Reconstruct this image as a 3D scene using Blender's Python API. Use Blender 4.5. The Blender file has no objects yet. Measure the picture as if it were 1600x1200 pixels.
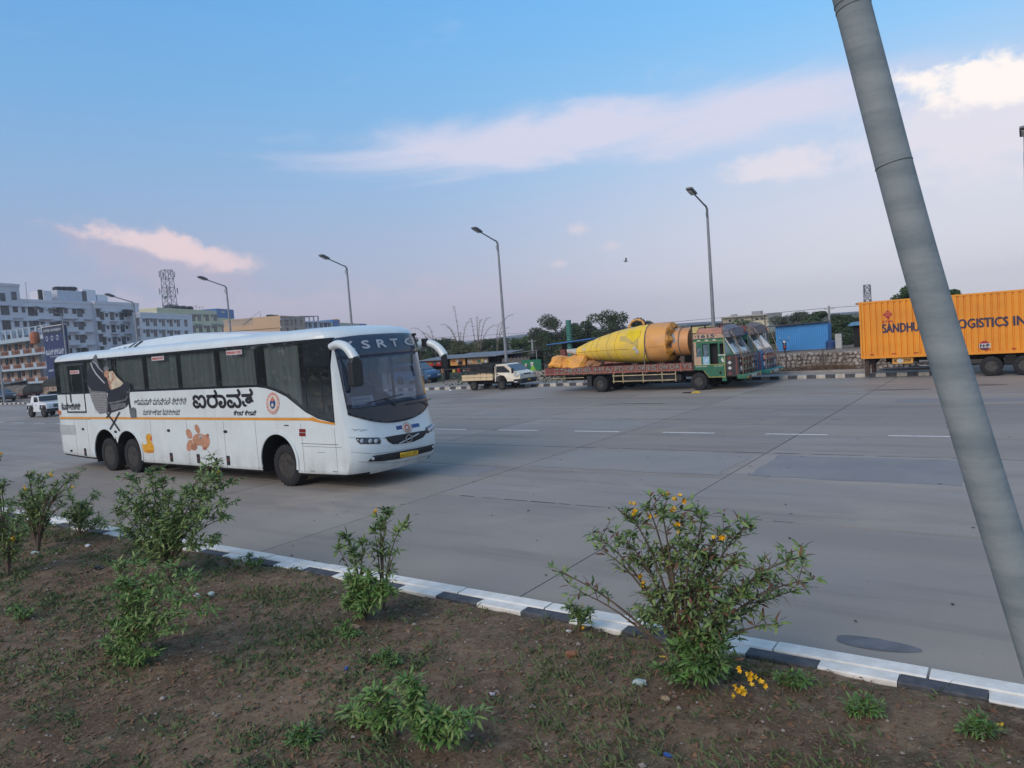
import bpy, bmesh, math, random
from mathutils import Vector, Matrix, noise
R = math.radians
random.seed(7)
S = bpy.context.scene
COL = S.collection

# ---------------------------------------------------------------- camera
CR = Vector((0.81687, 0.572175, -0.073062))
CU = Vector((0.024055, 0.092762, 0.995398))
CF = Vector((-0.57632, 0.814868, -0.062011))
CH, FPX = 3.1, 1150.0
cd = bpy.data.cameras.new('camera'); cam = bpy.data.objects.new('camera', cd); COL.objects.link(cam)
cam.matrix_world = Matrix(((CR.x, CU.x, -CF.x, 0), (CR.y, CU.y, -CF.y, 0), (CR.z, CU.z, -CF.z, CH), (0, 0, 0, 1)))
cd.sensor_fit = 'HORIZONTAL'; cd.sensor_width = 36; cd.lens = 36 * FPX / 1600
cd.clip_start = 0.05; cd.clip_end = 6000
S.camera = cam

def ray(px, py): return CR * ((px - 800) / FPX) + CU * ((600 - py) / FPX) + CF
def at(px, py, Y):
    d = ray(px, py); return Vector((0, 0, CH)) + d * (Y / d.y)
def gnd(px, py, z=0.0):
    d = ray(px, py); return Vector((0, 0, CH)) + d * ((z - CH) / d.z)

# ---------------------------------------------------------------- sky, sun, exposure
SUN_EL, SUN_AZ = 32.0, 188.0        # azimuth clockwise from +Y
wd = bpy.data.worlds.new('World'); S.world = wd; wd.use_nodes = True
NT = wd.node_tree; NT.nodes.clear()
class G:
    """tiny node maths helper"""
    def __init__(s, nt): s.nt = nt
    def n(s, t, **k):
        o = s.nt.nodes.new(t)
        for a, b in k.items(): setattr(o, a, b)
        return o
    def sock(s, node, i, v):
        if hasattr(v, 'links') or isinstance(v, bpy.types.NodeSocket): s.nt.links.new(v, node.inputs[i])
        elif v is not None: node.inputs[i].default_value = v
    def m(s, op, a, b=None, c=None, clamp=False):
        o = s.n('ShaderNodeMath', operation=op, use_clamp=clamp)
        s.sock(o, 0, a); s.sock(o, 1, b); s.sock(o, 2, c); return o.outputs[0]
    def mix(s, f, a, b, t='MIX'):
        o = s.n('ShaderNodeMix', data_type='RGBA', blend_type=t); o.clamp_factor = True
        s.sock(o, 0, f); s.sock(o, 6, a if not isinstance(a, tuple) else a + (1,) * (4 - len(a)))
        s.sock(o, 7, b if not isinstance(b, tuple) else b + (1,) * (4 - len(b))); return o.outputs[2]
    def rng(s, v, a, b, c=0.0, d=1.0, smooth=True):
        o = s.n('ShaderNodeMapRange'); o.clamp = True
        if smooth: o.interpolation_type = 'SMOOTHSTEP'
        s.sock(o, 0, v); s.sock(o, 1, a); s.sock(o, 2, b); s.sock(o, 3, c); s.sock(o, 4, d); return o.outputs[0]
    def noise(s, vec, scale, detail=4, rough=.55, dist=0.0):
        o = s.n('ShaderNodeTexNoise'); s.sock(o, 'Vector', vec); o.inputs['Scale'].default_value = scale
        o.inputs['Detail'].default_value = detail; o.inputs['Roughness'].default_value = rough
        o.inputs['Distortion'].default_value = dist; return o.outputs[0]
    def mapv(s, vec, scale=(1, 1, 1), loc=(0, 0, 0), rot=(0, 0, 0)):
        o = s.n('ShaderNodeMapping'); s.sock(o, 0, vec); o.inputs['Scale'].default_value = scale
        o.inputs['Location'].default_value = loc; o.inputs['Rotation'].default_value = rot; return o.outputs[0]
g = G(NT)
tc = g.n('ShaderNodeTexCoord'); sp = g.n('ShaderNodeSeparateXYZ'); NT.links.new(tc.outputs['Generated'], sp.inputs[0])
az = g.m('MULTIPLY', g.m('ARCTAN2', sp.outputs[0], sp.outputs[1]), 57.29578)
el = g.m('MULTIPLY', g.m('ARCSINE', sp.outputs[2]), 57.29578)
cv = g.n('ShaderNodeCombineXYZ'); NT.links.new(az, cv.inputs[0]); NT.links.new(el, cv.inputs[1])
AE = cv.outputs[0]
ramp = g.n('ShaderNodeValToRGB'); NT.links.new(g.rng(el, -2, 60, smooth=False), ramp.inputs[0])
cr = ramp.color_ramp
stops = [(0.0, (.47, .455, .55)), (.06, (.49, .48, .61)), (.14, (.43, .50, .68)), (.23, (.32, .52, .79)), (.33, (.215, .505, .86)), (.42, (.165, .47, .88)), (.62, (.21, .38, .66)), (1, (.20, .32, .52))]
while len(cr.elements) < len(stops): cr.elements.new(.5)
for e, (p, c) in zip(cr.elements, stops): e.position = p; e.color = c + (1,)
# brighter, whiter air towards the low sun's side (right), duller to the left
side = g.rng(az, -72, 5)
base = g.mix(side, g.mix(1.0, ramp.outputs[0], (.84, .83, .86), 'MULTIPLY'), g.mix(1.0, ramp.outputs[0], (1.16, 1.14, 1.10), 'MULTIPLY'))
lowr = g.m('MULTIPLY', g.rng(az, -45, 0), g.rng(el, 22, 4))
base = g.mix(g.m('MULTIPLY', lowr, .9), base, (.74, .72, .79))
sky = g.n('ShaderNodeTexSky'); sky.sky_type = 'NISHITA'; sky.sun_disc = False
sky.sun_elevation = R(SUN_EL); sky.sun_rotation = R(SUN_AZ)
nish = g.mix(1.0, sky.outputs[0], (.1, .1, .1), 'MULTIPLY')
base = g.mix(.12, base, nish)
def ell(ca, ce, ra, re, tilt=0.0, warp=None):
    """0 at the rim .. 1 at the middle of an ellipse in azimuth and elevation"""
    a = g.m('SUBTRACT', az, ca); e = g.m('SUBTRACT', el, ce)
    c, s_ = math.cos(R(tilt)), math.sin(R(tilt))
    u = g.m('ADD', g.m('MULTIPLY', a, c / ra), g.m('MULTIPLY', e, s_ / ra))
    v = g.m('ADD', g.m('MULTIPLY', a, -s_ / re), g.m('MULTIPLY', e, c / re))
    d = g.m('SQRT', g.m('ADD', g.m('MULTIPLY', u, u), g.m('MULTIPLY', v, v)))
    if warp is not None: d = g.m('ADD', d, warp)
    return g.m('SUBTRACT', 1.0, d)
nA = g.noise(g.mapv(AE, (.05, .22, 1), (3, 1, 0), (0, 0, R(4))), 1.0, 6, .62, 1.2)     # streaky
nB = g.noise(g.mapv(AE, (.28, .36, 1), (11, 5, 0)), 1.0, 7, .60, .3)                    # puffy
nC = g.noise(g.mapv(AE, (.9, 1.1, 1), (1, 9, 0)), 1.0, 5, .6, .2)
wA = g.m('MULTIPLY', g.m('SUBTRACT', nA, .5), 1.7); wB = g.m('MULTIPLY', g.m('SUBTRACT', nB, .5), 1.9)
wC = g.m('MULTIPLY', g.m('SUBTRACT', nC, .5), .8); wBC = g.m('ADD', wB, wC)
def lay(col, mask, c, amt): return g.mix(g.m('MULTIPLY', mask, amt), col, c)
cs = base
# thin high streaks everywhere
cs = lay(cs, g.m('MULTIPLY', g.rng(nA, .58, .80), g.rng(el, 8, 20)), (.62, .66, .80), .30)
# the long pale streak
mx = g.m('MAXIMUM', g.rng(ell(-30, 14.6, 23, 2.7, 1.0, wA), -.05, .75), g.rng(ell(-16, 15.0, 13, 2.6, 1, wA), -.05, .8))
cs = lay(cs, mx, (.70, .67, .79), .80)
# low mauve bank
bank = g.rng(g.m('SUBTRACT', g.m('ADD', g.m('MULTIPLY', g.m('SUBTRACT', nB, .5), 7.0), g.m('MULTIPLY', g.m('SUBTRACT', nC, .5), 1.6)), g.m('SUBTRACT', el, 4.9)), -.3, 1.5)
cs = lay(cs, g.m('MULTIPLY', bank, g.rng(az, -20, -38)), (.56, .49, .60), .42)
# cumulus at left: shaded body, sunlit top
cs = lay(cs, g.rng(ell(-60, 6.9, 7.0, 2.2, -18, wB), -.1, .55), (.50, .43, .54), .55)
cs = lay(cs, g.rng(ell(-59.9, 8.25, 5.6, 1.0, -14, wBC), -.12, .55), (.82, .65, .66), .85)
cs = lay(cs, g.rng(ell(-56.2, 7.2, 2.8, 1.1, -10, wBC), -.15, .6), (.78, .62, .65), .65)
# cumulus at right with its bright head, and the big soft body under it
cs = lay(cs, g.rng(ell(-1, 11.2, 11, 4.6, 0, wB), -.05, .6), (.76, .73, .80), .85)
cs = lay(cs, g.rng(ell(-1.3, 13.7, 6.2, 1.75, -9, wBC), -.05, .5), (1.0, .92, .87), .92)
cs = lay(cs, g.rng(ell(9.0, 13.0, 5.5, 2.2, 0, wBC), -.05, .5), (1.0, .92, .88), .9)
cs = lay(cs, g.rng(ell(-14.6, 11.0, 4.6, 1.5, 4, wBC), -.1, .7), (.82, .74, .79), .7)
for a_, e_, r_ in ((-29.3, 7.9, 1.2), (-26.9, 6.4, 1.3), (-30.9, 5.4, .9)):
    cs = lay(cs, g.rng(ell(a_, e_, r_ * 1.2, r_ * .5, 0, wBC), .0, .9), (.80, .68, .71), .45)
# scattered cumulus elsewhere around the horizon (outside the frame too)
oth = g.m('MULTIPLY', g.rng(g.m('ABSOLUTE', g.m('SUBTRACT', az, -34)), 50, 62), g.m('MULTIPLY', g.rng(el, 22, 12), g.rng(nB, .52, .66)))
cs = lay(cs, oth, (.74, .66, .70), .6)
bg = g.n('ShaderNodeBackground'); NT.links.new(cs, bg.inputs[0]); bg.inputs[1].default_value = 1.0
wo = g.n('ShaderNodeOutputWorld'); NT.links.new(bg.outputs[0], wo.inputs[0])

sd = bpy.data.lights.new('sun', 'SUN'); sd.energy = 2.0; sd.angle = R(40); sd.color = (1.0, .87, .75)
so = bpy.data.objects.new('sun', sd); COL.objects.link(so)
sv = Vector((math.sin(R(SUN_AZ)) * math.cos(R(SUN_EL)), math.cos(R(SUN_AZ)) * math.cos(R(SUN_EL)), math.sin(R(SUN_EL))))
so.rotation_euler = sv.to_track_quat('Z', 'Y').to_euler(); so.location = (0, -20, 30)
vs = S.view_settings; vs.view_transform = 'Standard'; vs.look = 'None'; vs.exposure = 0.14; vs.gamma = 1.0; vs.use_curve_mapping = False
S.cycles.max_bounces = 8; S.cycles.transparent_max_bounces = 12

# ---------------------------------------------------------------- materials
MATS = {}
def mat(name, col, rough=.7, metal=0.0, var=.15, scale=3.0, bump=0.0, bscale=40.0, spec=.4, col2=None, coat=0.0, orand=0.0, stretch=(1, 1, 1), world=False, detail=5):
    if name in MATS: return MATS[name]
    m = bpy.data.materials.new(name); m.use_nodes = True; nt = m.node_tree; q = G(nt)
    b = nt.nodes['Principled BSDF']; b.inputs['Roughness'].default_value = rough; b.inputs['Metallic'].default_value = metal
    b.inputs['Specular IOR Level'].default_value = spec; b.inputs['Coat Weight'].default_value = coat
    if world: vec = q.n('ShaderNodeNewGeometry').outputs['Position']
    else: vec = q.n('ShaderNodeTexCoord').outputs['Object']
    v2 = q.mapv(vec, stretch)
    c2 = col2 or tuple(c * (1 - var * 2) for c in col)
    f = q.rng(q.noise(v2, scale, detail, .6), .3, .72)
    c = q.mix(f, tuple(col), tuple(c2))
    if orand:
        oi = q.n('ShaderNodeObjectInfo')
        k = q.rng(oi.outputs['Random'], 0, 1, 1 - orand, 1 + orand, smooth=False)
        hs = q.n('ShaderNodeHueSaturation'); nt.links.new(c, hs.inputs['Color']); nt.links.new(k, hs.inputs['Value']); c = hs.outputs[0]
    nt.links.new(c, b.inputs['Base Color'])
    if bump:
        bp = q.n('ShaderNodeBump'); bp.inputs['Strength'].default_value = bump; bp.inputs['Distance'].default_value = .02
        nt.links.new(q.noise(vec, bscale, 4, .6), bp.inputs['Height']); nt.links.new(bp.outputs[0], b.inputs['Normal'])
    MATS[name] = m; return m
def glass(name, tint, refl=1.0, rough=.02, opacity=.5):
    if name in MATS: return MATS[name]
    m = bpy.data.materials.new(name); m.use_nodes = True; nt = m.node_tree; q = G(nt); nt.nodes.clear()
    t = q.n('ShaderNodeBsdfTransparent'); t.inputs[0].default_value = tint + (1,)
    d = q.n('ShaderNodeBsdfPrincipled'); d.inputs['Base Color'].default_value = tuple(c * .12 for c in tint) + (1,); d.inputs['Roughness'].default_value = .1
    mx1 = q.n('ShaderNodeMixShader'); mx1.inputs[0].default_value = opacity; nt.links.new(t.outputs[0], mx1.inputs[1]); nt.links.new(d.outputs[0], mx1.inputs[2])
    gl = q.n('ShaderNodeBsdfGlossy'); gl.inputs['Roughness'].default_value = rough; gl.inputs[0].default_value = (.9, .95, 1, 1)
    ge = q.n('ShaderNodeNewGeometry'); dt = q.n('ShaderNodeVectorMath', operation='DOT_PRODUCT')
    nt.links.new(ge.outputs['Incoming'], dt.inputs[0]); nt.links.new(ge.outputs['Normal'], dt.inputs[1])
    c_ = q.m('SUBTRACT', 1.0, q.m('ABSOLUTE', dt.outputs['Value'])); f = q.m('MULTIPLY', q.m('ADD', .045, q.m('MULTIPLY', .955, q.m('POWER', c_, 5.0))), refl, clamp=True)
    mx = q.n('ShaderNodeMixShader'); nt.links.new(f, mx.inputs[0]); nt.links.new(mx1.outputs[0], mx.inputs[1]); nt.links.new(gl.outputs[0], mx.inputs[2])
    o = q.n('ShaderNodeOutputMaterial'); nt.links.new(mx.outputs[0], o.inputs[0]); MATS[name] = m; return m

# ---------------------------------------------------------------- mesh helpers
class MB:
    def __init__(s): s.v = []; s.f = []; s.mi = []; s.cur = 0
    def add(s, vs_, fs_):
        o = len(s.v); s.v += [tuple(p) for p in vs_]
        for f in fs_: s.f.append([o + i for i in f]); s.mi.append(s.cur)
        return s
    def bx(s, x0, x1, y0, y1, z0, z1, M=None):
        p = [Vector((x, y, z)) for z in (z0, z1) for y in (y0, y1) for x in (x0, x1)]
        if M is not None: p = [M @ q for q in p]
        return s.add(p, [(0, 2, 3, 1), (4, 5, 7, 6), (0, 1, 5, 4), (2, 6, 7, 3), (0, 4, 6, 2), (1, 3, 7, 5)])
    def tube(s, pts, rad, n=8, cap=True):
        pts = [Vector(p) for p in pts]
        if not hasattr(rad, '__len__'): rad = [rad] * len(pts)
        vs_ = []; up0 = None
        for i, p in enumerate(pts):
            d = (pts[min(i + 1, len(pts) - 1)] - pts[max(i - 1, 0)])
            if d.length < 1e-9: d = Vector((0, 0, 1))
            d.normalize()
            if up0 is None:
                up0 = Vector((0, 0, 1)) if abs(d.z) < .9 else Vector((1, 0, 0))
            a = d.cross(up0)
            if a.length < 1e-5: a = d.cross(Vector((0, 1, 0)))
            a.normalize(); b = a.cross(d).normalized(); up0 = b
            for k in range(n):
                t = 2 * math.pi * k / n; vs_.append(p + (a * math.cos(t) + b * math.sin(t)) * rad[i])
        fs = [(i * n + k, i * n + (k + 1) % n, (i + 1) * n + (k + 1) % n, (i + 1) * n + k) for i in range(len(pts) - 1) for k in range(n)]
        if cap: fs += [tuple(range(n - 1, -1, -1)), tuple((len(pts) - 1) * n + k for k in range(n))]
        return s.add(vs_, fs)
    def prism(s, poly, ax, a, b, sc=None):
        """poly of 2D points, swept along ax from a to b; sc(p) scales the swept half width"""
        def mk(p, t):
            if sc: t = t * sc(p)
            return {'y': (p[0], t, p[1]), 'x': (t, p[0], p[1]), 'z': (p[0], p[1], t)}[ax]
        n = len(poly)
        vs_ = [mk(p, a) for p in poly] + [mk(p, b) for p in poly]
        return s.add(vs_, [tuple(range(n)), tuple(range(2 * n - 1, n - 1, -1))] + [(i, n + i, n + (i + 1) % n, (i + 1) % n) for i in range(n)])
    def lathe(s, prof, c, ax='y', n=24, closed=False):
        c = Vector(c); vs_ = []
        for r, h in prof:
            for k in range(n):
                t = 2 * math.pi * k / n; ca, sa = r * math.cos(t), r * math.sin(t)
                vs_.append(c + Vector({'y': (ca, h, sa), 'z': (ca, sa, h), 'x': (h, ca, sa)}[ax]))
        m = len(prof); fs = [(i * n + k, i * n + (k + 1) % n, (i + 1) * n + (k + 1) % n, (i + 1) * n + k) for i in range(m - 1) for k in range(n)]
        if closed: fs += [((m - 1) * n + k, (m - 1) * n + (k + 1) % n, (k + 1) % n, k) for k in range(n)]
        else:
            if prof[0][0] > 1e-6: fs.append(tuple(range(n)))
            if prof[-1][0] > 1e-6: fs.append(tuple((m - 1) * n + k for k in range(n)))
        return s.add(vs_, fs)
    def mesh(s, name, mats):
        me = bpy.data.meshes.new(name); me.from_pydata(s.v, [], s.f); me.update()
        for m in (mats if isinstance(mats, (list, tuple)) else [mats]): me.materials.append(m)
        if any(s.mi):
            for p, i in zip(me.polygons, s.mi): p.material_index = i
        bm = bmesh.new(); bm.from_mesh(me); bmesh.ops.recalc_face_normals(bm, faces=bm.faces); bm.to_mesh(me); bm.free()
        return me
    def build(s, name, mats, parent=None, smooth=False, bevel=0, label=None, cat=None, group=None, kind=None, weld=False):
        me = s.mesh(name, mats)
        if weld:
            bm = bmesh.new(); bm.from_mesh(me); bmesh.ops.remove_doubles(bm, verts=bm.verts, dist=1e-4); bmesh.ops.recalc_face_normals(bm, faces=bm.faces); bm.to_mesh(me); bm.free()
        return link(name, me, parent, smooth, bevel, label, cat, group, kind)
def link(name, me, parent=None, smooth=False, bevel=0, label=None, cat=None, group=None, kind=None):
    o = bpy.data.objects.new(name, me); COL.objects.link(o)
    if parent is not None: o.parent = parent
    if smooth:
        me.shade_smooth()
        try: me.set_sharp_from_angle(angle=R(38))
        except Exception: pass
    if bevel:
        md = o.modifiers.new('bevel', 'BEVEL'); md.width = bevel; md.segments = 2; md.limit_method = 'ANGLE'; md.angle_limit = R(40)
    tag(o, label, cat, group, kind); return o
def tag(o, label=None, cat=None, group=None, kind=None):
    if label: o['label'] = label
    if cat: o['category'] = cat
    if group: o['group'] = group
    if kind: o['kind'] = kind
    return o
def empty(name, loc, label, cat, group=None, rz=0.0, kind=None):
    o = bpy.data.objects.new(name, None); COL.objects.link(o); o.location = loc; o.rotation_euler = (0, 0, rz)
    o.empty_display_size = .2
    return tag(o, label, cat, group, kind)
KIDS = {}
def copy_tree(o, parent=None):
    c = o.copy(); COL.objects.link(c)
    if parent is not None: c.parent = parent
    for ch in list(o.children): copy_tree(ch, c)
    return c
def textmesh(txt, x0, z0, x1, z1, fn, name, m, parent=None, bold=0.0, smooth=False, weight=1, shear=0.0):
    """lettering filling the box x0..x1, z0..z1, each vertex placed by fn(u, v, layer)"""
    cu = bpy.data.curves.new('txt', 'FONT'); cu.body = txt; cu.resolution_u = 3; cu.shear = shear
    to = bpy.data.objects.new('txt', cu); COL.objects.link(to)
    dg = bpy.context.evaluated_depsgraph_get(); dg.update()
    me0 = bpy.data.meshes.new_from_object(to.evaluated_get(dg)); bpy.data.objects.remove(to)
    vs_ = [v.co.copy() for v in me0.vertices]; fs = [tuple(p.vertices) for p in me0.polygons]
    if not vs_: return None
    ax, bx_ = min(v.x for v in vs_), max(v.x for v in vs_); ay, by_ = min(v.y for v in vs_), max(v.y for v in vs_)
    mb = MB(); k = 0
    offs = [(0, 0)] if not bold else [(0, 0), (bold, 0), (-bold, 0), (0, bold * .8), (0, -bold * .8)]
    for dx, dz in offs:
        mb.add([fn(x0 + (v.x - ax) / (bx_ - ax) * (x1 - x0) + dx, z0 + (v.y - ay) / (by_ - ay) * (z1 - z0) + dz, k) for v in vs_], fs); k += 1
    me = bpy.data.meshes.new(name); me.from_pydata(mb.v, [], mb.f); me.update(); me.materials.append(m)
    return link(name, me, parent)
def lerp(a, b, t): return a + (b - a) * t
def wheel(r, w, parent, loc, tyre_m, rim_m, out=-1, rim_r=.56, n=26, detail=True, name='wheel'):
    """wheel standing with its axle along y; out is the side (sign of y) that shows its rim"""
    e = MB(); rr = r * rim_r
    e.lathe([(rr, -w * .46), (rr * 1.08, -w * .5), (r * .86, -w * .5), (r * .965, -w * .40), (r, -w * .22), (r, w * .22), (r * .965, w * .40), (r * .86, w * .5), (rr * 1.08, w * .5), (rr, w * .46)], (0, 0, 0), 'y', n, closed=True)
    for k in range(n):       # tread blocks on the shoulders
        t = 2 * math.pi * k / n
        Mx = Matrix.Rotation(-t, 4, 'Y')
        for s_ in (-1, 1): e.bx(r * .955, r * 1.006, min(s_ * w * .14, s_ * w * .40), max(s_ * w * .14, s_ * w * .40), -r * .05, r * .05, Mx)
    t_ = e.build(name, tyre_m, parent, smooth=True); t_.location = loc
    q = MB()
    prof = [(rr * 1.01, out * w * .44), (rr * .93, out * w * .40), (rr * .86, out * w * .22), (rr * .62, out * w * .16), (rr * .50, out * w * .30), (rr * .30, out * w * .32), (rr * .27, out * w * .44), (0.0, out * w * .47)]
    q.lathe(prof, (0, 0, 0), 'y', 20)
    if detail:
        for k in range(8):
            t = 2 * math.pi * k / 8; c = Vector((math.cos(t) * rr * .42, out * w * .34, math.sin(t) * rr * .42))
            q.tube([c, c + Vector((0, out * .03, 0))], rr * .055, 6)
    q.build('rim', rim_m, t_, smooth=True); return t_

M_tyre = mat('tyre_rubber', (.022, .022, .024), .85, var=.2, bump=.3, bscale=60)
M_rim = mat('dusty_steel_rim', (.085, .078, .072), .6, .4, var=.3, scale=8)
M_black = mat('black_plastic', (.02, .022, .026), .45, var=.1)
M_under = mat('grimy_underside', (.018, .017, .017), .9, var=.3)
M_steel = mat('galvanised_steel', (.30, .32, .34), .5, .5, var=.15, scale=6)
M_chrome = mat('scratched_bright_metal', (.55, .56, .57), .3, .9, var=.1)
M_lampglass = mat('headlight_glass', (.55, .58, .62), .12, 0.0, var=.05, coat=1.0)
HAZE_D = .0005
M_glass_dark = glass('dark_car_glass', (.16, .18, .20), 1.2, .03, .75)

# ================================================================ GROUND, ROAD, KERBS
def sheet(name, x0, x1, y0, y1, nx, ny, fz, m, parent=None, **k):
    mb = MB(); vs_ = [(lerp(x0, x1, i / nx), lerp(y0, y1, j / ny)) for j in range(ny + 1) for i in range(nx + 1)]
    mb.add([(x, y, fz(x, y)) for x, y in vs_], [(j * (nx + 1) + i, j * (nx + 1) + i + 1, (j + 1) * (nx + 1) + i + 1, (j + 1) * (nx + 1) + i) for j in range(ny) for i in range(nx)])
    return mb.build(name, m, parent, smooth=True, **k)
M_earth = mat('dry_earth', (.26, .21, .165), .95, var=.22, scale=.6, bump=.4, bscale=6, world=True)
sheet('ground', -1600, 800, -600, 1120, 10, 10, lambda x, y: -.09, M_earth, kind='structure')

# concrete pavement: dark base and slabs with open joints
def road_mat():
    m = bpy.data.materials.new('worn_concrete_road'); m.use_nodes = True; nt = m.node_tree; q = G(nt)
    b = nt.nodes['Principled BSDF']; b.inputs['Roughness'].default_value = .72; b.inputs['Specular IOR Level'].default_value = .35
    pos = q.n('ShaderNodeNewGeometry').outputs['Position']
    oi = q.n('ShaderNodeObjectInfo')
    c = q.mix(q.rng(q.noise(q.mapv(pos, (.05, .22, 1)), 1.0, 6, .6, .6), .35, .66), (0.248, 0.223, 0.202), (0.313, 0.277, 0.240))
    c = q.mix(q.m('MULTIPLY', q.rng(q.noise(q.mapv(pos, (.12, 1.3, 1), (4, 2, 0)), 1.0, 5, .65), .50, .66), .6), c, (0.177, 0.160, 0.146))     # tyre darkened streaks
    c = q.mix(q.m('MULTIPLY', q.rng(q.noise(q.mapv(pos, (.22, .35, 1), (9, 9, 0)), 1.0, 6, .6, .8), .56, .68), .5), c, (0.373, 0.320, 0.259))     # paler dusty patches
    c = q.mix(q.m('MULTIPLY', q.rng(q.noise(pos, 1.4, 7, .7), .45, .75), .22), c, (0.188, 0.169, 0.151))
    c = q.mix(q.m('MULTIPLY', q.rng(q.noise(pos, 9, 3, .6), .64, .72), .45), c, (0.150, 0.134, 0.120))
    c = q.mix(q.m('MULTIPLY', q.rng(q.noise(pos, 90, 2, .5), .3, .7), .25), c, (0.355, 0.315, 0.275))
    sepp = q.n('ShaderNodeSeparateXYZ'); nt.links.new(pos, sepp.inputs[0])
    edge = q.rng(q.m('ADD', sepp.outputs[1], q.m('MULTIPLY', q.noise(q.mapv(pos, (.5, 1, 1)), 1.0, 5, .6), 2.2)), 10.3, 7.6)
    c = q.mix(q.m('MULTIPLY', edge, .45), c, (0.346, 0.289, 0.228))             # dust lying along the median
    hs = q.n('ShaderNodeHueSaturation'); nt.links.new(c, hs.inputs['Color']); nt.links.new(q.rng(oi.outputs['Random'], 0, 1, .87, 1.10, smooth=False), hs.inputs['Value'])
    nt.links.new(hs.outputs[0], b.inputs['Base Color'])
    bp = q.n('ShaderNodeBump'); bp.inputs['Strength'].default_value = .25; bp.inputs['Distance'].default_value = .01
    nt.links.new(q.noise(pos, 45, 5, .7), bp.inputs['Height']); nt.links.new(bp.outputs[0], b.inputs['Normal'])
    nt.links.new(q.rng(q.noise(q.mapv(pos, (.15, .6, 1)), 1.0, 4), .3, .7, .62, .85), b.inputs['Roughness'])
    return m
M_road = road_mat()
M_joint = mat('dark_joint_filler', (.085, .083, .085), .9)
road = MB().bx(-420, 90, 6.71, 38.62, -.10, -.014).build('road', M_joint, kind='structure')
YJ = [6.70, 11.35, 14.3, 17.25, 20.22, 23.12, 26.95, 30.8, 34.7, 38.6]
XJ = [-5.08 + 5.04 * k for k in range(-13, 4)]
protos = {}
for j in range(len(YJ) - 1):
    w = YJ[j + 1] - YJ[j]
    gx = .022 if j < 3 else .028
    me = MB().bx(gx / 2, 5.04 - gx / 2, .013 + .004 * j, w - .013 - .004 * j, -.05, 0).mesh('slab', M_road)
    for x in XJ[:-1]:
        o = link('slab', me, road); o.location = (x, YJ[j], random.uniform(-.001, .001))
    for x0, x1 in ((-420, -240), (-240, -150), (-150, -105), (-105, XJ[0])):
        o = MB().bx(x0 + .02, x1 - .02, YJ[j] + .012, YJ[j + 1] - .012, -.05, 0).build('slab', M_road, road)
    MB().bx(XJ[-1] + .02, 90, YJ[j] + .012, YJ[j + 1] - .012, -.05, 0).build('slab', M_road, road)
# opposite carriageway on which the camera's own coach stands
sheet('carriageway', -420, 90, -12, 1.3, 4, 2, lambda x, y: .0, M_road, kind='structure')

M_line = mat('worn_white_road_paint', (.80, .79, .76), .6, var=.12, scale=8, world=True, col2=(.58, .57, .55))
M_faint = mat('rubbed_road_paint', (.52, .51, .49), .7, var=.12, scale=5, world=True, col2=(.33, .32, .31))
def mark(name, x0, x1, y0, y1, m, z=.006):
    return MB().add([(x0, y0, z), (x1, y0, z), (x1, y1, z), (x0, y1, z)], [(0, 1, 2, 3)]).build(name, m, road)
for k in range(-24, 9): mark('lane_dash', -17.93 + 3.0 * k, -17.93 + 3.0 * k + 1.58, 20.06, 20.185, M_line)
for k in range(-20, 7): mark('lane_dash', -21.1 + 3.05 * k, -21.1 + 3.05 * k + 1.5, 31.0, 31.13, M_faint)
for x0, x1, y in ((-24.2, -22.9, 27.6), (-18.6, -17.2, 27.7), (-14.9, -13.5, 27.62), (-20.6, -19.0, 29.2), (-12.6, -11.2, 24.7), (-9.0, -7.2, 25.4)): mark('faded_dash', x0, x1, y, y + .09, M_faint)

# tar and oil marks, repaired strips
M_patch = mat('tar_patch', (.165, .162, .168), .6, var=.2, scale=4, world=True)
M_cpatch = mat('pale_concrete_repair', (.235, .222, .208), .8, var=.12, scale=2.5, world=True)
def blot(name, cx, cy, rx, ry, m, z=.005, n=36, parent=road):
    pts = []
    for k in range(n):
        t = 2 * math.pi * k / n; r = .95 + .10 * math.sin(2 * t + cx) + .06 * math.sin(3 * t + cy); pts.append((cx + rx * r * math.cos(t), cy + ry * r * math.sin(t), z))
    return MB().add(pts, [tuple(range(n))]).build(name, m, parent)
blot('oil_stain', -1.25, 7.33, .42, .13, M_patch)
blot('oil_stain', -4.3, 32.0, 1.1, .25, M_patch, .007); blot('oil_stain', -1.6, 33.3, 1.0, .3, M_patch, .007)
blot('oil_stain', -13.6, 27.9, 1.6, .16, M_patch, .007); blot('oil_stain', -30, 26.0, 2.4, .3, M_patch, .007)
def slabpatch(x0, x1, y0, y1, m, z=.004):
    pts = []
    for (a, b), (c, d) in zip([(x0, y0), (x1, y0), (x1, y1), (x0, y1)], [(x1, y0), (x1, y1), (x0, y1), (x0, y0)]):
        for k in range(8): pts.append((lerp(a, c, k / 8) + random.uniform(-.05, .05), lerp(b, d, k / 8) + random.uniform(-.05, .05), z))
    MB().add(pts, [tuple(range(len(pts)))]).build('repair_patch', m, road)
M_cp2 = mat('pale_concrete_skim', (.30, .275, .25), .8, var=.12, scale=.9, world=True, col2=(.255, .243, .235))
M_dp2 = mat('dark_concrete_skim', (.215, .208, .21), .8, var=.12, scale=.9, world=True, col2=(.262, .25, .245))
slabpatch(-9.9, -5.3, 14.5, 16.9, M_cp2); slabpatch(-4.7, -1.0, 14.6, 17.0, M_dp2); slabpatch(-14.7, -10.5, 13.0, 14.1, M_dp2)
slabpatch(-3.8, .8, 27.5, 28.6, M_dp2); slabpatch(-12.5, -10.4, 20.6, 22.6, M_cp2); slabpatch(-19.5, -16, 24, 25.2, M_cp2)
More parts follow.
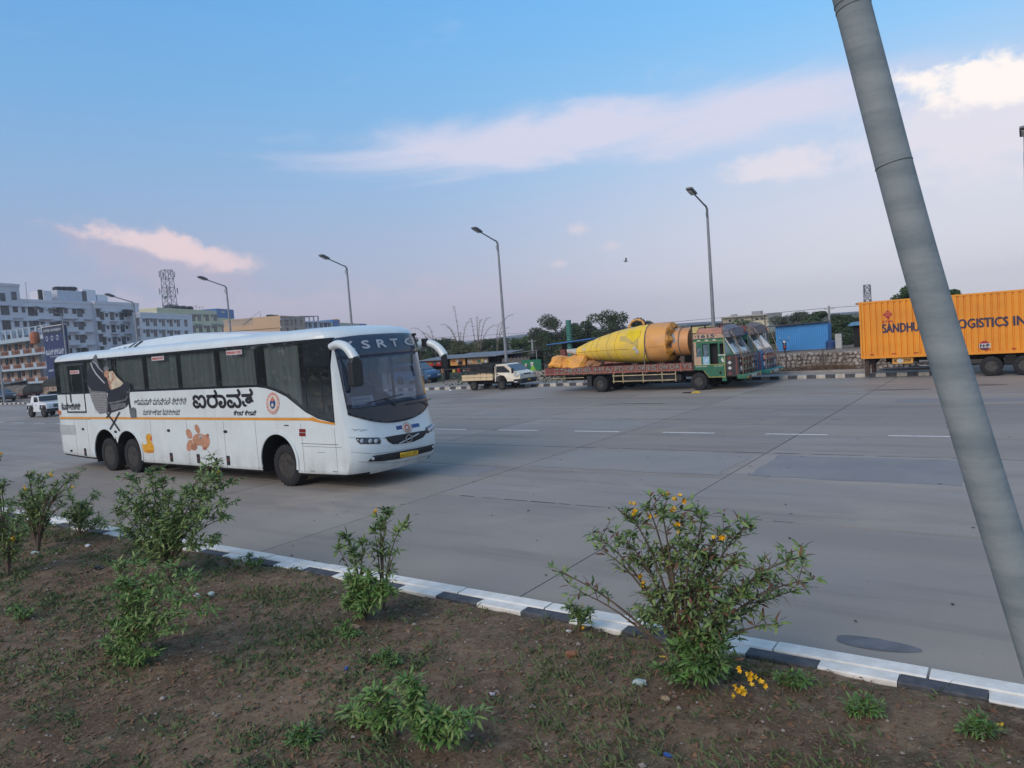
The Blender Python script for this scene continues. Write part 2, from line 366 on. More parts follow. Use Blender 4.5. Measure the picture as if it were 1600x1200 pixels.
# ragged dark crack along the joints
for yy, xa, xb in ((17.25, -14.5, 0), (23.12, -22, -4), (11.35, -9.5, -3)):
    mb = MB(); x = xa
    while x < xb: l = random.uniform(.2, .7); w_ = random.uniform(.008, .03); mb.add([(x, yy - w_, .003), (x + l, yy - w_ * .6, .003), (x + l, yy + w_ * .7, .003), (x, yy + w_, .003)], [(0, 1, 2, 3)]); x += l + random.uniform(-.02, .3) * 1.01 + .03
    mb.build('joint_crack', M_joint, road, kind='stuff')

# kerbs
M_kw = mat('chalky_white_kerb_paint', (.80, .77, .71), .8, var=.1, scale=7, world=True, col2=(.66, .63, .57), bump=.3, bscale=30)
M_kb = mat('faded_black_kerb_paint', (.045, .05, .062), .75, var=.2, scale=7, world=True, col2=(.10, .10, .105), bump=.3, bscale=30)
def stone_mesh(l, w, h, m, bev=.012):
    mb = MB(); mb.prism([(0, 0), (w, 0), (w, h - bev), (w - bev, h), (bev, h), (0, h - bev)], 'x', 0, l); return mb.mesh('kerb_stone', m)
nk = MB().bx(-120, 60, 6.30, 6.70, -.08, .02).build('near_kerb', mat('kerb_mortar', (.22, .2, .18), .9), kind='structure')
sm = [stone_mesh(.60, .165, .15, M_kb), stone_mesh(.60, .165, .15, M_kw)]
smw = stone_mesh(1.195, .195, .15, M_kw)
for k in range(-7, 66):
    xs = -.925 - .608 * k
    o = link('kerb_stone', sm[0 if k % 2 == 0 else 1], nk); o.location = (xs, 6.315 + random.uniform(-.004, .004), random.uniform(-.008, .003)); o.rotation_euler.z = R(random.uniform(-.4, .4))
    if k % 2 == 0: o = link('kerb_block', smw, nk); o.location = (xs + .2, 6.492 + random.uniform(-.003, .003), random.uniform(-.002, .006))
MB().bx(-120, -.925 - .608 * 66 + .59, 6.315, 6.69, -.02, .148).build('kerb_run', M_kw, nk)

# far kerb follows the slight bend of the road
FK = [(-230, 19.0), (-140, 28.5), (-87, 32.9), (-60, 35.3), (-33, 37.45), (-20, 38.05), (-11, 38.45), (-2.4, 38.5)]
def fky(x):
    for (a, b), (c, d) in zip(FK[:-1], FK[1:]):
        if x <= c: return b + (d - b) * (x - a) / (c - a)
    return FK[-1][1]
mbk = MB()
for (a, b), (c, d) in zip(FK[:-1], FK[1:]): mbk.prism([(a, b + .02), (c, d + .02), (c, d + .42), (a, b + .42)], 'z', -.08, .105)
fk = mbk.build('far_kerb', mat('kerb_mortar', (.22, .2, .18), .9), kind='structure')
M_kc = mat('cream_kerb_paint', (.55, .52, .46), .85, var=.12, scale=5, world=True, col2=(.36, .33, .29))
sm2 = [stone_mesh(.435, .2, .19, M_kb), stone_mesh(.435, .2, .19, M_kc)]
x = -2.9; k = 0
while x > -101:
    y = fky(x); y2 = fky(x + .44)
    if not (-12.9 < x < -12.7):
        o = link('kerb_stone', sm2[k % 2], fk); o.location = (x, y - .01 + random.uniform(-.01, .01), -.02 + random.uniform(-.01, .012)); o.rotation_euler = (0, 0, math.atan2(y2 - y, .44) + R(random.uniform(-1, 1)))
    x -= .448; k += 1
# strip of raised footpath and rough verge behind the kerb
M_foot = mat('dusty_footpath', (.34, .31, .275), .9, var=.15, scale=1.5, world=True, bump=.3, bscale=12)
mbf = MB()
for (a, b), (c, d) in zip(FK[:-1], FK[1:]): mbf.prism([(a, b + .2), (c, d + .2), (c, d + 1.7), (a, b + 1.7)], 'z', -.08, .15)
mbf.build('footpath', M_foot, kind='structure')
sheet('service_lane', -420, 90, 36, 47, 60, 6, lambda x, y: (-.04 if x > -2.4 and y < 42 else (.09 if y > fky(x) + .5 else -.08)) + .02 * noise.noise((x * .3, y * .3, 0)) * (y > fky(x) + 2), mat('dusty_verge', (.33, .285, .235), .95, var=.2, scale=.8, world=True, bump=.5, bscale=9), kind='structure')
# higher ground behind the stone wall, beside the blue shed
def bank_z(x, y):
    e = min(1, max(0, (x + 15.5) / 2.2)) * min(1, max(0, (y - 43.1) / .5))
    return e * (1.0 + .05 * noise.noise((x, y, 3))) + .05
sheet('raised_yard', -16.5, 40, 43.15, 70, 70, 30, bank_z, M_earth, kind='structure')
sheet('field', -420, 400, 46.6, 600, 20, 10, lambda x, y: .04, M_earth, kind='structure')

# distant ridges
def hills(name, y, x0, x1, h0, amp, f, m, seed):
    mb = MB(); n = 160; vs_ = []
    for i in range(n + 1):
        x = lerp(x0, x1, i / n); h = h0 + amp * (noise.fractal((x * f, seed, 0), .9, 2.1, 5)) 
        vs_ += [(x, y, -5), (x, y + 60, max(h, 2)), (x, y + 300, -5)]
    mb.add(vs_, [(i * 3 + j, i * 3 + 3 + j, i * 3 + 4 + j, i * 3 + 1 + j) for i in range(n) for j in (0, 1)])
    mb.build(name, m, smooth=True, kind='structure')
# far ridges
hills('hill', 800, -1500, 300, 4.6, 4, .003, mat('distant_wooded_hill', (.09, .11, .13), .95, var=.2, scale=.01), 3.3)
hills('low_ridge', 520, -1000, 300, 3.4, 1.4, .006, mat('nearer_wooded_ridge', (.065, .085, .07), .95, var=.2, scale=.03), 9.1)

# median: soil with tufts and litter
def soil_z(x, y):
    n1 = noise.fractal((x * .9, y * .9, 0), .9, 2.1, 4)
    e = min(1, max(0, (6.345 - y) / .03)) * min(1, max(0, (y - 1.1) / .3))
    return .035 + e * (.100 + .035 * n1 + .018 * noise.noise((x * 6, y * 6, 1))) + e * .07 * math.sin(math.pi * min(1, max(0, (y - 1.2) / 5.1)))
def soil_mat():
    m = bpy.data.materials.new('dry_median_soil'); m.use_nodes = True; nt = m.node_tree; q = G(nt)
    b = nt.nodes['Principled BSDF']; b.inputs['Roughness'].default_value = .95; b.inputs['Specular IOR Level'].default_value = .15
    pos = q.n('ShaderNodeNewGeometry').outputs['Position']
    c = q.mix(q.rng(q.noise(pos, .9, 7, .65, .5), .35, .65), (.125, .083, .052), (.235, .160, .10))
    c = q.mix(q.m('MULTIPLY', q.rng(q.noise(pos, 7, 6, .7), .5, .68), .6), c, (.36, .26, .165))
    c = q.mix(q.m('MULTIPLY', q.rng(q.noise(q.mapv(pos, loc=(5, 5, 0)), 1.7, 6, .65), .52, .66), .6), c, (.062, .070, .042))
    c = q.mix(q.m('MULTIPLY', q.rng(q.noise(pos, 38, 4, .6), .55, .70), .5), c, (.36, .27, .21))
    c = q.mix(q.m('MULTIPLY', q.rng(q.noise(q.mapv(pos, loc=(2, 8, 0)), 26, 4, .6), .55, .7), .6), c, (.045, .034, .03))
    nt.links.new(c, b.inputs['Base Color'])
    bp = q.n('ShaderNodeBump'); bp.inputs['Strength'].default_value = .9; bp.inputs['Distance'].default_value = .03
    nt.links.new(q.noise(pos, 16, 8, .75), bp.inputs['Height']); nt.links.new(bp.outputs[0], b.inputs['Normal']); return m
sheet('median_soil', -60, 14, 1.0, 6.36, 560, 60, soil_z, soil_mat(), kind='structure')
sheet('median_soil_far', -420, -60, 1.0, 6.36, 60, 6, lambda x, y: .12, MATS['dry_earth'], kind='structure')

rnd = random.Random(11)
def leaf_quad(mb, p, d, up, l, w, bend=.25):
    """bent lance-shaped leaf: 6 vertices, 4 triangles' worth"""
    d = d.normalized(); sdir = d.cross(up)
    if sdir.length < 1e-4: sdir = d.cross(Vector((1, 0, 0)))
    sdir.normalize(); nn = sdir.cross(d)
    a = p; m1 = p + d * l * .35 + nn * l * .04; m2 = p + d * l * .7 - nn * l * bend * .35; t = p + d * l - nn * l * bend
    mb.add([a, m1 - sdir * w * .5, m1 + sdir * w * .5, m2 + sdir * w * .38, m2 - sdir * w * .38, t], [(0, 1, 2), (1, 4, 3, 2), (4, 5, 3)])
def rv(s=1.0): return Vector((rnd.gauss(0, s), rnd.gauss(0, s), rnd.gauss(0, s)))

# grass and weeds: green clumps and dry straw scattered over the soil
def in_view(x, y):
    v = Vector((x, y, .1 - CH)); w = v.dot(CF)
    if w < 1: return False
    px = 800 + FPX * v.dot(CR) / w; py = 600 - FPX * v.dot(CU) / w
    return -120 < px < 1720 and py < 1330
gm = [mat('dull_green_weed', (.075, .120, .045), .8, var=.2, scale=2, world=True, col2=(.12, .15, .06)), mat('dry_straw', (.36, .27, .17), .9, var=.25, scale=3, world=True), mat('dead_brown_leaf', (.24, .13, .075), .9, var=.3, scale=4, world=True)]
gb, sb, lb = MB(), MB(), MB()
n = 0
while n < 3200:
    x, y = rnd.uniform(-26, 1.5), rnd.uniform(1.4, 6.25)
    if not in_view(x, y): continue
    dens = noise.fractal((x * .8 + 7, y * .8, 2), .9, 2, 4)
    if dens + rnd.gauss(0, .12) < .10: 
        if rnd.random() < .88: continue
    n += 1; z = soil_z(x, y); s = rnd.uniform(.5, 1.2)
    for _ in range(rnd.randint(5, 11)):
        p = Vector((x + rnd.gauss(0, .05 * s), y + rnd.gauss(0, .05 * s), z - .01)); d = Vector((rnd.gauss(0, .7), rnd.gauss(0, .7), 1.0))
        leaf_quad(gb, p, d, Vector((0, 0, 1)).cross(d) + rv(.1), rnd.uniform(.035, .10) * s, rnd.uniform(.008, .02), .5)
gb.build('grass', gm[0], kind='stuff')
n = 0
while n < 17000:
    x, y = rnd.uniform(-24, 1.5), rnd.uniform(1.4, 6.28)
    if not in_view(x, y): continue
    n += 1; z = soil_z(x, y); t = rnd.uniform(0, 6.28); l = rnd.uniform(.02, .11)
    d = Vector((math.cos(t), math.sin(t), rnd.uniform(-.1, .35))); leaf_quad(sb, Vector((x, y, z + .006)), d, Vector((0, 0, 1)), l, rnd.uniform(.002, .005), .1)
sb.build('straw_litter', gm[1], kind='stuff')
n = 0
while n < 6500:
    x, y = rnd.uniform(-24, 1.5), rnd.uniform(1.4, 6.28)
    if not in_view(x, y): continue
    n += 1; z = soil_z(x, y); t = rnd.uniform(0, 6.28)
    d = Vector((math.cos(t), math.sin(t), rnd.uniform(-.2, .3))); leaf_quad(lb, Vector((x, y, z + .01)), d, Vector((rnd.gauss(0, .4), rnd.gauss(0, .4), 1)), rnd.uniform(.025, .075), rnd.uniform(.012, .035), rnd.uniform(0, .5))
lb.build('leaf_litter', gm[2], kind='stuff')
pb = MB()
n = 0
while n < 1500:
    x, y = rnd.uniform(-24, 1.5), rnd.uniform(1.4, 6.28)
    if not in_view(x, y): continue
    n += 1; r = rnd.uniform(.006, .022) * (2 if rnd.random() < .05 else 1); c = Vector((x, y, soil_z(x, y) + r * .3))
    vs_ = [c + Vector(v) * r * rnd.uniform(.7, 1.2) for v in ((1, 0, 0), (0, 1, 0), (-1, 0, 0), (0, -1, 0), (0, 0, .7), (0, 0, -.7))]
    pb.add(vs_, [(0, 1, 4), (1, 2, 4), (2, 3, 4), (3, 0, 4), (1, 0, 5), (2, 1, 5), (3, 2, 5), (0, 3, 5)])
pb.build('pebbles', mat('pebble', (.34, .29, .25), .9, var=.3, scale=20, world=True), kind='stuff')
# dark leaf specks on the road
kb = MB()
for _ in range(260):
    x, y = rnd.uniform(-22, 2), rnd.uniform(7, 30)
    t = rnd.uniform(0, 6.28); leaf_quad(kb, Vector((x, y, .008)), Vector((math.cos(t), math.sin(t), .15)), Vector((0, 0, 1)), rnd.uniform(.04, .10), rnd.uniform(.02, .035), .1)
kb.build('road_debris', mat('dark_dead_leaf', (.035, .032, .032), .9), kind='stuff')

# crumpled litter on the median
def crumple(name, loc, s, m, label, cat, seed, flat=.5, group=None):
    rr = random.Random(seed); bm = bmesh.new(); bmesh.ops.create_icosphere(bm, subdivisions=2, radius=1)
    for v in bm.verts: v.co = Vector((v.co.x * s[0], v.co.y * s[1], v.co.z * s[2])) * rr.uniform(.6, 1.25)
    me = bpy.data.meshes.new(name); bm.to_mesh(me); bm.free(); me.materials.append(m)
    o = link(name, me, label=label, cat=cat, group=group); o.location = (loc[0], loc[1], loc[2] if len(loc) > 2 else soil_z(loc[0], loc[1]) + s[2] * .6); return o
M_pw = mat('white_litter', (.62, .63, .66), .5, var=.1); M_pl = mat('lilac_litter', (.50, .47, .58), .5); M_pg = mat('greenish_litter', (.38, .48, .45), .5); M_pbk = mat('black_litter', (.015, .016, .018), .5); M_pbl = mat('blue_litter', (.03, .10, .35), .5); M_pt = mat('tan_litter', (.36, .26, .17), .8)
def gl(px, py): p = gnd(px, py, .13); return (p.x, p.y)
crumple('plastic_bag', gl(308, 941), (.055, .04, .035), M_pl, 'pale lilac crumpled bag on soil below the dense bush', 'litter', 1)
crumple('plastic_wrapper', gl(331, 937), (.045, .04, .03), M_pg, 'pale green wrapper beside the lilac crumpled bag', 'litter', 2)
crumple('paper_scrap', gl(137, 856), (.06, .04, .025), M_pw, 'white paper scrap on soil right of the forked bush trunk', 'litter', 3)
crumple('paper_scrap', gl(566, 974), (.03, .03, .03), M_pw, 'small white scrap on tan rubbish by the sapling base', 'litter', 4)
crumple('rubbish', gl(556, 991), (.07, .035, .015), M_pt, 'flat tan piece of rubbish under the two-stemmed sapling', 'litter', 5)
crumple('bottle_cap', gl(543, 1059), (.022, .022, .02), M_pbl, 'tiny blue scrap on the soil', 'litter', 6)
crumple('plastic_bag', gl(1000, 1078), (.07, .05, .03), M_pg, 'grey green crumpled bag left of the flowering bush base', 'litter', 7)
crumple('paper_scrap', gl(888, 989), (.03, .02, .015), M_pw, 'white scrap on soil near the kerb left of flowering bush', 'litter', 8)
crumple('rubbish', gl(155, 893), (.08, .05, .04), M_pbk, 'black crumpled rubbish on soil near the broad-leaved weed', 'litter', 9)
crumple('plastic_bag', gl(55, 868), (.10, .05, .02), M_pg, 'flattened grey green bag at the foot of the forked bush', 'litter', 10)
crumple('paper_scrap', gl(770, 1098), (.03, .02, .015), M_pl, 'lilac grey scrap right of the low green seedling patch', 'litter', 12)
crumple('paper_scrap', gl(1040, 1102), (.04, .025, .02), M_pt, 'pale tan scrap on soil below the flowering bush', 'litter', 13)
crumple('bottle_cap', (gnd(1045, 1197, .13).x, gnd(1045, 1197, .13).y), (.04, .025, .02), M_pbl, 'blue scrap at the bottom edge of the soil', 'litter', 14)
crumple('dry_clod', gl(895, 1030), (.075, .05, .03), mat('rusty_clod', (.30, .13, .06), .9), 'rusty orange dry clump of leaves on the soil', 'clump', 15)
wp = gnd(704, 611); crumple('plastic_bag', (wp.x, wp.y, .05), (.10, .08, .06), M_pw, 'white crumpled bag on asphalt near the small cream truck', 'litter', 16)

# ================================================================ THE COACH
SY = 1.075                      # the coach is a little wider than its unit model
BX, BY = -25.65, 10.85 + 1.3 * SY
bus = empty('coach', (BX, BY, 0), 'white three-axle coach with pram, duck and teddy prints and an orange stripe', 'bus')
bus.scale = (1, SY, 1)
M_bw = mat('coach_white_paint', (.655, .715, .72), .28, var=.035, scale=1.2, coat=.35, col2=(.59, .635, .64), detail=7)
nt_ = M_bw.node_tree; q_n = G(nt_); pb_ = nt_.nodes['Principled BSDF']; src_ = pb_.inputs['Base Color'].links[0].from_socket     # road splash and rain streaks
ob_ = q_n.n('ShaderNodeTexCoord').outputs['Object']; sx_ = q_n.n('ShaderNodeSeparateXYZ'); nt_.links.new(ob_, sx_.inputs[0])
sp_ = q_n.m('MULTIPLY', q_n.rng(sx_.outputs[2], 1.0, .35), q_n.rng(q_n.noise(q_n.mapv(ob_, (1.6, 1.6, 1.1)), 1.0, 7, .7), .36, .66))
st_ = q_n.m('MULTIPLY', q_n.rng(q_n.noise(q_n.mapv(ob_, (9, 9, .5)), 1.0, 5, .7), .52, .74), .30)
cc_ = q_n.mix(q_n.m('MULTIPLY', sp_, .5), src_, (.36, .34, .31)); cc_ = q_n.mix(st_, cc_, (.42, .43, .42)); nt_.links.new(cc_, pb_.inputs['Base Color'])
nt_.links.new(q_n.rng(sp_, 0, 1, .28, .6), pb_.inputs['Roughness'])
M_or = mat('orange_stripe_paint', (.72, .30, .035), .4, var=.08)
M_gap = mat('panel_gap_dark', (.07, .075, .08), .8)
M_int = mat('coach_interior_dark', (.030, .033, .038), .8, var=.2)
M_gl = glass('tinted_coach_glass', (.80, .85, .87), 1.9, .015, .10)
M_ws = glass('coach_windscreen_glass', (.74, .80, .92), 1.1, .015, .10)
M_cur = mat('coach_curtain', (.40, .385, .34), .9, var=.12, scale=2, col2=(.27, .265, .245), stretch=(6, 1, .4))
M_gb = mat('black_window_surround', (.016, .02, .030), .22, var=.05, coat=.15)
FZT = [(.30, 13.70), (.45, 13.82), (.70, 13.90), (1.0, 13.90), (1.15, 13.86), (1.35, 13.80), (1.8, 13.71), (2.6, 13.58), (3.1, 13.48), (3.44, 13.38), (3.54, 13.26), (3.60, 13.08), (3.65, 12.80), (3.68, 12.4)]
def FZ(z):
    if z <= FZT[0][0]: return FZT[0][1]
    for (a, b), (c, d) in zip(FZT[:-1], FZT[1:]):
        if z <= c: return b + (d - b) * (z - a) / (c - a)
    return FZT[-1][1]
def F(y, z):
    t = min(1.0, abs(y) / 1.3); return FZ(z) - (.09 * t * t + .27 * t ** 6)
LV = [(.30, 1.24, 0, .06), (.36, 1.29, 0, .02), (.45, 1.3, 0, 0), (.70, 1.3, 0, 0), (1.0, 1.3, 0, 0), (1.15, 1.3, 0, 0), (1.35, 1.3, 0, 0), (1.8, 1.3, 0, .01), (2.6, 1.3, 0, .03), (3.1, 1.3, 0, .06), (3.44, 1.3, 0, .10), (3.50, 1.285, 0, .13), (3.56, 1.24, 0, .18), (3.60, 1.16, 0, .25), (3.64, 1.0, 0, .4), (3.67, .6, 0, .7)]
tl = [-1, -.985, -.95, -.9, -.82, -.7, -.5, -.25, 0, .25, .5, .7, .82, .9, .95, .985, 1]
mb = MB(); ring_n = None
for li, (z, W, a, dr) in enumerate(LV):
    pts = []
    for x, y in ((dr + .0, -W + .22), (dr + .03, -W + .08), (dr + .12, -W), (1.5, -W), (3.5, -W), (6, -W), (9, -W), (11, -W), (12.2, -W)): pts.append((x, y))
    for t in tl: pts.append((F(t * 1.3, z), t * W))
    for x, y in ((12.2, W), (11, W), (9, W), (6, W), (3.5, W), (1.5, W), (dr + .12, W), (dr + .03, W - .08), (dr, W - .22)): pts.append((x, y))
    ring_n = len(pts); zz = []
    for x, y in pts:
        zq = z
        if li <= 2: zq = z + (.11 * max(0, (2.6 - x) / 2.6)) + (.03 if x > 12.5 else 0)
        zz.append((x, y, zq))
    base_i = len(mb.v); mb.v += zz
    if li:
        for k in range(ring_n): mb.f.append([base_i - ring_n + k, base_i - ring_n + (k + 1) % ring_n, base_i + (k + 1) % ring_n, base_i + k]); mb.mi.append(0)
mb.f.append(list(range(ring_n - 1, -1, -1))); mb.mi.append(0)
mb.f.append([len(mb.v) - ring_n + k for k in range(ring_n)]); mb.mi.append(0)
me0 = mb.mesh('body', [M_bw, M_int, M_under])
bm = bmesh.new(); bm.from_mesh(me0); bmesh.ops.triangulate(bm, faces=[f for f in bm.faces if len(f.verts) > 4]); bmesh.ops.recalc_face_normals(bm, faces=bm.faces); bm.to_mesh(me0); bm.free()

def bl(px, py, Y=10.85): p = at(px, py, Y); return (p.x - BX, p.z)
def z1(x, y, Y=10.85): return bl(80 + x / 4.6156, 500 + y / 4.6156, Y)
def z2(x, y, Y=10.85): return bl(380 + x / 4.4444, 500 + y / 4.4444, Y)
def ZB(x):   # lower edge of the side glass
    T = [(0, 2.36), (10.5, 2.385), (10.85, 2.35), (11.2, 2.27), (11.57, 2.14), (11.9, 1.95), (12.2, 1.78), (12.6, 1.63), (13.16, 1.53)]
    for (a, b), (c, d) in zip(T[:-1], T[1:]):
        if x <= c: return b + (d - b) * (x - a) / (c - a)
    return T[-1][1]
bxs = [.14, 2, 4, 6, 8, 10.5, 10.85, 11.2, 11.57, 11.9, 12.2, 12.6, 13.14]
band = [(x, ZB(x)) for x in bxs] + [(13.2, 3.40), (.14, 3.40)]
# window opening of the front in (y, z)
def ws_top(y): return 3.43 - .05 * (abs(y) / 1.2) ** 3
def ws_bot(y): return 1.38 + .30 * (abs(y) / 1.2) ** 2.2
def ws_half(z): return 1.215
cut = []
def cutter(mbx):
    me = mbx.mesh('c', M_int); o = bpy.data.objects.new('c', me); COL.objects.link(o); cut.append(o)
for s_ in (-1, 1):
    a, b = sorted((s_ * 1.55, s_ * .72))
    for cx, cz, r in ((2.98, .56, .73), (4.27, .56, .70), (11.1, .60, .665)):
        cutter(MB().lathe([(r, a), (r, b)], (cx, 0, cz), 'y', 40))
        cutter(MB().bx(cx - r, cx + r, a, b, -.2, cz - .1))
    a, b = sorted((s_ * 1.5, s_ * 1.15))
    cutter(MB().prism(band, 'y', a, b))
# cabin hollow with the front opening
cutter(MB().prism([(10.2, 1.35), (13.45, 1.35), (13.36, 3.30), (10.2, 3.30)], 'y', -1.18, 1.18))
op = [(-1.12, 1.80), (-.8, 1.78), (0, 1.76), (.8, 1.78), (1.12, 1.80), (1.12, 2.92), (-1.12, 2.92)]
cutter(MB().prism(op, 'x', 12.9, 14.5))
tmp = bpy.data.objects.new('tmp', me0); COL.objects.link(tmp)
for c in cut:
    md = tmp.modifiers.new('b', 'BOOLEAN'); md.operation = 'DIFFERENCE'; md.object = c; md.solver = 'EXACT'
dg = bpy.context.evaluated_depsgraph_get(); dg.update()
bme = bpy.data.meshes.new_from_object(tmp.evaluated_get(dg)); bme.name = 'body'
bpy.data.objects.remove(tmp)
for c in cut: bpy.data.objects.remove(c)
bme.materials.clear()
for m_ in (M_bw, M_int, M_under): bme.materials.append(m_)
for p in bme.polygons:
    c = p.center; i = 0
    if p.normal.z < -.7 and c.z < .6: i = 2
    elif abs(c.y) < 1.285 and c.z < 1.4 and c.z > .31 and c.x > .15 and c.x < F(c.y, c.z) - .04: i = 2
    elif abs(c.y) < 1.292 and 1.34 < c.z < 3.405 and c.x > .12 and c.x < F(c.y, c.z) - .02: i = 1
    p.material_index = i
body = link('body', bme, bus, smooth=True)

# side glazing, one pane per bay, with mullions and curtains, on both sides
PX = [.16, 1.02, 2.02, 3.76, 5.48, 7.2, 8.9, 10.61, 12.30, 13.14]
def zstrip(x0, x1, top=3.385, lift=.012):
    xs = [x0] + [x for x in bxs if x0 < x < x1] + [x1]
    return [(x, ZB(x) + lift) for x in xs] + [(x1, top), (x0, top)]
for s_ in (-1, 1):
    for i in range(9):
        a, b = sorted((s_ * 1.300, s_ * 1.306))
        MB().prism(zstrip(PX[i] + .014, PX[i + 1] - .014), 'y', a, b).build('window_pane', M_gl, bus)
    mb = MB()
    for x in PX: a, b = sorted((s_ * 1.24, s_ * 1.302)); mb.bx(x - .017, x + .017, a, b, ZB(x), 3.395)
    for x0, x1 in zip(bxs[:-1], bxs[1:]):
        mb.prism([(x0, ZB(x0) - .005), (x1, ZB(x1) - .005), (x1, ZB(x1) + .05), (x0, ZB(x0) + .05)], 'y', min(s_ * 1.25, s_ * 1.303), max(s_ * 1.25, s_ * 1.303))
    mb.bx(.14, 13.2, *sorted((s_ * 1.25, s_ * 1.303)), 3.34, 3.40)
    if s_ < 0:      # tall dark upper corner by the driver
        mb.bx(12.32, 13.16, -1.303, -1.25, 2.80, 3.345)
        mb.bx(12.80, 12.83, -1.3, -1.25, 1.7, 2.8)
    mb.build('window_frame', M_gb, bus)
    for i in range(8):
        if i == 1: continue
        mb = MB(); n = 40; x0, x1 = PX[i] + .05, PX[i + 1] - .05
        if i == 7: x0 += .12; x1 -= .25
        if i in (4, 6): x1 -= .2
        ph = i * 1.7; vs_ = []
        for k in range(n + 1):
            x = lerp(x0, x1, k / n); y = s_ * (1.205 + .022 * math.sin(x * 26 + ph + .8 * math.sin(x * 5)))
            for j in range(3): vs_.append((x, y + s_ * .004 * math.sin(x * 40 + j), lerp(max(ZB(x) + .02, ZB(x) - .01), 3.38, j / 2)))
        mb.add(vs_, [(k * 3 + j, k * 3 + 3 + j, k * 3 + 4 + j, k * 3 + 1 + j) for k in range(n) for j in (0, 1)])
        mb.build('curtain', M_cur, bus, smooth=True)

# front glazing and front fittings, all laid on the curved front
def hit(px, py):
    d = ray(px, py); lo, hi = 5.0, 40.0
    f = lambda t: (d.x * t - BX) - F((d.y * t - BY) / SY, CH + d.z * t)
    # along the ray x decreases; find where it enters the body front
    for _ in range(60):
        mid = (lo + hi) / 2
        if f(mid) > 0: lo = mid
        else: hi = mid
    return ((d.y * lo - BY) / SY, CH + d.z * lo)
def z5(x, y): return hit(500 + x / 4.8, 500 + y / 4.8)
def fpatch(name, pts, off, m, parent=bus, solid=.008, dy=.07, dz=.12, smooth=True, **k):
    bm = bmesh.new(); vs_ = [bm.verts.new((0, p[0], p[1])) for p in pts]; bm.faces.new(vs_)
    y0, y1 = min(p[0] for p in pts), max(p[0] for p in pts); zz0, zz1 = min(p[1] for p in pts), max(p[1] for p in pts)
    y = math.ceil(y0 / dy) * dy
    while y < y1:
        bmesh.ops.bisect_plane(bm, geom=bm.verts[:] + bm.edges[:] + bm.faces[:], plane_co=(0, y, 0), plane_no=(0, 1, 0)); y += dy
    z = math.ceil(zz0 / dz) * dz
    while z < zz1:
        bmesh.ops.bisect_plane(bm, geom=bm.verts[:] + bm.edges[:] + bm.faces[:], plane_co=(0, 0, z), plane_no=(0, 0, 1)); z += dz
    for v in bm.verts: v.co.x = F(v.co.y, v.co.z) + off
    bmesh.ops.recalc_face_normals(bm, faces=bm.faces)
    if sum(f.normal.x for f in bm.faces) < 0: bmesh.ops.reverse_faces(bm, faces=bm.faces)
    me = bpy.data.meshes.new(name); bm.to_mesh(me); bm.free(); me.materials.append(m)
    o = link(name, me, parent, smooth=smooth, **k)
    if solid: md = o.modifiers.new('s', 'SOLIDIFY'); md.thickness = solid; md.offset = -1
    return o
ys = [-1.215 + 2.43 * k / 24 for k in range(25)]
wsout = [(y, ws_bot(y)) for y in ys] + [(y, ws_top(y)) for y in reversed(ys)]
fpatch('windscreen', [(-1.2, 1.815), (1.2, 1.815), (1.2, 2.925), (-1.2, 2.925)], .022, M_ws, solid=.006)
fpatch('lower_mask', [(y, ws_bot(y) + .004) for y in ys] + [(1.21, 1.83), (-1.21, 1.83)], .016, M_gb, dy=.05, dz=.06, solid=.004)
fpatch('destination_panel', [(-1.21, 2.90), (1.21, 2.90)] + [(y, ws_top(y) - .004) for y in reversed(ys)], .015, mat('smoked_header_glass', (.035, .05, .085), .25, var=.1, coat=.3))
for s_ in (-1, 1):
    a, b = sorted((s_ * 1.21, s_ * 1.115)); fpatch('pillar_mask', [(a, 1.80), (b, 1.80), (b, 2.93), (a, 2.93)], .009, M_gb)
# lettering over the windscreen
M_let = mat('grey_letter_film', (.58, .57, .60), .5)
def ft(u, v, k): return (F(u, v) + .030 + k * .0006, u, v)
for ch, xa, xb in (('K', 160, 240), ('S', 298, 355), ('R', 415, 480), ('T', 518, 572), ('C', 625, 690)):
    a = z5(xa, 155); b = z5(xb, 155); ya, yb = a[0], min(b[0], 1.13)
    if yb - ya < .12: ya = yb - .16
    textmesh(ch, ya, 3.115, yb, 3.285, ft, 'letter', M_let, bus, bold=.012)
# lower face
hl = [z5(262, 882), z5(445, 880), z5(455, 900), z5(452, 928), z5(300, 930), z5(280, 915)]
M_lens = mat('smoked_headlight', (.03, .034, .04), .1, coat=1)
for s_ in (1, -1):
    h_ = fpatch('headlight', [(s_ * p[0], p[1]) for p in hl][::s_], .010, M_lens)
    for cx in (310, 372, 415):
        c = z5(cx, 908); mbq = MB(); mbq.lathe([(.045, 0), (.05, .012), (.03, .02), (0, .02)], (F(c[0], c[1]) + .008, s_ * c[0], c[1]), 'x', 14); mbq.build('lamp_lens', M_lampglass, h_, smooth=True)
gr = [z5(487, 878), z5(560, 865), z5(650, 850), z5(720, 838), z5(800, 825), z5(797, 845), z5(770, 880), z5(700, 912), z5(600, 928), z5(545, 932), z5(510, 910)]
G1 = fpatch('grille', gr, .012, mat('black_mesh_grille', (.02, .022, .026), .5, bump=1.0, bscale=120))
gc = ((gr[0][0] + gr[4][0]) / 2, (gr[2][1] + gr[8][1]) / 2)
a0, a1 = z5(585, 925), z5(735, 853)
fpatch('logo_bar', [(a0[0], a0[1]), (a0[0] + .05, a0[1] - .02), (a1[0] + .03, a1[1] - .01), (a1[0], a1[1] + .02)], .022, M_chrome, G1)
cc = z5(662, 888); pts = []
mbq = MB(); mbq.lathe([(.075, 0), (.095, 0), (.095, .014), (.075, .014)], (F(cc[0], cc[1]) + .018, cc[0], cc[1]), 'x', 24, closed=True); mbq.build('logo_ring', M_chrome, G1, smooth=True)
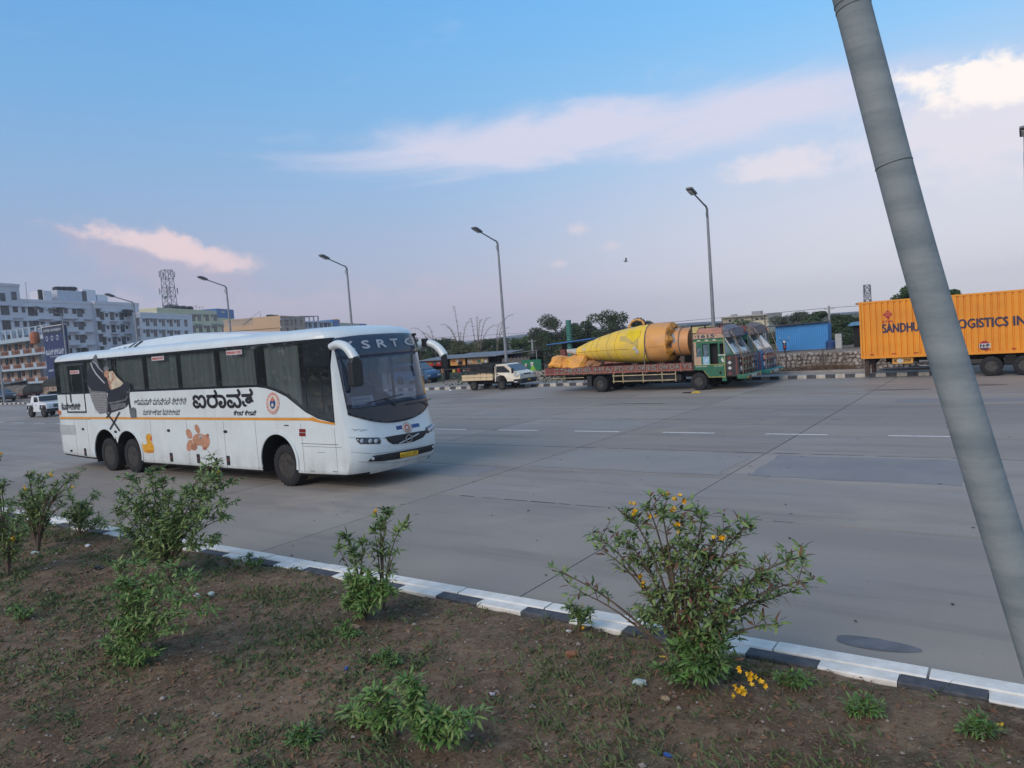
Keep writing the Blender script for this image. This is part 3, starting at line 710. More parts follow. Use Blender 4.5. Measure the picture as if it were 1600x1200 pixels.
lg = [z5(357, 1062), z5(400, 1018), z5(600, 985), z5(740, 958), z5(850, 930), z5(858, 955), z5(835, 980), z5(740, 1005), z5(600, 1040), z5(480, 1058)]
LG = fpatch('lower_grille', lg, .012, MATS['black_mesh_grille'])
for cx, cy in ((393, 1040), (842, 950)): c = z5(cx, cy); MB().lathe([(.03, 0), (.034, .02), (0, .03)], (F(c[0], c[1]) + .012, c[0], c[1]), 'x', 12).build('fog_lamp', M_lampglass, LG, smooth=True)
pl = [z5(595, 997), z5(728, 975), z5(728, 1012), z5(597, 1035)]
PLm = mat('yellow_number_plate', (.78, .46, .03), .5, var=.05)
c0 = [(p[0], p[1]) for p in pl]; P_ = fpatch('number_plate', c0, .035, PLm, solid=.01)
M_ink = mat('black_print', (.015, .015, .018), .6)
textmesh('KA 57 F 1187', c0[0][0] + .04, (c0[3][1] + c0[0][1]) / 2 - .035, c0[1][0] - .04, (c0[3][1] + c0[0][1]) / 2 + .035, lambda u, v, k: (F(u, v) + .0375 + k * .0005, u, v), 'plate_print', M_ink, P_)
# crest with two blue bars
M_blue = mat('deep_blue_print', (.03, .08, .25), .5); M_red = mat('faded_red_print', (.62, .20, .15), .5); M_cream = mat('cream_print', (.70, .66, .58), .5)
c = z5(652, 805)
def ringpts(c, ra, rb, n=28): return [(c[0] + ra * math.cos(2 * math.pi * k / n), c[1] + rb * math.sin(2 * math.pi * k / n)) for k in range(n)]
E1 = fpatch('front_crest', ringpts(c, .15, .125), .006, M_cream, solid=.002)
for k in range(16):
    t = 2 * math.pi * k / 16; pc = (c[0] + .125 * math.cos(t), c[1] + .103 * math.sin(t)); fpatch('crest_mark', ringpts(pc, .015, .012, 6), .008, M_red, E1, solid=.001)
fpatch('crest_core', ringpts(c, .085, .072), .008, M_red, E1, solid=.001); fpatch('crest_bird', ringpts((c[0], c[1] - .01), .045, .035, 12), .0095, M_cream, E1, solid=.001)
a = z5(575, 822); b = z5(618, 803); fpatch('blue_bar', [(a[0], a[1] - .005), (b[0], a[1] - .005), (b[0], a[1] + .075), (a[0], a[1] + .075)], .005, M_blue, solid=.002)
a = z5(690, 808); b = z5(745, 790); fpatch('blue_bar', [(a[0], a[1] - .005), (b[0], a[1] - .005), (b[0], a[1] + .075), (a[0], a[1] + .075)], .005, M_blue, solid=.002)
# creases, gaps and scuffs of the front
def fline(p, q, w, m, off=.004, n='panel_gap'):
    d = Vector((q[0] - p[0], q[1] - p[1])).normalized(); s_ = Vector((-d.y, d.x)) * w / 2
    return fpatch(n, [(p[0] - s_.x, p[1] - s_.y), (q[0] - s_.x, q[1] - s_.y), (q[0] + s_.x, q[1] + s_.y), (p[0] + s_.x, p[1] + s_.y)], off, m, solid=.002)
for a, b in (((215, 880), (262, 881)), ((455, 885), (487, 888)), ((230, 990), (400, 1003)), ((400, 1003), (560, 985)), ((560, 985), (760, 945)), ((285, 1062), (357, 1066)), ((357, 1070), (560, 1072)), ((560, 1072), (760, 1030)), ((760, 1030), (862, 990))):
    fline(z5(*a), z5(*b), .012, mat('soft_crease_grey', (.42, .42, .41), .6))  # thin grey strips drawn along the bumper creases and panel lines
for k in range(7):
    a = z5(235 + k * 16, 820 + (k * 37) % 22); b = z5(252 + k * 16, 818 + (k * 53) % 26); fline(a, b, .012, mat('scuff_grime', (.34, .35, .36), .7), n='scuff')
# wipers
for p, q, r_ in (((345, 622), (610, 556), (560, 640)), ((640, 632), (820, 590), (800, 640))):
    mb = MB(); a, b = z5(*p), z5(*q); mb.tube([(F(*lerp(Vector(a), Vector(b), t)) + .05, *lerp(Vector(a), Vector(b), t)) for t in (0, .25, .5, .75, 1)], .013, 6)
    c = z5(*r_); m2 = lerp(Vector(a), Vector(b), .5); mb.tube([(F(*m2) + .06, *m2), (F(*c) + .05, *c)], .015, 6); mb.build('wiper', M_black, bus)
# rear view mirror arms
def arm(pts, Y, rad, name='mirror_arm'):
    mb = MB(); P3 = [Vector((at(500 + x / 4.8, 500 + y / 4.8, Yk).x - BX, (Yk - BY) / SY, at(500 + x / 4.8, 500 + y / 4.8, Yk).z)) for (x, y), Yk in zip(pts, Y)]
    # resample smoothly
    Q = []
    for i in range(len(P3) - 1):
        p0 = P3[max(i - 1, 0)]; p1 = P3[i]; p2 = P3[i + 1]; p3 = P3[min(i + 2, len(P3) - 1)]
        for s_ in range(5):
            t = s_ / 5; Q.append(.5 * ((2 * p1) + (p2 - p0) * t + (2 * p0 - 5 * p1 + 4 * p2 - p3) * t * t + (3 * p1 - p0 - 3 * p2 + p3) * t ** 3))
    Q.append(P3[-1]); n = len(Q)
    rr = [lerp(rad[0], rad[1], i / (n - 1)) for i in range(n)]
    mb.tube(Q, rr, 12); return mb.build(name, M_bw, bus, smooth=True), P3[-1]
A1, e1 = arm([(88, 200), (130, 182), (185, 195), (230, 240), (262, 290)], [10.86, 10.80, 10.74, 10.72, 10.72], (.085, .105))
A2, e2 = arm([(735, 190), (775, 172), (840, 178), (895, 215), (932, 268)], [13.55, 13.65, 13.7, 13.75, 13.75], (.08, .10))
MB().bx(e2.x - .55, e2.x - .40, 1.22, 1.34, 3.05, 3.25).build('arm_bracket', M_black, bus, bevel=.02)
for e, w_ in ((e1, 1), (e2, -1)):
    mb = MB(); mb.prism([(-.14, -.62), (.10, -.62), (.14, -.52), (.14, -.10), (.08, .0), (-.10, .0), (-.15, -.10), (-.15, -.55)], 'x', -.10, .07)
    mh = mb.build('mirror_head', M_black, A1 if w_ > 0 else A2, bevel=.03); mh.location = (e.x + .0, e.y + (.0), e.z + .03)
    MB().bx(-.108, -.10, -.11, .10, -.58, -.05).build('mirror_glass', M_chrome, mh)
    if w_ < 0: mh.scale = (.6, .45, .55)

# roof air-conditioner and vents
def rz(px, py, Y): p = at(px, py, Y); return (p.x - BX, p.z)
ac = MB(); prof = [(2.75, 3.55), (3.0, 3.69), (4.47, 3.815), (6.2, 3.87), (7.2, 3.86), (8.1, 3.79), (9.4, 3.72), (10.4, 3.60), (10.4, 3.5), (2.75, 3.5)]
ac.prism(prof, 'y', -1.02, 1.02, sc=lambda p: 1.0 - .32 * max(0, (p[1] - 3.6) / .27))
AC = ac.build('air_conditioner', M_bw, bus, smooth=True, bevel=.04)
for k in range(5):
    x = 3.15 + k * .30; zt = lerp(3.70, 3.80, (x - 3.1) / 1.3)
    MB().add([(x, -.985, 3.625), (x + .15, -.985, 3.63), (x + .27, -.80, zt + .012), (x + .12, -.80, zt + .002), (x, -.975, 3.60), (x + .15, -.975, 3.60), (x + .27, -.79, zt - .03), (x + .12, -.79, zt - .03)], [(0, 1, 2, 3), (4, 7, 6, 5), (0, 4, 5, 1), (1, 5, 6, 2), (2, 6, 7, 3), (3, 7, 4, 0)]).build('vent_slot', M_black, AC)

# stripe, grooves, latches, lamps of the near side
MB().bx(.14, 12.33, -1.306, -1.298, 1.583, 1.640).build('orange_stripe', M_or, bus)
sw = [(12.33, 1.640), (12.33, 1.583), (12.6, 1.50), (12.85, 1.452), (13.16, 1.42), (13.16, 1.475), (12.85, 1.505), (12.6, 1.56)]
MB().prism([(12.33, 1.64), (12.33, 1.583), (12.6, 1.545), (12.85, 1.515), (13.16, 1.49), (13.16, 1.535), (12.85, 1.565), (12.6, 1.602), (12.45, 1.66)], 'y', -1.3065, -1.298).build('orange_sweep', M_or, bus)
MB().bx(.14, 12.4, -1.309, -1.299, 1.655, 1.675).build('rub_rail', M_bw, bus)
gp = MB()
for x, a, b in ((.16, .5, 1.57), (1.1, .45, 1.57), (1.9, .42, 1.57), (5.55, .38, 1.57), (7.35, .38, 1.57), (9.0, .38, 1.57), (10.3, .38, 1.57), (12.0, .40, 1.50), (13.12, .45, 1.42)): gp.bx(x - .004, x + .004, -1.3015, -1.299, a, b)
gp.bx(11.95, 13.2, -1.3015, -1.299, 1.045, 1.057); gp.bx(12.0, 13.3, -1.3015, -1.299, .985, .993); gp.bx(12.5, 12.75, -1.3015, -1.299, .86, .868); gp.bx(.16, 2.2, -1.3015, -1.299, 1.565, 1.575)
gp.bx(12.2, 12.35, -1.3015, -1.299, .42, .432); gp.bx(12.95, 13.1, -1.3015, -1.299, .44, .452)
gp.build('panel_gaps', M_gap, bus, kind='stuff')
for x, y in ((230, 787), (147, 943), (465, 806), (847, 797), (1257, 805)):
    a, b = z1(x, y); mb = MB(); mb.lathe([(.0, -.012), (.075, -.012), (.08, 0)], (0, 0, 0), 'y', 16); o = mb.build('latch', M_black, bus); o.location = (a, -1.300, b); o.scale = (1, 1, .5)
for x, y in ((247, 950), (868, 987), (1063, 997), (1278, 1010)):
    a, b = z1(x, y); MB().bx(a - .07, a + .07, -1.310, -1.298, b - .13, b + .11).build('side_marker', M_black, bus, bevel=.01)
    MB().bx(a - .035, a + .035, -1.3125, -1.308, b - .02, b + .03).build('marker_reflector', mat('dim_red_reflector', (.25, .05, .03), .3), bus)
for dx, dy in ((-8, -6), (6, -6), (6, 10)):
    a, b = z1(60 + dx, 668 + dy); MB().bx(a - .06, a + .06, -1.309, -1.298, b - .035, b + .035).build('rear_reflector', mat('orange_reflector', (.62, .16, .05), .3), bus)
for y in (768, 795):
    a, b = z2(412, y); MB().bx(a - .11, a + .11, -1.312, -1.298, b - .04, b + .04).build('side_lamp', mat('dark_red_lamp', (.22, .02, .02), .2, coat=.5), bus, bevel=.01)
mb = MB(); a, b = z1(60, 825); c, d = z1(170, 757)
for k in range(14): x = lerp(a + .1, c, k / 13); mb.bx(x, x + .03, -1.308, -1.298, b, d)
mb.build('louvre', mat('grey_louvre', (.45, .48, .47), .5), bus)
# white rims round the arches
for cx, cz, r, t0, t1 in ((2.98, .56, .73, 38, 186), (4.27, .56, .70, -12, 140), (11.1, .60, .665, -14, 194)):
    mb = MB(); n = 30
    for k in range(n):
        a, b = R(lerp(t0, t1, k / n)), R(lerp(t0, t1, (k + 1) / n))
        q = [(cx + rr * math.cos(t), cz + rr * math.sin(t)) for rr, t in ((r - .012, a), (r + .06, a), (r + .06, b), (r - .012, b))]
        mb.prism(q, 'y', -1.322, -1.296)
    mb.build('arch_rim', M_bw, bus, weld=True)
# emergency door trim
mb = MB(); a, b = z1(120, 670); c, d = z1(222, 328); c -= .02
mb.bx(a, a + .03, -1.3105, -1.299, b, d); mb.bx(c - .05, c, -1.3105, -1.299, b, d); mb.bx(a, c, -1.3105, -1.299, b, b + .05); mb.bx(a + .28, a + .36, -1.3103, -1.299, b + .33, 2.37); mb.bx(a - .05, c + .12, -1.3103, -1.299, 3.24, 3.31)
mb.build('emergency_door_frame', mat('dark_trim', (.035, .04, .048), .4), bus)
# stickers on the glass
for x0, y0, x1, y1 in ((138, 365, 203, 387), (727, 266, 815, 288), (1265, 222, 1377, 246)):
    a, b = z1(x0, (y0 + y1) / 2 + 4); c, d = z1(x1, (y0 + y1) / 2 - 4); zc = (b + d) / 2
    o = MB().bx(a, c, -1.3125, -1.3065, zc - .055, zc + .055).build('sticker', mat('white_sticker', (.62, .58, .58), .5), bus)
    textmesh('EMERGENCY EXIT', a + .03, zc - .028, c - .03, zc + .028, lambda u, v, k: (u, -1.3135 - k * .0004, v), 'sticker_print', mat('red_print', (.55, .06, .05), .5), o, bold=.004)

# ---- printed pictures and lettering of the near side
ART = [0]; ARTB = [-1.3115]
def decal(name, pts, m, zf=z1, parent=bus, dep=None):
    ART[0] += 1; y = ARTB[0] - .0003 * ART[0] if dep is None else dep
    q = [zf(*p) for p in pts]; return MB().prism(q, 'y', y - .0001, y).build(name, m, parent)
def el_pts(cx, cy, rx, ry, n=20, rot=0):
    return [(cx + rx * math.cos(t) * math.cos(rot) - ry * math.sin(t) * math.sin(rot), cy + rx * math.cos(t) * math.sin(rot) + ry * math.sin(t) * math.cos(rot)) for t in [2 * math.pi * k / n for k in range(n)]]
def strip(pts, w):
    L, Rr = [], []
    for i, p in enumerate(pts):
        a = Vector(pts[max(i - 1, 0)]); b = Vector(pts[min(i + 1, len(pts) - 1)]); d = (b - a).normalized(); s_ = Vector((-d.y, d.x)) * w / 2
        L.append((p[0] + s_.x, p[1] + s_.y)); Rr.append((p[0] - s_.x, p[1] - s_.y))
    return L + Rr[::-1]
m_dk = mat('print_charcoal', (.020, .024, .034), .4, var=.2, scale=3); m_gy = mat('print_grey', (.16, .165, .18), .5, var=.2, scale=4); m_lg = mat('print_light_grey', (.42, .43, .45), .5, var=.1)
m_wk = mat('print_weave_grey', (.20, .20, .20), .6, var=.3, scale=14, stretch=(1, 1, 3)); m_sk = mat('print_skin', (.48, .26, .17), .6, var=.15, scale=5); m_cr = mat('print_cream', (.60, .52, .38), .6, var=.15, scale=5)
pram = decal('pram_print', [(264, 480), (261, 430), (266, 380), (285, 310), (300, 285), (312, 262), (322, 247), (335, 280), (360, 330), (385, 372), (400, 420), (432, 500), (415, 518), (290, 517), (268, 500)], m_dk)
decal('print_patch', [(306, 280), (320, 245), (330, 262), (336, 300), (352, 350), (330, 330)], m_gy, parent=pram)
decal('print_patch', strip([(288, 306), (300, 345), (325, 385), (355, 420), (389, 456)], 9), m_lg, parent=pram)
decal('print_patch', strip([(302, 296), (325, 315), (345, 345), (378, 378)], 6), m_lg, parent=pram)
decal('print_patch', [(266, 470), (300, 510), (400, 517), (412, 600), (412, 664), (352, 676), (322, 642), (300, 590), (285, 540)], m_wk, parent=pram)
for k in range(12): yy = 525 + k * 12; decal('weave_line', strip([(285 + k * 3.2, yy), (340, yy + 4), (404, yy + 1)], 3), m_lg, parent=pram)
decal('print_patch', [(412, 524), (470, 515), (566, 512), (564, 560), (552, 618), (520, 640), (430, 668), (410, 664)], m_dk, parent=pram)
decal('print_patch', strip([(420, 600), (480, 590), (540, 575), (560, 540)], 12), m_gy, parent=pram); decal('print_patch', [(430, 610), (540, 595), (545, 625), (440, 655)], m_gy, parent=pram)
decal('print_patch', el_pts(556, 500, 18, 26), m_gy, parent=pram); decal('print_patch', strip([(558, 540), (566, 600), (575, 650)], 10), m_dk, parent=pram)
decal('print_patch', [(566, 640), (600, 628), (612, 640), (618, 704), (580, 706), (572, 670)], m_gy, parent=pram)
decal('print_patch', [(425, 505), (480, 488), (525, 460), (556, 440), (572, 480), (566, 514), (430, 522)], m_dk, parent=pram)
for a, b in (((404, 668), (455, 738)), ((402, 704), (430, 668)), ((497, 662), (455, 740)), ((455, 738), (425, 792)), ((455, 738), (498, 800))): decal('print_strut', strip([a, b], 9), m_dk, parent=pram)
for a, b in (((375, 330), (420, 272)), ((425, 340), (437, 270)), ((440, 335), (495, 270))): decal('print_strut', strip([a, b], 5), m_dk, parent=pram)
decal('print_patch', el_pts(402, 352, 20, 18), m_gy, parent=pram)
decal('baby_face', el_pts(405, 388, 19, 26), m_sk, parent=pram)
decal('baby_cloth', [(424, 372), (448, 366), (480, 412), (527, 455), (505, 478), (440, 503), (420, 450)], m_cr, parent=pram)
decal('baby_arm', strip([(412, 412), (425, 455), (438, 498)], 13), m_sk, parent=pram); decal('baby_arm', strip([(447, 378), (458, 410), (440, 450), (428, 462)], 12), m_sk, parent=pram)
ART[0] = 0; ARTB[0] = -1.3012
my = mat('print_duck_yellow', (.72, .36, .03), .5, var=.12, scale=6); mo = mat('print_orange_red', (.60, .09, .02), .5)
dk = decal('duck_print', [(654, 878), (668, 900), (690, 892), (688, 870), (720, 872), (732, 890), (742, 915), (744, 945), (738, 958), (700, 961), (668, 950), (658, 915)], my)
decal('duck_head', el_pts(704, 848, 22, 30), my, parent=dk); decal('duck_beak', [(714, 845), (730, 840), (724, 858), (732, 872), (716, 868)], mo, parent=dk); decal('duck_shade', [(668, 950), (700, 935), (740, 940), (738, 958), (700, 961)], mat('print_duck_shade', (.62, .24, .02), .5), parent=dk)
mt = mat('print_teddy_tan', (.52, .26, .16), .6, var=.15, scale=9); mt2 = mat('print_teddy_shade', (.38, .17, .10), .6, var=.15, scale=9)
td = decal('teddy_print', el_pts(1068, 862, 50, 44), mt)
decal('teddy_limb', el_pts(995, 822, 20, 38, rot=-.35), mt, parent=td); decal('teddy_limb', el_pts(1054, 785, 16, 34, rot=-.35), mt, parent=td); decal('teddy_limb', el_pts(1000, 905, 22, 42, rot=.2), mt, parent=td)
decal('teddy_limb', el_pts(1032, 915, 22, 26), mt2, parent=td); decal('teddy_head', el_pts(1112, 878, 33, 50), mt, parent=td); decal('teddy_ear', el_pts(1108, 925, 16, 14), mt2, parent=td); decal('teddy_ear', el_pts(1128, 832, 12, 12), mt2, parent=td)
decal('teddy_face', el_pts(1078, 842, 12, 14), m_lg, parent=td); decal('teddy_nose', el_pts(1080, 850, 5, 5, 8), m_dk, parent=td); decal('teddy_seam', strip([(1030, 880), (1060, 900), (1090, 905)], 3), mt2, parent=td)
def tb(txt, x0, y0, x1, y1, name, bold, zf=z1, m=M_ink):
    ART[0] += 1; yy = ARTB[0] - .0003 * ART[0]; a = zf(x0, y1); b = zf(x1, y0); za = zf((x0 + x1) / 2, y1)[1]; zb = zf((x0 + x1) / 2, y0)[1]
    return textmesh(txt, a[0], za, b[0], zb, lambda u, v, k: (u, yy - k * .0003, v), name, m, bus, bold=bold)
tb('ಐರಾವತ', 1028, 503, 1450, 632, 'name_lettering', .022)
tb('ಆರಾಮವಾಗಿ ಮಗುವಿನಂತೆ ನಿದ್ರಿಸಿ', 602, 560, 975, 612, 'slogan_lettering', .0)
tb('ಮಲ್ಟಿ ಆಕ್ಸಲ್ ಸೆಮಿಸ್ಲೀಪರ್', 665, 642, 930, 686, 'slogan_lettering', .0)
tb('ಕ್ಲಬ್ ಕ್ಲಾಸ್', -62, 626, 92, 662, 'class_lettering', .004, zf=z2)
ARTB[0] = -1.3115
tb('ಕೆಎಸ್ಆರ್ಟಿಸಿ', 80, 597, 208, 646, 'operator_lettering', .006)
ARTB[0] = -1.3012
cr_ = decal('side_crest', el_pts(207, 578, 46, 78), mat('pale_red_print', (.66, .45, .40), .6), zf=z2)
decal('crest_field', el_pts(207, 578, 31, 55), M_cream, zf=z2, parent=cr_)
for k in range(16): t = 2 * math.pi * k / 16; decal('crest_mark', el_pts(207 + 38 * math.cos(t), 578 + 66 * math.sin(t), 4, 7, 6), M_red, zf=z2, parent=cr_)
decal('crest_bird', el_pts(207, 580, 19, 36), M_blue, zf=z2, parent=cr_); decal('crest_bird', [(188, 560), (205, 530), (222, 552), (208, 566)], M_red, zf=z2, parent=cr_); decal('crest_bird', el_pts(206, 590, 8, 14, 10), M_cream, zf=z2, parent=cr_)
a, b = z2(300, 732); MB().bx(a - .08, a + .08, -1.304, -1.298, b - .012, b + .012).build('small_print', M_ink, bus)

# wheels
for cx, r in ((2.95, .5), (4.30, .5), (11.27, .5)):
    wheel(r, .30, bus, (cx, -1.10, r), M_tyre, M_rim, -1, .60)
    wheel(r, .30, bus, (cx, 1.10, r), M_tyre, M_rim, 1, .60)
MB().bx(1.0, 12.8, -.7, .7, .34, .8).build('chassis', M_under, bus)
for s_ in (-1, 1): MB().bx(2.2, 2.24, *sorted((s_ * .95, s_ * 1.25)), .25, .6).build('mud_flap', M_black, bus)

# cabin: dashboard, seats, card, steering wheel, driver
MB().prism([(12.55, 1.36), (13.38, 1.36), (13.36, 1.72), (13.0, 1.84), (12.6, 1.70)], 'y', -1.14, 1.14).build('dashboard', M_int, bus, bevel=.03)
M_seat = mat('dark_blue_seat', (.04, .06, .11), .8, var=.2)
for x, y in ((11.35, -.62), (10.5, .7), (10.5, -.7)):
    s0 = MB().bx(x - .12, x, y - .25, y + .25, 1.75, 2.75).build('seat_backrest', M_seat, bus, bevel=.05); MB().bx(x, x + .45, y - .25, y + .25, 1.65, 1.80).build('seat_cushion', M_seat, s0, bevel=.04)
mb = MB(); ring = [Vector((12.42 + .12 * math.sin(t), -.62 + .25 * math.cos(t), 2.02 + .2 * math.sin(t))) for t in [2 * math.pi * k / 20 for k in range(21)]]
mb.tube(ring, .018, 6, cap=False); mb.tube([(12.8, -.62, 1.75), (12.42, -.62, 2.02)], .03, 6); mb.build('steering_wheel', M_black, bus)
a = z5(250, 620); b = z5(440, 620)
cardm = mat('cream_card', (.50, .50, .40), .6)
cd_ = MB().add([(F(a[0], 1.86) - .10, a[0], 1.80), (F(b[0], 1.86) - .10, b[0], 1.80), (F(b[0], 2.0) - .16, b[0], 2.06), (F(a[0], 2.0) - .16, a[0], 2.06)], [(0, 1, 2, 3)]).build('route_card', cardm, bus)
for k in range(3):
    textmesh(('ಬೆಂಗಳೂರು', 'ಹೈದರಾಬಾದ್', 'ಕಲಬುರಗಿ')[k], a[0] + .08, 1.975 - k * .075, b[0] - .1, 2.025 - k * .075, lambda u, v, kk: (F(u, 2.0) - .075 - (v - 1.80) * .23 - kk * 0 + .006, u, v), 'card_print', M_ink, cd_)
mb = MB()
for k in range(6): mb.tube([(13.30, -.05 + .015 * math.sin(k), 2.88 - k * .06), (13.30, -.05 + .02 * math.cos(k * 2), 2.83 - k * .06)], .028, 6)
mb.build('hanging_garland', mat('gold_tassel', (.45, .36, .12), .5), bus)
def skin_body(name, joints, bones, m, parent=None, sub=2):
    me = bpy.data.meshes.new(name); me.from_pydata([j[0] for j in joints], bones, []); me.materials.append(m)
    o = bpy.data.objects.new(name, me); COL.objects.link(o); md = o.modifiers.new('sk', 'SKIN'); md.use_smooth_shade = True
    for i, j in enumerate(joints): me.skin_vertices[0].data[i].radius = (j[1], j[2] if len(j) > 2 else j[1])
    me.skin_vertices[0].data[0].use_root = True
    s2 = o.modifiers.new('ss', 'SUBSURF'); s2.levels = sub; s2.render_levels = sub
    dg = bpy.context.evaluated_depsgraph_get(); dg.update(); me2 = bpy.data.meshes.new_from_object(o.evaluated_get(dg)); bpy.data.objects.remove(o)
    me2.name = name; o2 = link(name, me2, parent, smooth=False); me2.shade_smooth(); return o2
M_khaki = mat('khaki_shirt', (.34, .24, .13), .9, var=.1); M_skin = mat('brown_skin', (.20, .11, .07), .6, var=.08); M_hair = mat('black_hair', (.012, .011, .011), .6)
dr = empty('person', (BX, BY, 0), 'driver in a khaki shirt holding the steering wheel of the white coach', 'person')
J = [((11.62, -.62, 1.84), .15), ((11.58, -.62, 2.10), .155), ((11.60, -.62, 2.38), .17), ((11.62, -.62, 2.52), .07), ((11.63, -.62, 2.60), .06),
     ((11.62, -.84, 2.42), .07), ((11.85, -.90, 2.16), .05), ((12.12, -.82, 2.12), .04), ((11.62, -.40, 2.42), .07), ((11.85, -.34, 2.16), .05), ((12.12, -.42, 2.12), .04),
     ((11.68, -.74, 1.84), .11), ((12.10, -.76, 1.86), .085), ((12.22, -.76, 1.50), .06), ((11.68, -.50, 1.84), .11), ((12.10, -.48, 1.86), .085), ((12.22, -.48, 1.50), .06)]
bd = skin_body('clothed_body', J, [(0, 1), (1, 2), (2, 3), (3, 4), (2, 5), (5, 6), (6, 7), (2, 8), (8, 9), (9, 10), (0, 11), (11, 12), (12, 13), (0, 14), (14, 15), (15, 16)], M_khaki, dr)
bm = bmesh.new(); bmesh.ops.create_uvsphere(bm, u_segments=18, v_segments=14, radius=1)
for v in bm.verts:
    c = v.co; c.x *= .098; c.y *= .078; c.z *= .125
    if c.x > .07 and abs(c.y) < .02 and -.04 < c.z < .02: c.x += .02
    if c.z < -.06: c.y *= .8
me = bpy.data.meshes.new('head'); bm.to_mesh(me); bm.free(); me.materials.append(M_skin); me.shade_smooth(); hd = link('head', me, dr); hd.location = (11.66, -.62, 2.72)
bm = bmesh.new(); bmesh.ops.create_uvsphere(bm, u_segments=16, v_segments=12, radius=1)
bmesh.ops.delete(bm, geom=[v for v in bm.verts if v.co.z < -.1 and v.co.x > -.3 or v.co.x > .75], context='VERTS')
for v in bm.verts: v.co.x *= .106; v.co.y *= .086; v.co.z *= .134
me = bpy.data.meshes.new('hair'); bm.to_mesh(me); bm.free(); me.materials.append(M_hair); me.shade_smooth(); link('hair', me, hd)
for s_ in (-1, 1):
    mb = MB(); hc = Vector((12.22, -.62 + s_ * .20, 2.12)); mb.tube([Vector((12.10, -.62 + s_ * .20, 2.12)), hc + Vector((-.02, 0, 0)), hc + Vector((.05, 0, .01))], [.03, .04, .035], 8)
    for f_ in range(4): q = hc + Vector((.05, (f_ - 1.5) * .019, .01)); mb.tube([q, q + Vector((.04, 0, .01)), q + Vector((.05, 0, -.03)), q + Vector((.02, 0, -.045))], .009, 6)
    q = hc + Vector((.0, -s_ * .035, .0)); mb.tube([q, q + Vector((.03, -s_ * .02, -.02)), q + Vector((.05, -s_ * .01, -.035))], .010, 6); mb.build('hand', M_skin, dr, smooth=True)
    MB().lathe([(.0, -.008), (.014, 0), (0, .008)], (0, 0, 0), 'y', 8).build('ear', M_skin, hd).location = (.0, s_ * .078, 0)

# ================================================================ FAR SIDE OF THE ROAD
def on(px, py, A, B):
    """where the sight line of a pixel meets the upright plane through ground points A and B -> (distance along AB, z)"""
    d = ray(px, py); ax, ay = A; ux, uy = B[0] - A[0], B[1] - A[1]; L = math.hypot(ux, uy); ux /= L; uy /= L
    # d.x t = ax + ux u ; d.y t = ay + uy u
    det = d.x * (-uy) + ux * d.y; t = (ax * (-uy) + ux * ay) / det; u = (d.x * t - ax) * ux + (d.y * t - ay) * uy
    return u, CH + d.z * t

# ---- street lamps
M_pole = mat('grey_lamp_pole', (.27, .28, .30), .55, .3, var=.12, scale=3)
M_head = mat('lamp_housing', (.12, .125, .14), .5, .2)
def lamp(x, y, h, label, ang=0.0, lean=0.0):
    L = empty('street_lamp', (x, y, .1), label, 'street lamp', 'street lamps along the far kerb', rz=ang)
    MB().tube([(0, 0, 0), (0, 0, .5), (0, 0, h * .5), (0, 0, h - .1)], [.13, .115, .09, .062], 10).build('pole', M_pole, L, smooth=True)
    MB().bx(-.2, .2, -.2, .2, 0, .04).build('base_plate', M_pole, L)
    mb = MB(); pts = [(0, -.0, h - .25), (0, -.10, h - .02), (0, -.5, h + .08), (0, -1.1, h + .26), (0, -1.75, h + .44)]
    mb.tube(pts, [.055, .055, .045, .042, .04], 8); mb.build('arm', M_pole, L, smooth=True)
    mb = MB(); mb.tube([(0, -.05 - .16 * math.sin(t) * .8 - .02, h - .42 + .16 * math.cos(t)) for t in [k * .5 for k in range(9)]], .022, 6); mb.build('scroll', M_pole, L, smooth=True)
    mb = MB(); Mx = Matrix.Translation((0, -2.1, h + .54)) @ Matrix.Rotation(R(-17), 4, 'X')
    bm_ = [(-.38, .05), (-.30, .11), (.2, .13), (.42, .06), (.42, -.03), (.1, -.09), (-.3, -.06)]
    n = len(bm_); vs_ = []
    for w in (-.13, -.17, .17, .13)[0:4]:
        k = .7 if abs(w) < .15 else 1.0
        vs_ += [Mx @ Vector((w * (1 if k == 1 else 1.25), -p[0], p[1] * k)) for p in bm_]
    vs_ = [Mx @ Vector((wx, -p[0], p[1] * s_)) for wx, s_ in ((-.17, .5), (-.12, 1), (.12, 1), (.17, .5)) for p in bm_]
    fs = [tuple(range(n)), tuple(3 * n + k for k in range(n))[::-1]] + [(r_ * n + i, r_ * n + (i + 1) % n, (r_ + 1) * n + (i + 1) % n, (r_ + 1) * n + i) for r_ in range(3) for i in range(n)]
    mb.add(vs_, fs); hd = mb.build('lamp_head', M_head, L, smooth=True)
    MB().bx(-.10, .10, -.30, .22, -.095, -.08, Mx).build('lamp_glass', M_lampglass, hd)
    return L
lamp(-14.1, 39.35, 9.32, 'tallest-looking street lamp, rising behind the green truck cab')
lamp(-28.15, 39.35, 9.35, 'street lamp rising behind the small cream truck')
lamp(-40.6, 37.65, 9.1, 'street lamp seen above the coach windscreen and front roof', .05)
lamp(-53.5, 36.35, 8.95, 'street lamp seen beside the blue rooftop box of the yellow-green building', .06)
lamp(-65.9, 35.2, 8.75, 'street lamp in front of the grey apartment block, nearer its right end', .08)
lamp(-77.4, 34.15, 8.6, 'street lamp standing in front of the navy sign tower', .09)
lamp(-90.3, 33.1, 8.4, 'street lamp in front of the balconied lodge at the left edge', .09)
lamp(.02, 39.4, 9.3, 'street lamp cut by the right edge of the photo', 0)

# ---- helper vehicles
M_wt = mat('vehicle_white_paint', (.72, .74, .76), .3, var=.04, coat=.3)
def small_wheel(parent, x, y, r, out, w=.2): return wheel(r, w, parent, (x, y, r), M_tyre, M_rim, out, .58, n=20)

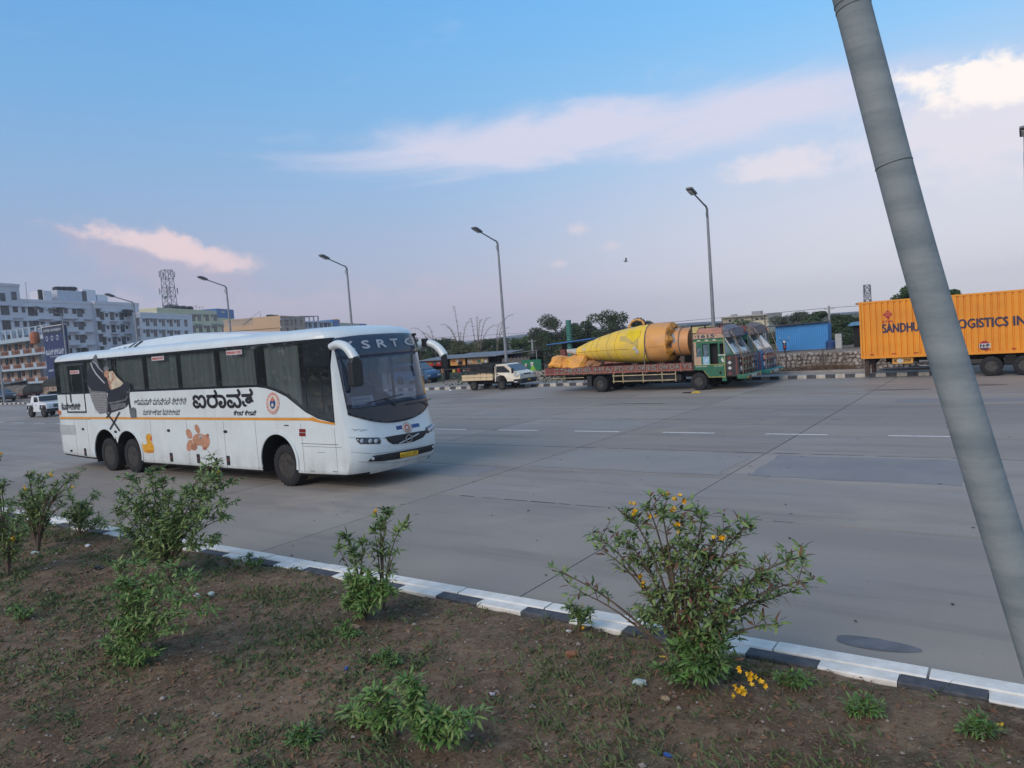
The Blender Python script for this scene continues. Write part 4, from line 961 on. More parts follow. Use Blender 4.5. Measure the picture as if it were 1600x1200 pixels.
# ---- small cream flatbed truck (faces right); local x forward from rear, y from near side
def cream_truck():
    X0, Y0 = -29.45, 36.25
    t = empty('small_truck', (X0, Y0, 0), 'small cream pickup truck with black stake sides parked by the far kerb', 'truck')
    mc = mat('cream_truck_paint', (.72, .55, .34), .45, var=.08, coat=.2); mcab = mat('pale_cream_cab_paint', (.76, .68, .55), .35, var=.05, coat=.3)
    mk = mat('black_painted_steel', (.018, .018, .022), .6)
    bed = MB().bx(0, 2.45, 0, 1.65, .58, .64).build('bed', mk, t)
    for k in range(5):     # dropside panels divided by ribs
        MB().bx(.01 + k * .485, .01 + (k + 1) * .485 - .02, -.03, .0, .62, .98).build('side_panel', mc, bed)
        MB().bx(.01 + k * .485, .01 + (k + 1) * .485 - .02, 1.65, 1.68, .62, .98).build('side_panel', mc, bed)
    for z in (.80,): MB().bx(0, 2.44, -.036, -.029, z, z + .018).build('rail_line', mk, bed)
    MB().bx(-.03, 0, 0, 1.65, .62, .98).build('tailgate', mc, bed)
    for k in range(6):
        for y in (-.02, 1.63): MB().bx(.02 + k * .475, .06 + k * .475, y, y + .04, .98, 1.56).build('stake', mk, bed)
    for z in (1.05, 1.17, 1.29, 1.41, 1.52):
        MB().bx(0, 2.44, -.01, .01, z, z + .075).build('slat', mk, bed); MB().bx(0, 2.44, 1.64, 1.66, z, z + .075).build('slat', mk, bed); MB().bx(2.42, 2.44, 0, 1.65, z, z + .075).build('slat', mk, bed)
    crumple('tarpaulin', (X0 + 1.7, Y0 + .8, 1.45), (.85, .7, .22), mat('dark_green_grey_tarp', (.03, .035, .032), .9), 'dark folded tarpaulin lying in the bed of the small cream truck', 'tarpaulin', 5)
    cab = [(2.52, .50), (2.52, 1.40), (2.60, 1.55), (3.20, 1.57), (3.42, 1.52), (3.98, 1.12), (4.36, .98), (4.42, .86), (4.42, .55), (4.30, .50), (3.45, .50), (3.40, .66), (3.25, .84), (2.98, .90), (2.72, .82), (2.60, .62), (2.58, .50)]
    c = MB().prism(cab, 'y', -.80, .80, sc=lambda p: 1 if p[1] < 1.1 else .90).build('cab', mcab, t, bevel=.02); c.location = (0, .82, 0)
    gm_ = glass('small_truck_glass', (.25, .28, .3), 1.2, .03, .8)
    o = MB().add([(3.46, .12, 1.50), (3.46, 1.52, 1.50), (4.00, 1.60, 1.115), (4.00, .04, 1.115)], [(0, 1, 2, 3)]).build('windscreen', mat('windscreen_sky_glass', (.05, .07, .09), .12, coat=.5), t); o.location.z = .012
    o = MB().prism([(2.70, 1.06), (2.70, 1.45), (3.25, 1.45), (3.62, 1.16), (3.66, 1.06)], 'y', -.0, .012).build('side_window', mat('dark_side_glass', (.02, .024, .03), .08, coat=1), t); o.location = (0, .035, 0)
    MB().bx(2.64, 2.68, 0.012, .02, .6, 1.5).build('door_gap', mk, c).location = (0, -.82, 0)
    MB().bx(2.74, 2.84, -.0, .02, .92, .98).build('door_handle', mk, t, bevel=0)
    MB().prism([(3.98, .84), (4.30, .80), (4.38, .90), (4.10, .98)], 'y', -.02, .06).build('headlight', M_lampglass, t)
    MB().bx(4.40, 4.44, .05, .35, .80, .92).build('headlight', M_lampglass, t); MB().bx(4.40, 4.44, 1.3, 1.6, .80, .92).build('headlight', M_lampglass, t)
    MB().bx(4.42, 4.43, .45, 1.2, .86, .94).build('grille', mk, t)
    MB().prism([(4.0, .36), (4.5, .36), (4.53, .48), (4.53, .60), (4.42, .64), (3.95, .62)], 'y', -.02, 1.66).build('bumper', mk, t, bevel=.02)
    MB().bx(4.531, 4.545, .7, .95, .5, .57).build('number_plate', PLm, t)
    MB().bx(4.0, 4.25, -.035, -.02, .44, .50).build('bumper_light', M_lampglass, t)
    MB().bx(.1, 4.1, .45, 1.2, .35, .58).build('chassis', M_under, t)
    mb = MB(); mb.tube([(3.9, -.02, 1.15), (4.05, -.16, 1.15)], .012, 6); mb.bx(3.99, 4.09, -.24, -.12, 1.0, 1.3); mb.build('mirror', mk, t)
    for x in (.83, 2.78 + .22):
        small_wheel(t, x, .10, .29, -1); small_wheel(t, x, 1.55, .29, 1)
cream_truck()

# ---- long decorated goods trucks
def text_flat(txt, x0, z0, x1, z1, y, m, parent, bold=0.0, name='lettering', ax='y'):
    f = (lambda u, v, k: (u, y - .0006 * k, v)) if ax == 'y' else (lambda u, v, k: (y + .0006 * k, u, v))
    return textmesh(txt, x0, z0, x1, z1, f, name, m, parent, bold=bold)
M_gr = mat('bottle_green_paint', (.03, .145, .08), .45, var=.12, scale=4, coat=.15)
M_maroon = mat('maroon_painted_board', (.20, .065, .055), .7, var=.22, scale=5, col2=(.15, .04, .035))
M_rustp = mat('rusty_pink_board', (.42, .17, .12), .75, var=.2, scale=5)
M_teal = mat('teal_paint', (.02, .20, .19), .5, var=.15, scale=4)
M_bl2 = mat('bright_blue_paint', (.03, .13, .30), .5, var=.15, scale=4)
M_beige = mat('beige_decorated_panel', (.52, .36, .24), .6, var=.15, scale=6)
M_yel = mat('yellow_piping', (.60, .50, .12), .5)
M_wh = mat('white_decor_paint', (.60, .60, .56), .5)
M_rd = mat('red_decor_paint', (.45, .04, .03), .5)
M_pk = mat('pink_salmon_paint', (.50, .24, .18), .6, var=.15)
M_wgl = mat('dusty_windscreen', (.16, .22, .26), .12, var=.3, scale=3, coat=1)
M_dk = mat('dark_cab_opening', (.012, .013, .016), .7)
def big_truck(ox, oy, lab, P, length=10.75, W=2.3, letters=True):
    t = empty('goods_truck', (ox, oy, 0), lab, 'truck', 'long decorated goods trucks parked side by side')
    # chassis and wheels
    ch = MB().bx(-length + .9, -.6, .55, .75, .62, .88).bx(-length + .9, -.6, W - .75, W - .55, .62, .88)
    ch.build('chassis', M_under, t)
    MB().bx(-6.3, -3.2, .25, .9, .45, .8).build('fuel_tank', mat('grimy_dark_steel', (.045, .045, .05), .7, .3), t, bevel=.05)
    for x, duals in ((-7.49, 1), (-2.25, 0)):
        wheel(.42, .26, t, (x, .14, .42), M_tyre, M_rim, -1, .5); wheel(.42, .26, t, (x, W - .14, .42), M_tyre, M_rim, 1, .5)
        if duals: wheel(.42, .26, t, (x, .42, .42), M_tyre, M_rim, -1, .5); wheel(.42, .26, t, (x, W - .42, .42), M_tyre, M_rim, 1, .5)
        MB().tube([(x, .2, .42), (x, W - .2, .42)], .09, 8).build('axle', M_under, t)
    MB().bx(-8.25, -7.98, .02, .30, .30, .85).build('mud_flap', M_black, t)
    # bed with hinged side boards
    bed = MB().bx(-length, -2.47, .03, W - .03, .90, 1.0).build('bed', P['bed'], t)
    nb = 14; bw = (length - 2.5) / nb
    for k in range(nb):
        a = -length + k * bw
        for y in (0, W - .03): MB().bx(a + .015, a + bw - .015, y, y + .03, .97, 1.335).build('side_board', P['board'], bed)
        MB().bx(a - .02, a + .02, -.02, .0, .93, 1.34).build('board_post', P['post'], bed)
        MB().bx(a + .02, a + bw - .02, -.006, .001, .975, 1.02).build('board_edge', P['post'], bed)
    MB().bx(-length - .03, -length, 0, W, .95, 1.335).build('tail_board', P['board'], bed)
    if letters:
        txt = ['  ', '::', 'NE', 'UD', 'EL', 'HI', 'A/', 'PD', 'OR', 'OR', 'IS', 'OW', 'DA', 'YS']
        for k, s_ in enumerate(txt):
            if s_.strip(): a = -length + k * bw; text_flat(s_, a + .06, 1.06, a + bw - .06, 1.29, -.0045, P['let'], bed, .008)
    # under-run side rails
    for z in (.52, .80):
        MB().bx(-6.75, -3.35, -.03, .0, z, z + .045).build('guard_rail', P['rail'], t)
    for x in (-6.72, -6.2, -5.1, -4.1, -3.4): MB().bx(x, x + .04, .0, .04, .45, .95).build('guard_post', P['rail'], t)
    MB().bx(-length + .3, -8.4, -.02, .0, .78, .81).build('guard_rail', P['rail'], t)
    # headboard with posts
    hb = MB(); hb.bx(-2.47, -2.42, .0, .06, .95, 3.06); hb.bx(-2.47, -2.42, W - .06, W, .95, 3.06); hb.bx(-2.47, -2.42, 0, W, 2.98, 3.06); hb.bx(-2.465, -2.43, .06, W - .06, 1.0, 2.9); hb.build('headboard', P['head'], t)
    # cab: frame of panels round real openings
    c0, c1 = -2.40, -.95
    low = [(c0, 1.20), (c0, .97), (c0 + .42, .95), (c0 + .66, .62), (c1 + .0, .60), (c1 + .02, 1.20)]
    cab = MB().prism(low, 'y', 0, .04).build('cab', P['cab'], t); MB().prism(low, 'y', W - .04, W).build('far_side', P['cab'], cab)
    def pan(x0, x1, z0, z1, m, nm='cab_panel', y=0.0, d=.04):
        MB().bx(x0, x1, y, y + d, z0, z1).build(nm, m, cab); MB().bx(x0, x1, W - y - d, W - y, z0, z1).build(nm, m, cab)
    pan(c0, c0 + .12, 1.205, 2.28, P['panel']); pan(c0 + .12, c0 + .34, 1.205, 1.58, P['panel']); pan(c0 + .12, c0 + .34, 2.02, 2.28, P['cab'])
    pan(c0 + .34, c0 + .42, 1.205, 2.28, P['cab']); pan(c0 + .72, c0 + .77, 1.205, 2.28, P['cab']); pan(c0 + .42, c0 + .72, 1.205, 1.58, P['pic'], 'picture_panel')
    pan(c0 + .42, c0 + .72, 2.16, 2.28, P['cab']); pan(c0 + .77, c0 + 1.16, 2.18, 2.28, P['cab']); pan(c0 + 1.16, c0 + 1.24, .97 + .235, 2.28, P['cab'])
    pan(c0 + 1.24, c1 + .05, 1.205, 1.60, P['cab']); pan(c0 + 1.24, c1 - .02, 2.16, 2.28, P['cab'])
    pan(c0, c1 - .02, 2.285, 2.42, P['cab'])
    for yy in (.05, W - .062):
        MB().bx(c0 + .14, c0 + .34, yy, yy + .012, 1.58, 2.02).build('quarter_glass', M_wgl, cab); MB().bx(c0 + .44, c0 + .70, yy, yy + .012, 1.6, 2.14).build('door_glass', M_wgl, cab)
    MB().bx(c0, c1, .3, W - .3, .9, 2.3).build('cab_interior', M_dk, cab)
    # white diamonds over the openings
    for k in range(3):
        x = c0 + .27 + k * .37; MB().prism([(x - .11, 2.335), (x, 2.30), (x + .11, 2.335), (x, 2.375)], 'y', -.008, .001).build('diamond', M_wh, cab)
    # crown board with number and carved rim
    MB().prism([(c0, 2.425), (c1 + .03, 2.425), (c1 - .04, 2.60), (c0, 2.66)], 'y', -.03, W + .03).build('name_board', P['board2'], cab)
    text_flat('1615', c0 + .25, 2.455, c1 - .42, 2.60, -.034, P['num'], cab, .012)
    text_flat('*', c0 + .10, 2.50, c0 + .16, 2.56, -.034, M_rd, cab, .006); text_flat('*', c1 - .36, 2.50, c1 - .30, 2.56, -.034, M_rd, cab, .006)
    rf = MB().prism([(c0 + .10, 2.66), (c1 - .05, 2.605), (c1 - .08, 2.86), (c0 + .22, 2.90)], 'y', .05, W - .05).build('roof_box', P['roof'], cab, bevel=.02)
    MB().prism([(c0 - .02, 2.70), (c0 + .16, 2.70), (c0 + .30, 2.96), (c0 - .02, 3.0)], 'y', .02, W - .02).build('roof_carrier', P['carrier'], cab)
    for x in (c0 + .55, c1 - .2): MB().tube([(x, .15, 2.88), (x, .15, 3.02)], .04, 8).build('horn', M_dk, cab)
    # big visor over the windscreen, grey scalloped
    vz = MB(); n = 12; vs_ = []
    for k in range(n + 1):
        y = lerp(.0, W, k / n); bulge = .12 * math.sin(math.pi * k / n)
        vs_ += [(c1 - .06, y, 2.90 + bulge), (c1 + .22 + bulge, y, 2.78 + bulge * .6), (c1 + .30 + bulge, y, 2.44 + .03 * (k % 2)), (c1 + .02, y, 2.42)]
    vz.add(vs_, [(4 * k + j, 4 * k + 4 + j, 4 * k + 4 + (j + 1) % 4, 4 * k + (j + 1) % 4) for k in range(n) for j in range(4)] + [(0, 1, 2, 3), (4 * n, 4 * n + 3, 4 * n + 2, 4 * n + 1)])
    vz.build('visor', P['visor'], cab)
    for k in range(6): y = .2 + k * (W - .4) / 5; MB().lathe([(.07, 0), (.05, .03), (0, .035)], (c1 + .31, y, 2.62), 'x', 12).build('visor_disc', (M_wh, M_rd)[k % 2], cab)
    # raked two-piece windscreen with frame
    a = Vector((c1 + .02, 0, 2.42)); b = Vector((c1 + .48, 0, 1.64))
    for y0, y1 in ((.06, W / 2 - .05), (W / 2 + .05, W - .06)):
        MB().add([(a.x, y0 + .05, a.z - .04), (a.x, y1 - .05, a.z - .04), (b.x, y1 - .03, b.z + .05), (b.x, y0 + .03, b.z + .05)], [(0, 1, 2, 3)]).build('windscreen', M_wgl, cab)
        mb = MB(); q = [(a.x, y0, a.z), (a.x, y1, a.z), (b.x, y1, b.z), (b.x, y0, b.z), (a.x, y0, a.z)]
        for p, r in zip(q[:-1], q[1:]): mb.tube([p, r], .035, 6)
        mb.build('windscreen_frame', M_wh, cab)
    # cheek panels beside the windscreen
    for y in (0, W - .03): MB().prism([(c1 - .02, 1.60), (c1 + .44, 1.62), (c1 + .02, 2.40), (c1 - .02, 2.40)], 'y', y, y + .03).build('cheek', P['cab'], cab)
    for y in (-.006, W): MB().prism([(c1 + .02, 1.68), (c1 + .33, 1.70), (c1 + .05, 2.30), (c1 + .02, 2.30)], 'y', y, y + .006).build('cheek_glass', M_wgl, cab)
    # nose
    nose = MB().prism([(c1 + .03, .62), (c1 + .03, 1.62), (c1 + .5, 1.63), (c1 + .62, 1.45), (c1 + .68, .75), (c1 + .60, .60)], 'y', .02, W - .02).build('nose', P['nose'], t, bevel=.02)
    for k in range(7):
        z = .86 + k * .095; MB().bx(c1 + .62 + .0 * k, c1 + .73, .55, W - .55, z, z + .05).build('grille_bar', (M_steel, P['cab'], M_maroon)[k % 3], nose)
    for y in (.28, W - .28):
        MB().lathe([(.12, 0), (.13, .04), (.09, .06), (0, .06)], (c1 + .64, y, .95), 'x', 16).build('headlight', M_lampglass, nose)
        for k in range(3): MB().prism([(y - .09, 1.14 + k * .15), (y, 1.08 + k * .15), (y + .09, 1.14 + k * .15), (y, 1.21 + k * .15)], 'x', c1 + .635, c1 + .66).build('diamond', (M_maroon, M_wh, M_maroon)[k], nose)
    # decorated side of the nose
    for k, (z, m) in enumerate(((.75, M_maroon), (1.0, M_wh), (1.25, M_wh), (1.45, M_maroon))):
        MB().prism([(c1 + .12, z), (c1 + .22, z - .08), (c1 + .32, z), (c1 + .22, z + .09)], 'y', .008, .021).build('diamond', m, nose)
    MB().bx(c1 + .50, c1 + .56, .012, .02, .7, 1.55).build('trim_line', M_maroon, nose)
    mb = MB()
    for z in (1.30,): MB().bx(c1 - .3, c1 + .06, -.012, 0, 1.60, 1.65).build('trim_line', M_wh, cab)
    # pipe guards in front
    gd = MB()
    for y in (.08, .5, .9, W - .9, W - .5, W - .08): gd.tube([(c1 + .80, y, .66), (c1 + .82, y, 1.5), (c1 + .60, y, 1.75)], .02, 6)
    for z in (.9, 1.25, 1.5): gd.tube([(c1 + .82, .08, z), (c1 + .82, W - .08, z)], .02, 6)
    gd.build('pipe_guard', P['pipe'], t)
    for y in (.05, W - .05): MB().tube([(c1 + .82, y, 1.45), (c1 + .50, y, 2.45), (c1 + .30, y, 2.75)], .022, 6).build('stay', P['pipe'], t)
    bp_ = MB().prism([(c1 + .55, .50), (c1 + .98, .50), (c1 + 1.0, .62), (c1 + .95, .70), (c1 + .55, .70)], 'y', -.05, W + .05).build('bumper', P['bump'], t, bevel=.02)
    MB().bx(c1 + 1.0, c1 + 1.012, .75, 1.35, .53, .65).build('number_plate', M_wh, bp_)
    for k in range(7): MB().bx(c1 + .985, c1 + 1.003, .05 + k * .32, .20 + k * .32, .52, .60).build('bumper_stripe', (M_yel, M_rd)[k % 2], bp_)
    # piping lines and small print
    pp = MB(); pp.bx(c0, c1, -.006, .0, 1.19, 1.21); pp.bx(c1 - .01, c1 + .01, -.006, 0, .6, 2.42); pp.bx(c0 + .66, c1, -.006, 0, .60, .62); pp.tube([(c0 + .42, -.003, .95), (c0 + .66, -.003, .62)], .01, 5); pp.bx(c0, c1, -.006, 0, 2.28, 2.295)
    pp.build('piping', M_yel, cab, kind='stuff')
    text_flat('NATIONAL PERMIT', c0 + .05, 1.10, c0 + .62, 1.15, -.003, M_wh, cab, .002); text_flat('ALL INDIA', c1 - .52, 1.10, c1 - .08, 1.15, -.003, M_wh, cab, .002)
    MB().lathe([(.06, -.01), (.07, 0)], (c1 - .22, 0, .80), 'y', 14).build('tank_cap', M_dk, cab)
    mb = MB(); mb.bx(c0 + 1.30, c1 - .45 + .5, -.02, 0, .42, .60); mb.build('step', P['cab'], t)
    MB().prism([(c0 + 1.34, 1.28), (c0 + 1.44, 1.30), (c0 + 1.36, 1.52), (c0 + 1.28, 1.42)], 'y', -.004, .0).build('bird_emblem', M_wh, cab)
    return t
P1 = dict(bed=M_under, board=M_maroon, post=M_rustp, let=mat('grey_green_lettering', (.24, .27, .23), .75, var=.25, scale=8), rail=mat('dusty_yellow_rail', (.50, .40, .24), .7, var=.2), head=mat('weathered_wood', (.10, .08, .07), .9), cab=M_gr, panel=M_beige, pic=mat('blue_picture_panel', (.10, .35, .55), .5, var=.4, scale=9, col2=(.55, .6, .6)), board2=M_beige, num=mat('navy_number', (.05, .06, .12), .6), roof=M_pk, carrier=mat('yellow_carrier', (.60, .48, .18), .6), visor=mat('grey_scalloped_visor', (.20, .20, .24), .6, var=.35, scale=9), nose=mat('dark_maroon_nose', (.045, .04, .045), .5, var=.3), pipe=mat('striped_pipe', (.34, .24, .15), .5, var=.4, scale=12), bump=M_gr)
P2 = dict(P1, board=M_rustp, cab=M_teal, panel=M_bl2, board2=M_bl2, roof=M_maroon, carrier=M_maroon, nose=M_bl2, pipe=mat('red_white_pipe', (.5, .36, .28), .5, var=.4, scale=14), visor=mat('brown_scalloped_visor', (.24, .19, .18), .6, var=.4, scale=10), num=M_yel, bump=M_teal)
big_truck(-10.55, 33.3, 'green-cabbed goods truck with maroon bed boards, the nearer of the two', P1)
big_truck(-10.30, 36.05, 'blue and teal goods truck with a salmon grille, mostly behind the green one', P2, letters=False)
MB().prism([(-.62, 1.15), (-.20, 1.20), (-.16, 1.36), (-.50, 1.44)], 'y', .25, 2.05).build('grille_crown', M_pk, [o for o in COL.objects if o.name.startswith('goods_truck')][-1])

# ---- the wrapped cone load
def load():
    o = empty('wrapped_cone', (-20.5, 34.45, 1.33), 'huge yellow wrapped cone lying on the maroon truck bed', 'cargo')
    myw = mat('yellow_wrap', (.84, .55, .045), .5, var=.1, scale=1.6, col2=(.64, .46, .13), bump=.5, bscale=5); mor = mat('orange_wrap', (.70, .33, .08), .5, var=.12, scale=2, col2=(.60, .30, .12), bump=.5, bscale=5)
    mgy = mat('grey_inner_wrap', (.30, .29, .29), .8, var=.2, bump=.6, bscale=8); mby = mat('vivid_yellow_patch', (.85, .60, .01), .45); mpk = mat('orange_drum_wrap', (.66, .31, .12), .45, var=.1, scale=2, bump=.3, bscale=5)
    AX = [(0, .84, .12), (.28, .82, .14), (.62, .77, .20), (.66, .77, .24), (1.2, .80, .42), (2.0, .86, .62), (3.0, .92, .80), (3.65, .955, .89), (4.4, .97, .96), (4.95, .985, 1.0)]
    def body(seq, nm, m, n=36, wob=.012, cap=True):
        mb = MB(); vs_ = []
        for i, (x, zc, r) in enumerate(seq):
            for k in range(n):
                t = 2 * math.pi * k / n; rr = r * (1 + wob * noise.noise((x * 2.2, math.cos(t) * 2.2, math.sin(t) * 2.2 + 5)) * 2); vs_.append((x, rr * math.cos(t), zc + rr * math.sin(t)))
        fs = [(i * n + k, i * n + (k + 1) % n, (i + 1) * n + (k + 1) % n, (i + 1) * n + k) for i in range(len(seq) - 1) for k in range(n)]
        if cap: fs += [tuple(range(n - 1, -1, -1)), tuple((len(seq) - 1) * n + k for k in range(n))]
        mb.add(vs_, fs); return mb.build(nm, m, o, smooth=True)
    def dense(seq, s_=5):
        q = []
        for a, b in zip(seq[:-1], seq[1:]):
            for k in range(s_): q.append(tuple(lerp(a[j], b[j], k / s_) for j in range(3)))
        return q + [seq[-1]]
    body(AX[:3], 'tip', mat('dirty_white_cap', (.52, .50, .46), .8), wob=.03)
    body(dense(AX[3:]), 'cone_wrap', myw)
    body(dense([(4.97, .985, 1.0), (5.3, .985, 1.005), (5.75, .985, .99), (6.05, .985, .985)]), 'sleeve', mor, wob=.02)
    # torn flaring mouth of the sleeve
    mb = MB(); n = 40; vs_ = []
    for k in range(n):
        t = 2 * math.pi * k / n; e = .22 + .20 * noise.noise((math.cos(t) * 2, math.sin(t) * 2, 1)) + .05 * math.sin(9 * t); up = max(0, math.sin(t))
        for (dx, r) in ((0, .985), (e * .4, .97 + .01 * up), (e * .7, .86), (e, .72 + .08 * math.sin(5 * t)), (e * .6, .66)): vs_.append((6.05 + dx, r * math.cos(t), .985 + r * math.sin(t)))
    mb.add(vs_, [(k * 5 + j, ((k + 1) % n) * 5 + j, ((k + 1) % n) * 5 + j + 1, k * 5 + j + 1) for k in range(n) for j in range(4)]); mb.build('torn_edge', mat('torn_orange_wrap', (.62, .27, .04), .5, var=.3, scale=3, bump=.8, bscale=6), o)
    body([(5.9, 1.0, .60), (6.2, 1.0, .62), (6.35, .99, .70), (6.5, .98, .66)], 'inner_bundle', mgy, wob=.06)
    body(dense([(6.25, .97, .66), (6.35, .97, .69), (6.9, .97, .69), (7.08, .97, .685)]), 'drum', mpk, wob=.01)
    # loop of wrap standing on top
    mb = MB(); mb.tube([(3.72 + .42 * (1 - math.cos(t)) , .0, 1.80 + .36 * math.sin(t) + .05 * t) for t in [math.pi * k / 12 for k in range(13)]], [.035 + .03 * math.sin(k) ** 2 for k in range(13)], 7); mb.build('wrap_loop', mor, o)
    # stitched seams
    sm_ = MB()
    def surf(x, t):
        for (a, za, ra), (b, zb, rb) in zip(AX[:-1], AX[1:]):
            if a <= x <= b: u = (x - a) / (b - a); zc, r = lerp(za, zb, u), lerp(ra, rb, u); break
        else: zc, r = AX[-1][1], AX[-1][2]
        r *= 1.015; return Vector((x, r * math.cos(t), zc + r * math.sin(t)))
    for x in (1.3, 1.75, 2.15, 2.8, 3.3):
        for k in range(26):
            t = math.pi + R(-70 + k * 6); a, b = surf(x + .06 * math.sin(k * .4), t), surf(x + .06 * math.sin(k * .4 + .2), t + .045); sm_.tube([a, b], .010, 4)
    for k in range(30): x = .8 + k * .11; a, b = surf(x, math.pi + .10 + .003 * k), surf(x + .055, math.pi + .10 + .003 * k); sm_.tube([a, b], .010, 4)
    for k in range(8): x = 5.2 + k * .1; sm_.tube([(x, -1.012, .83), (x + .05, -1.012, .83)], .008, 4)
    sm_.build('stitching', mat('seam_thread', (.10, .07, .04), .8), o, kind='stuff')
    # patches
    def patch(nm, x0, x1, t0, t1, m, shape=None, off=1.012):
        nx, nt_ = 8, 8; mb = MB(); vs_ = []
        for i in range(nx + 1):
            for j in range(nt_ + 1):
                u, v = i / nx, j / nt_; w0 = shape(u) if shape else (0, 1); tt = lerp(t0, t1, lerp(w0[0], w0[1], v)); p = surf(lerp(x0, x1, u), tt); c = Vector((p.x, 0, .95)); p = c + (p - c) * off; vs_.append(p)
        mb.add(vs_, [(i * (nt_ + 1) + j, (i + 1) * (nt_ + 1) + j, (i + 1) * (nt_ + 1) + j + 1, i * (nt_ + 1) + j + 1) for i in range(nx) for j in range(nt_)]); mb.build(nm, m, o, smooth=True)
    patch('vivid_patch', 3.95, 4.72, math.pi - .95, math.pi - .05, mby, lambda u: (.05 + .1 * u, 1 - .75 * abs(u - .55) - .1))
    patch('grey_patch', 3.55, 4.6, math.pi - .75, math.pi + .25, mat('dull_khaki_patch', (.60, .45, .13), .7), lambda u: (.15 + .15 * u, .45 + .5 * u * u), 1.004)
    patch('label_sheet', 4.42, 4.62, math.pi + .22, math.pi + .42, mat('white_paper_label', (.62, .61, .57), .7)); patch('label_sheet', 4.32, 4.52, math.pi + .10, math.pi + .20, MATS['white_paper_label']); patch('label_sheet', 1.18, 1.36, math.pi - .3, math.pi - .1, MATS['white_paper_label'])
    # lashing straps
    for x, r in ((5.0, 1.03), (6.62, .71)):
        mb = MB(); mb.tube([(x, r * math.cos(t), .985 + r * math.sin(t)) for t in [2 * math.pi * k / 28 for k in range(29)]], .022, 5, cap=False); mb.build('strap', mat('grey_brown_rope', (.22, .19, .16), .9), o)
    MB().tube([(5.0, -1.03, .95), (5.0, -1.16, .2), (5.02, -1.17, -.45)], .02, 6).build('hanging_rope', MATS['grey_brown_rope'], o)
    MB().tube([(4.95, -.1, 2.0), (6.9, .0, 1.72)], .015, 5).build('rope', MATS['grey_brown_rope'], o)
    MB().bx(4.0, 4.3, -.5, .5, -.33, .05).bx(5.5, 5.8, -.6, .6, -.33, .03).bx(6.6, 6.8, -.5, .5, -.33, .3).build('cradle', MATS['weathered_wood'], o)
load()
def tarp(name, loc, s, seed, label, m):
    rr = random.Random(seed); bm = bmesh.new(); bmesh.ops.create_icosphere(bm, subdivisions=3, radius=1)
    for v in bm.verts:
        n_ = noise.noise(Vector(v.co) * 1.6 + Vector((seed, 0, 0))); f = 1 + .35 * n_ + .12 * abs(noise.noise(Vector(v.co) * 4 + Vector((seed, 2, 0))))
        v.co = Vector((v.co.x * s[0], v.co.y * s[1], max(v.co.z, -.35) * s[2])) * f
    me = bpy.data.meshes.new(name); bm.to_mesh(me); bm.free(); me.materials.append(m); o = link(name, me, label=label, cat='tarpaulin'); o.location = loc; return o
M_ot = mat('crumpled_orange_tarp', (.85, .38, .035), .45, var=.1, scale=1.2, col2=(.70, .33, .10), bump=.4, bscale=5)
tarp('tarpaulin', (-20.85, 34.3, 1.50), (.62, .8, .50), 2, 'crumpled orange tarpaulin at the very rear of the maroon truck bed', M_ot)
tarp('tarpaulin', (-19.75, 34.25, 1.47), (.75, .85, .48), 5, 'crumpled orange tarpaulin lying under the cone tip', M_ot)
tarp('tarpaulin', (-19.0, 34.5, 1.40), (.5, .7, .25), 8, 'low brown-orange tarpaulin heap under the cone, right of its tip', mat('brownish_orange_tarp', (.50, .26, .13), .6, var=.2, bump=.8))

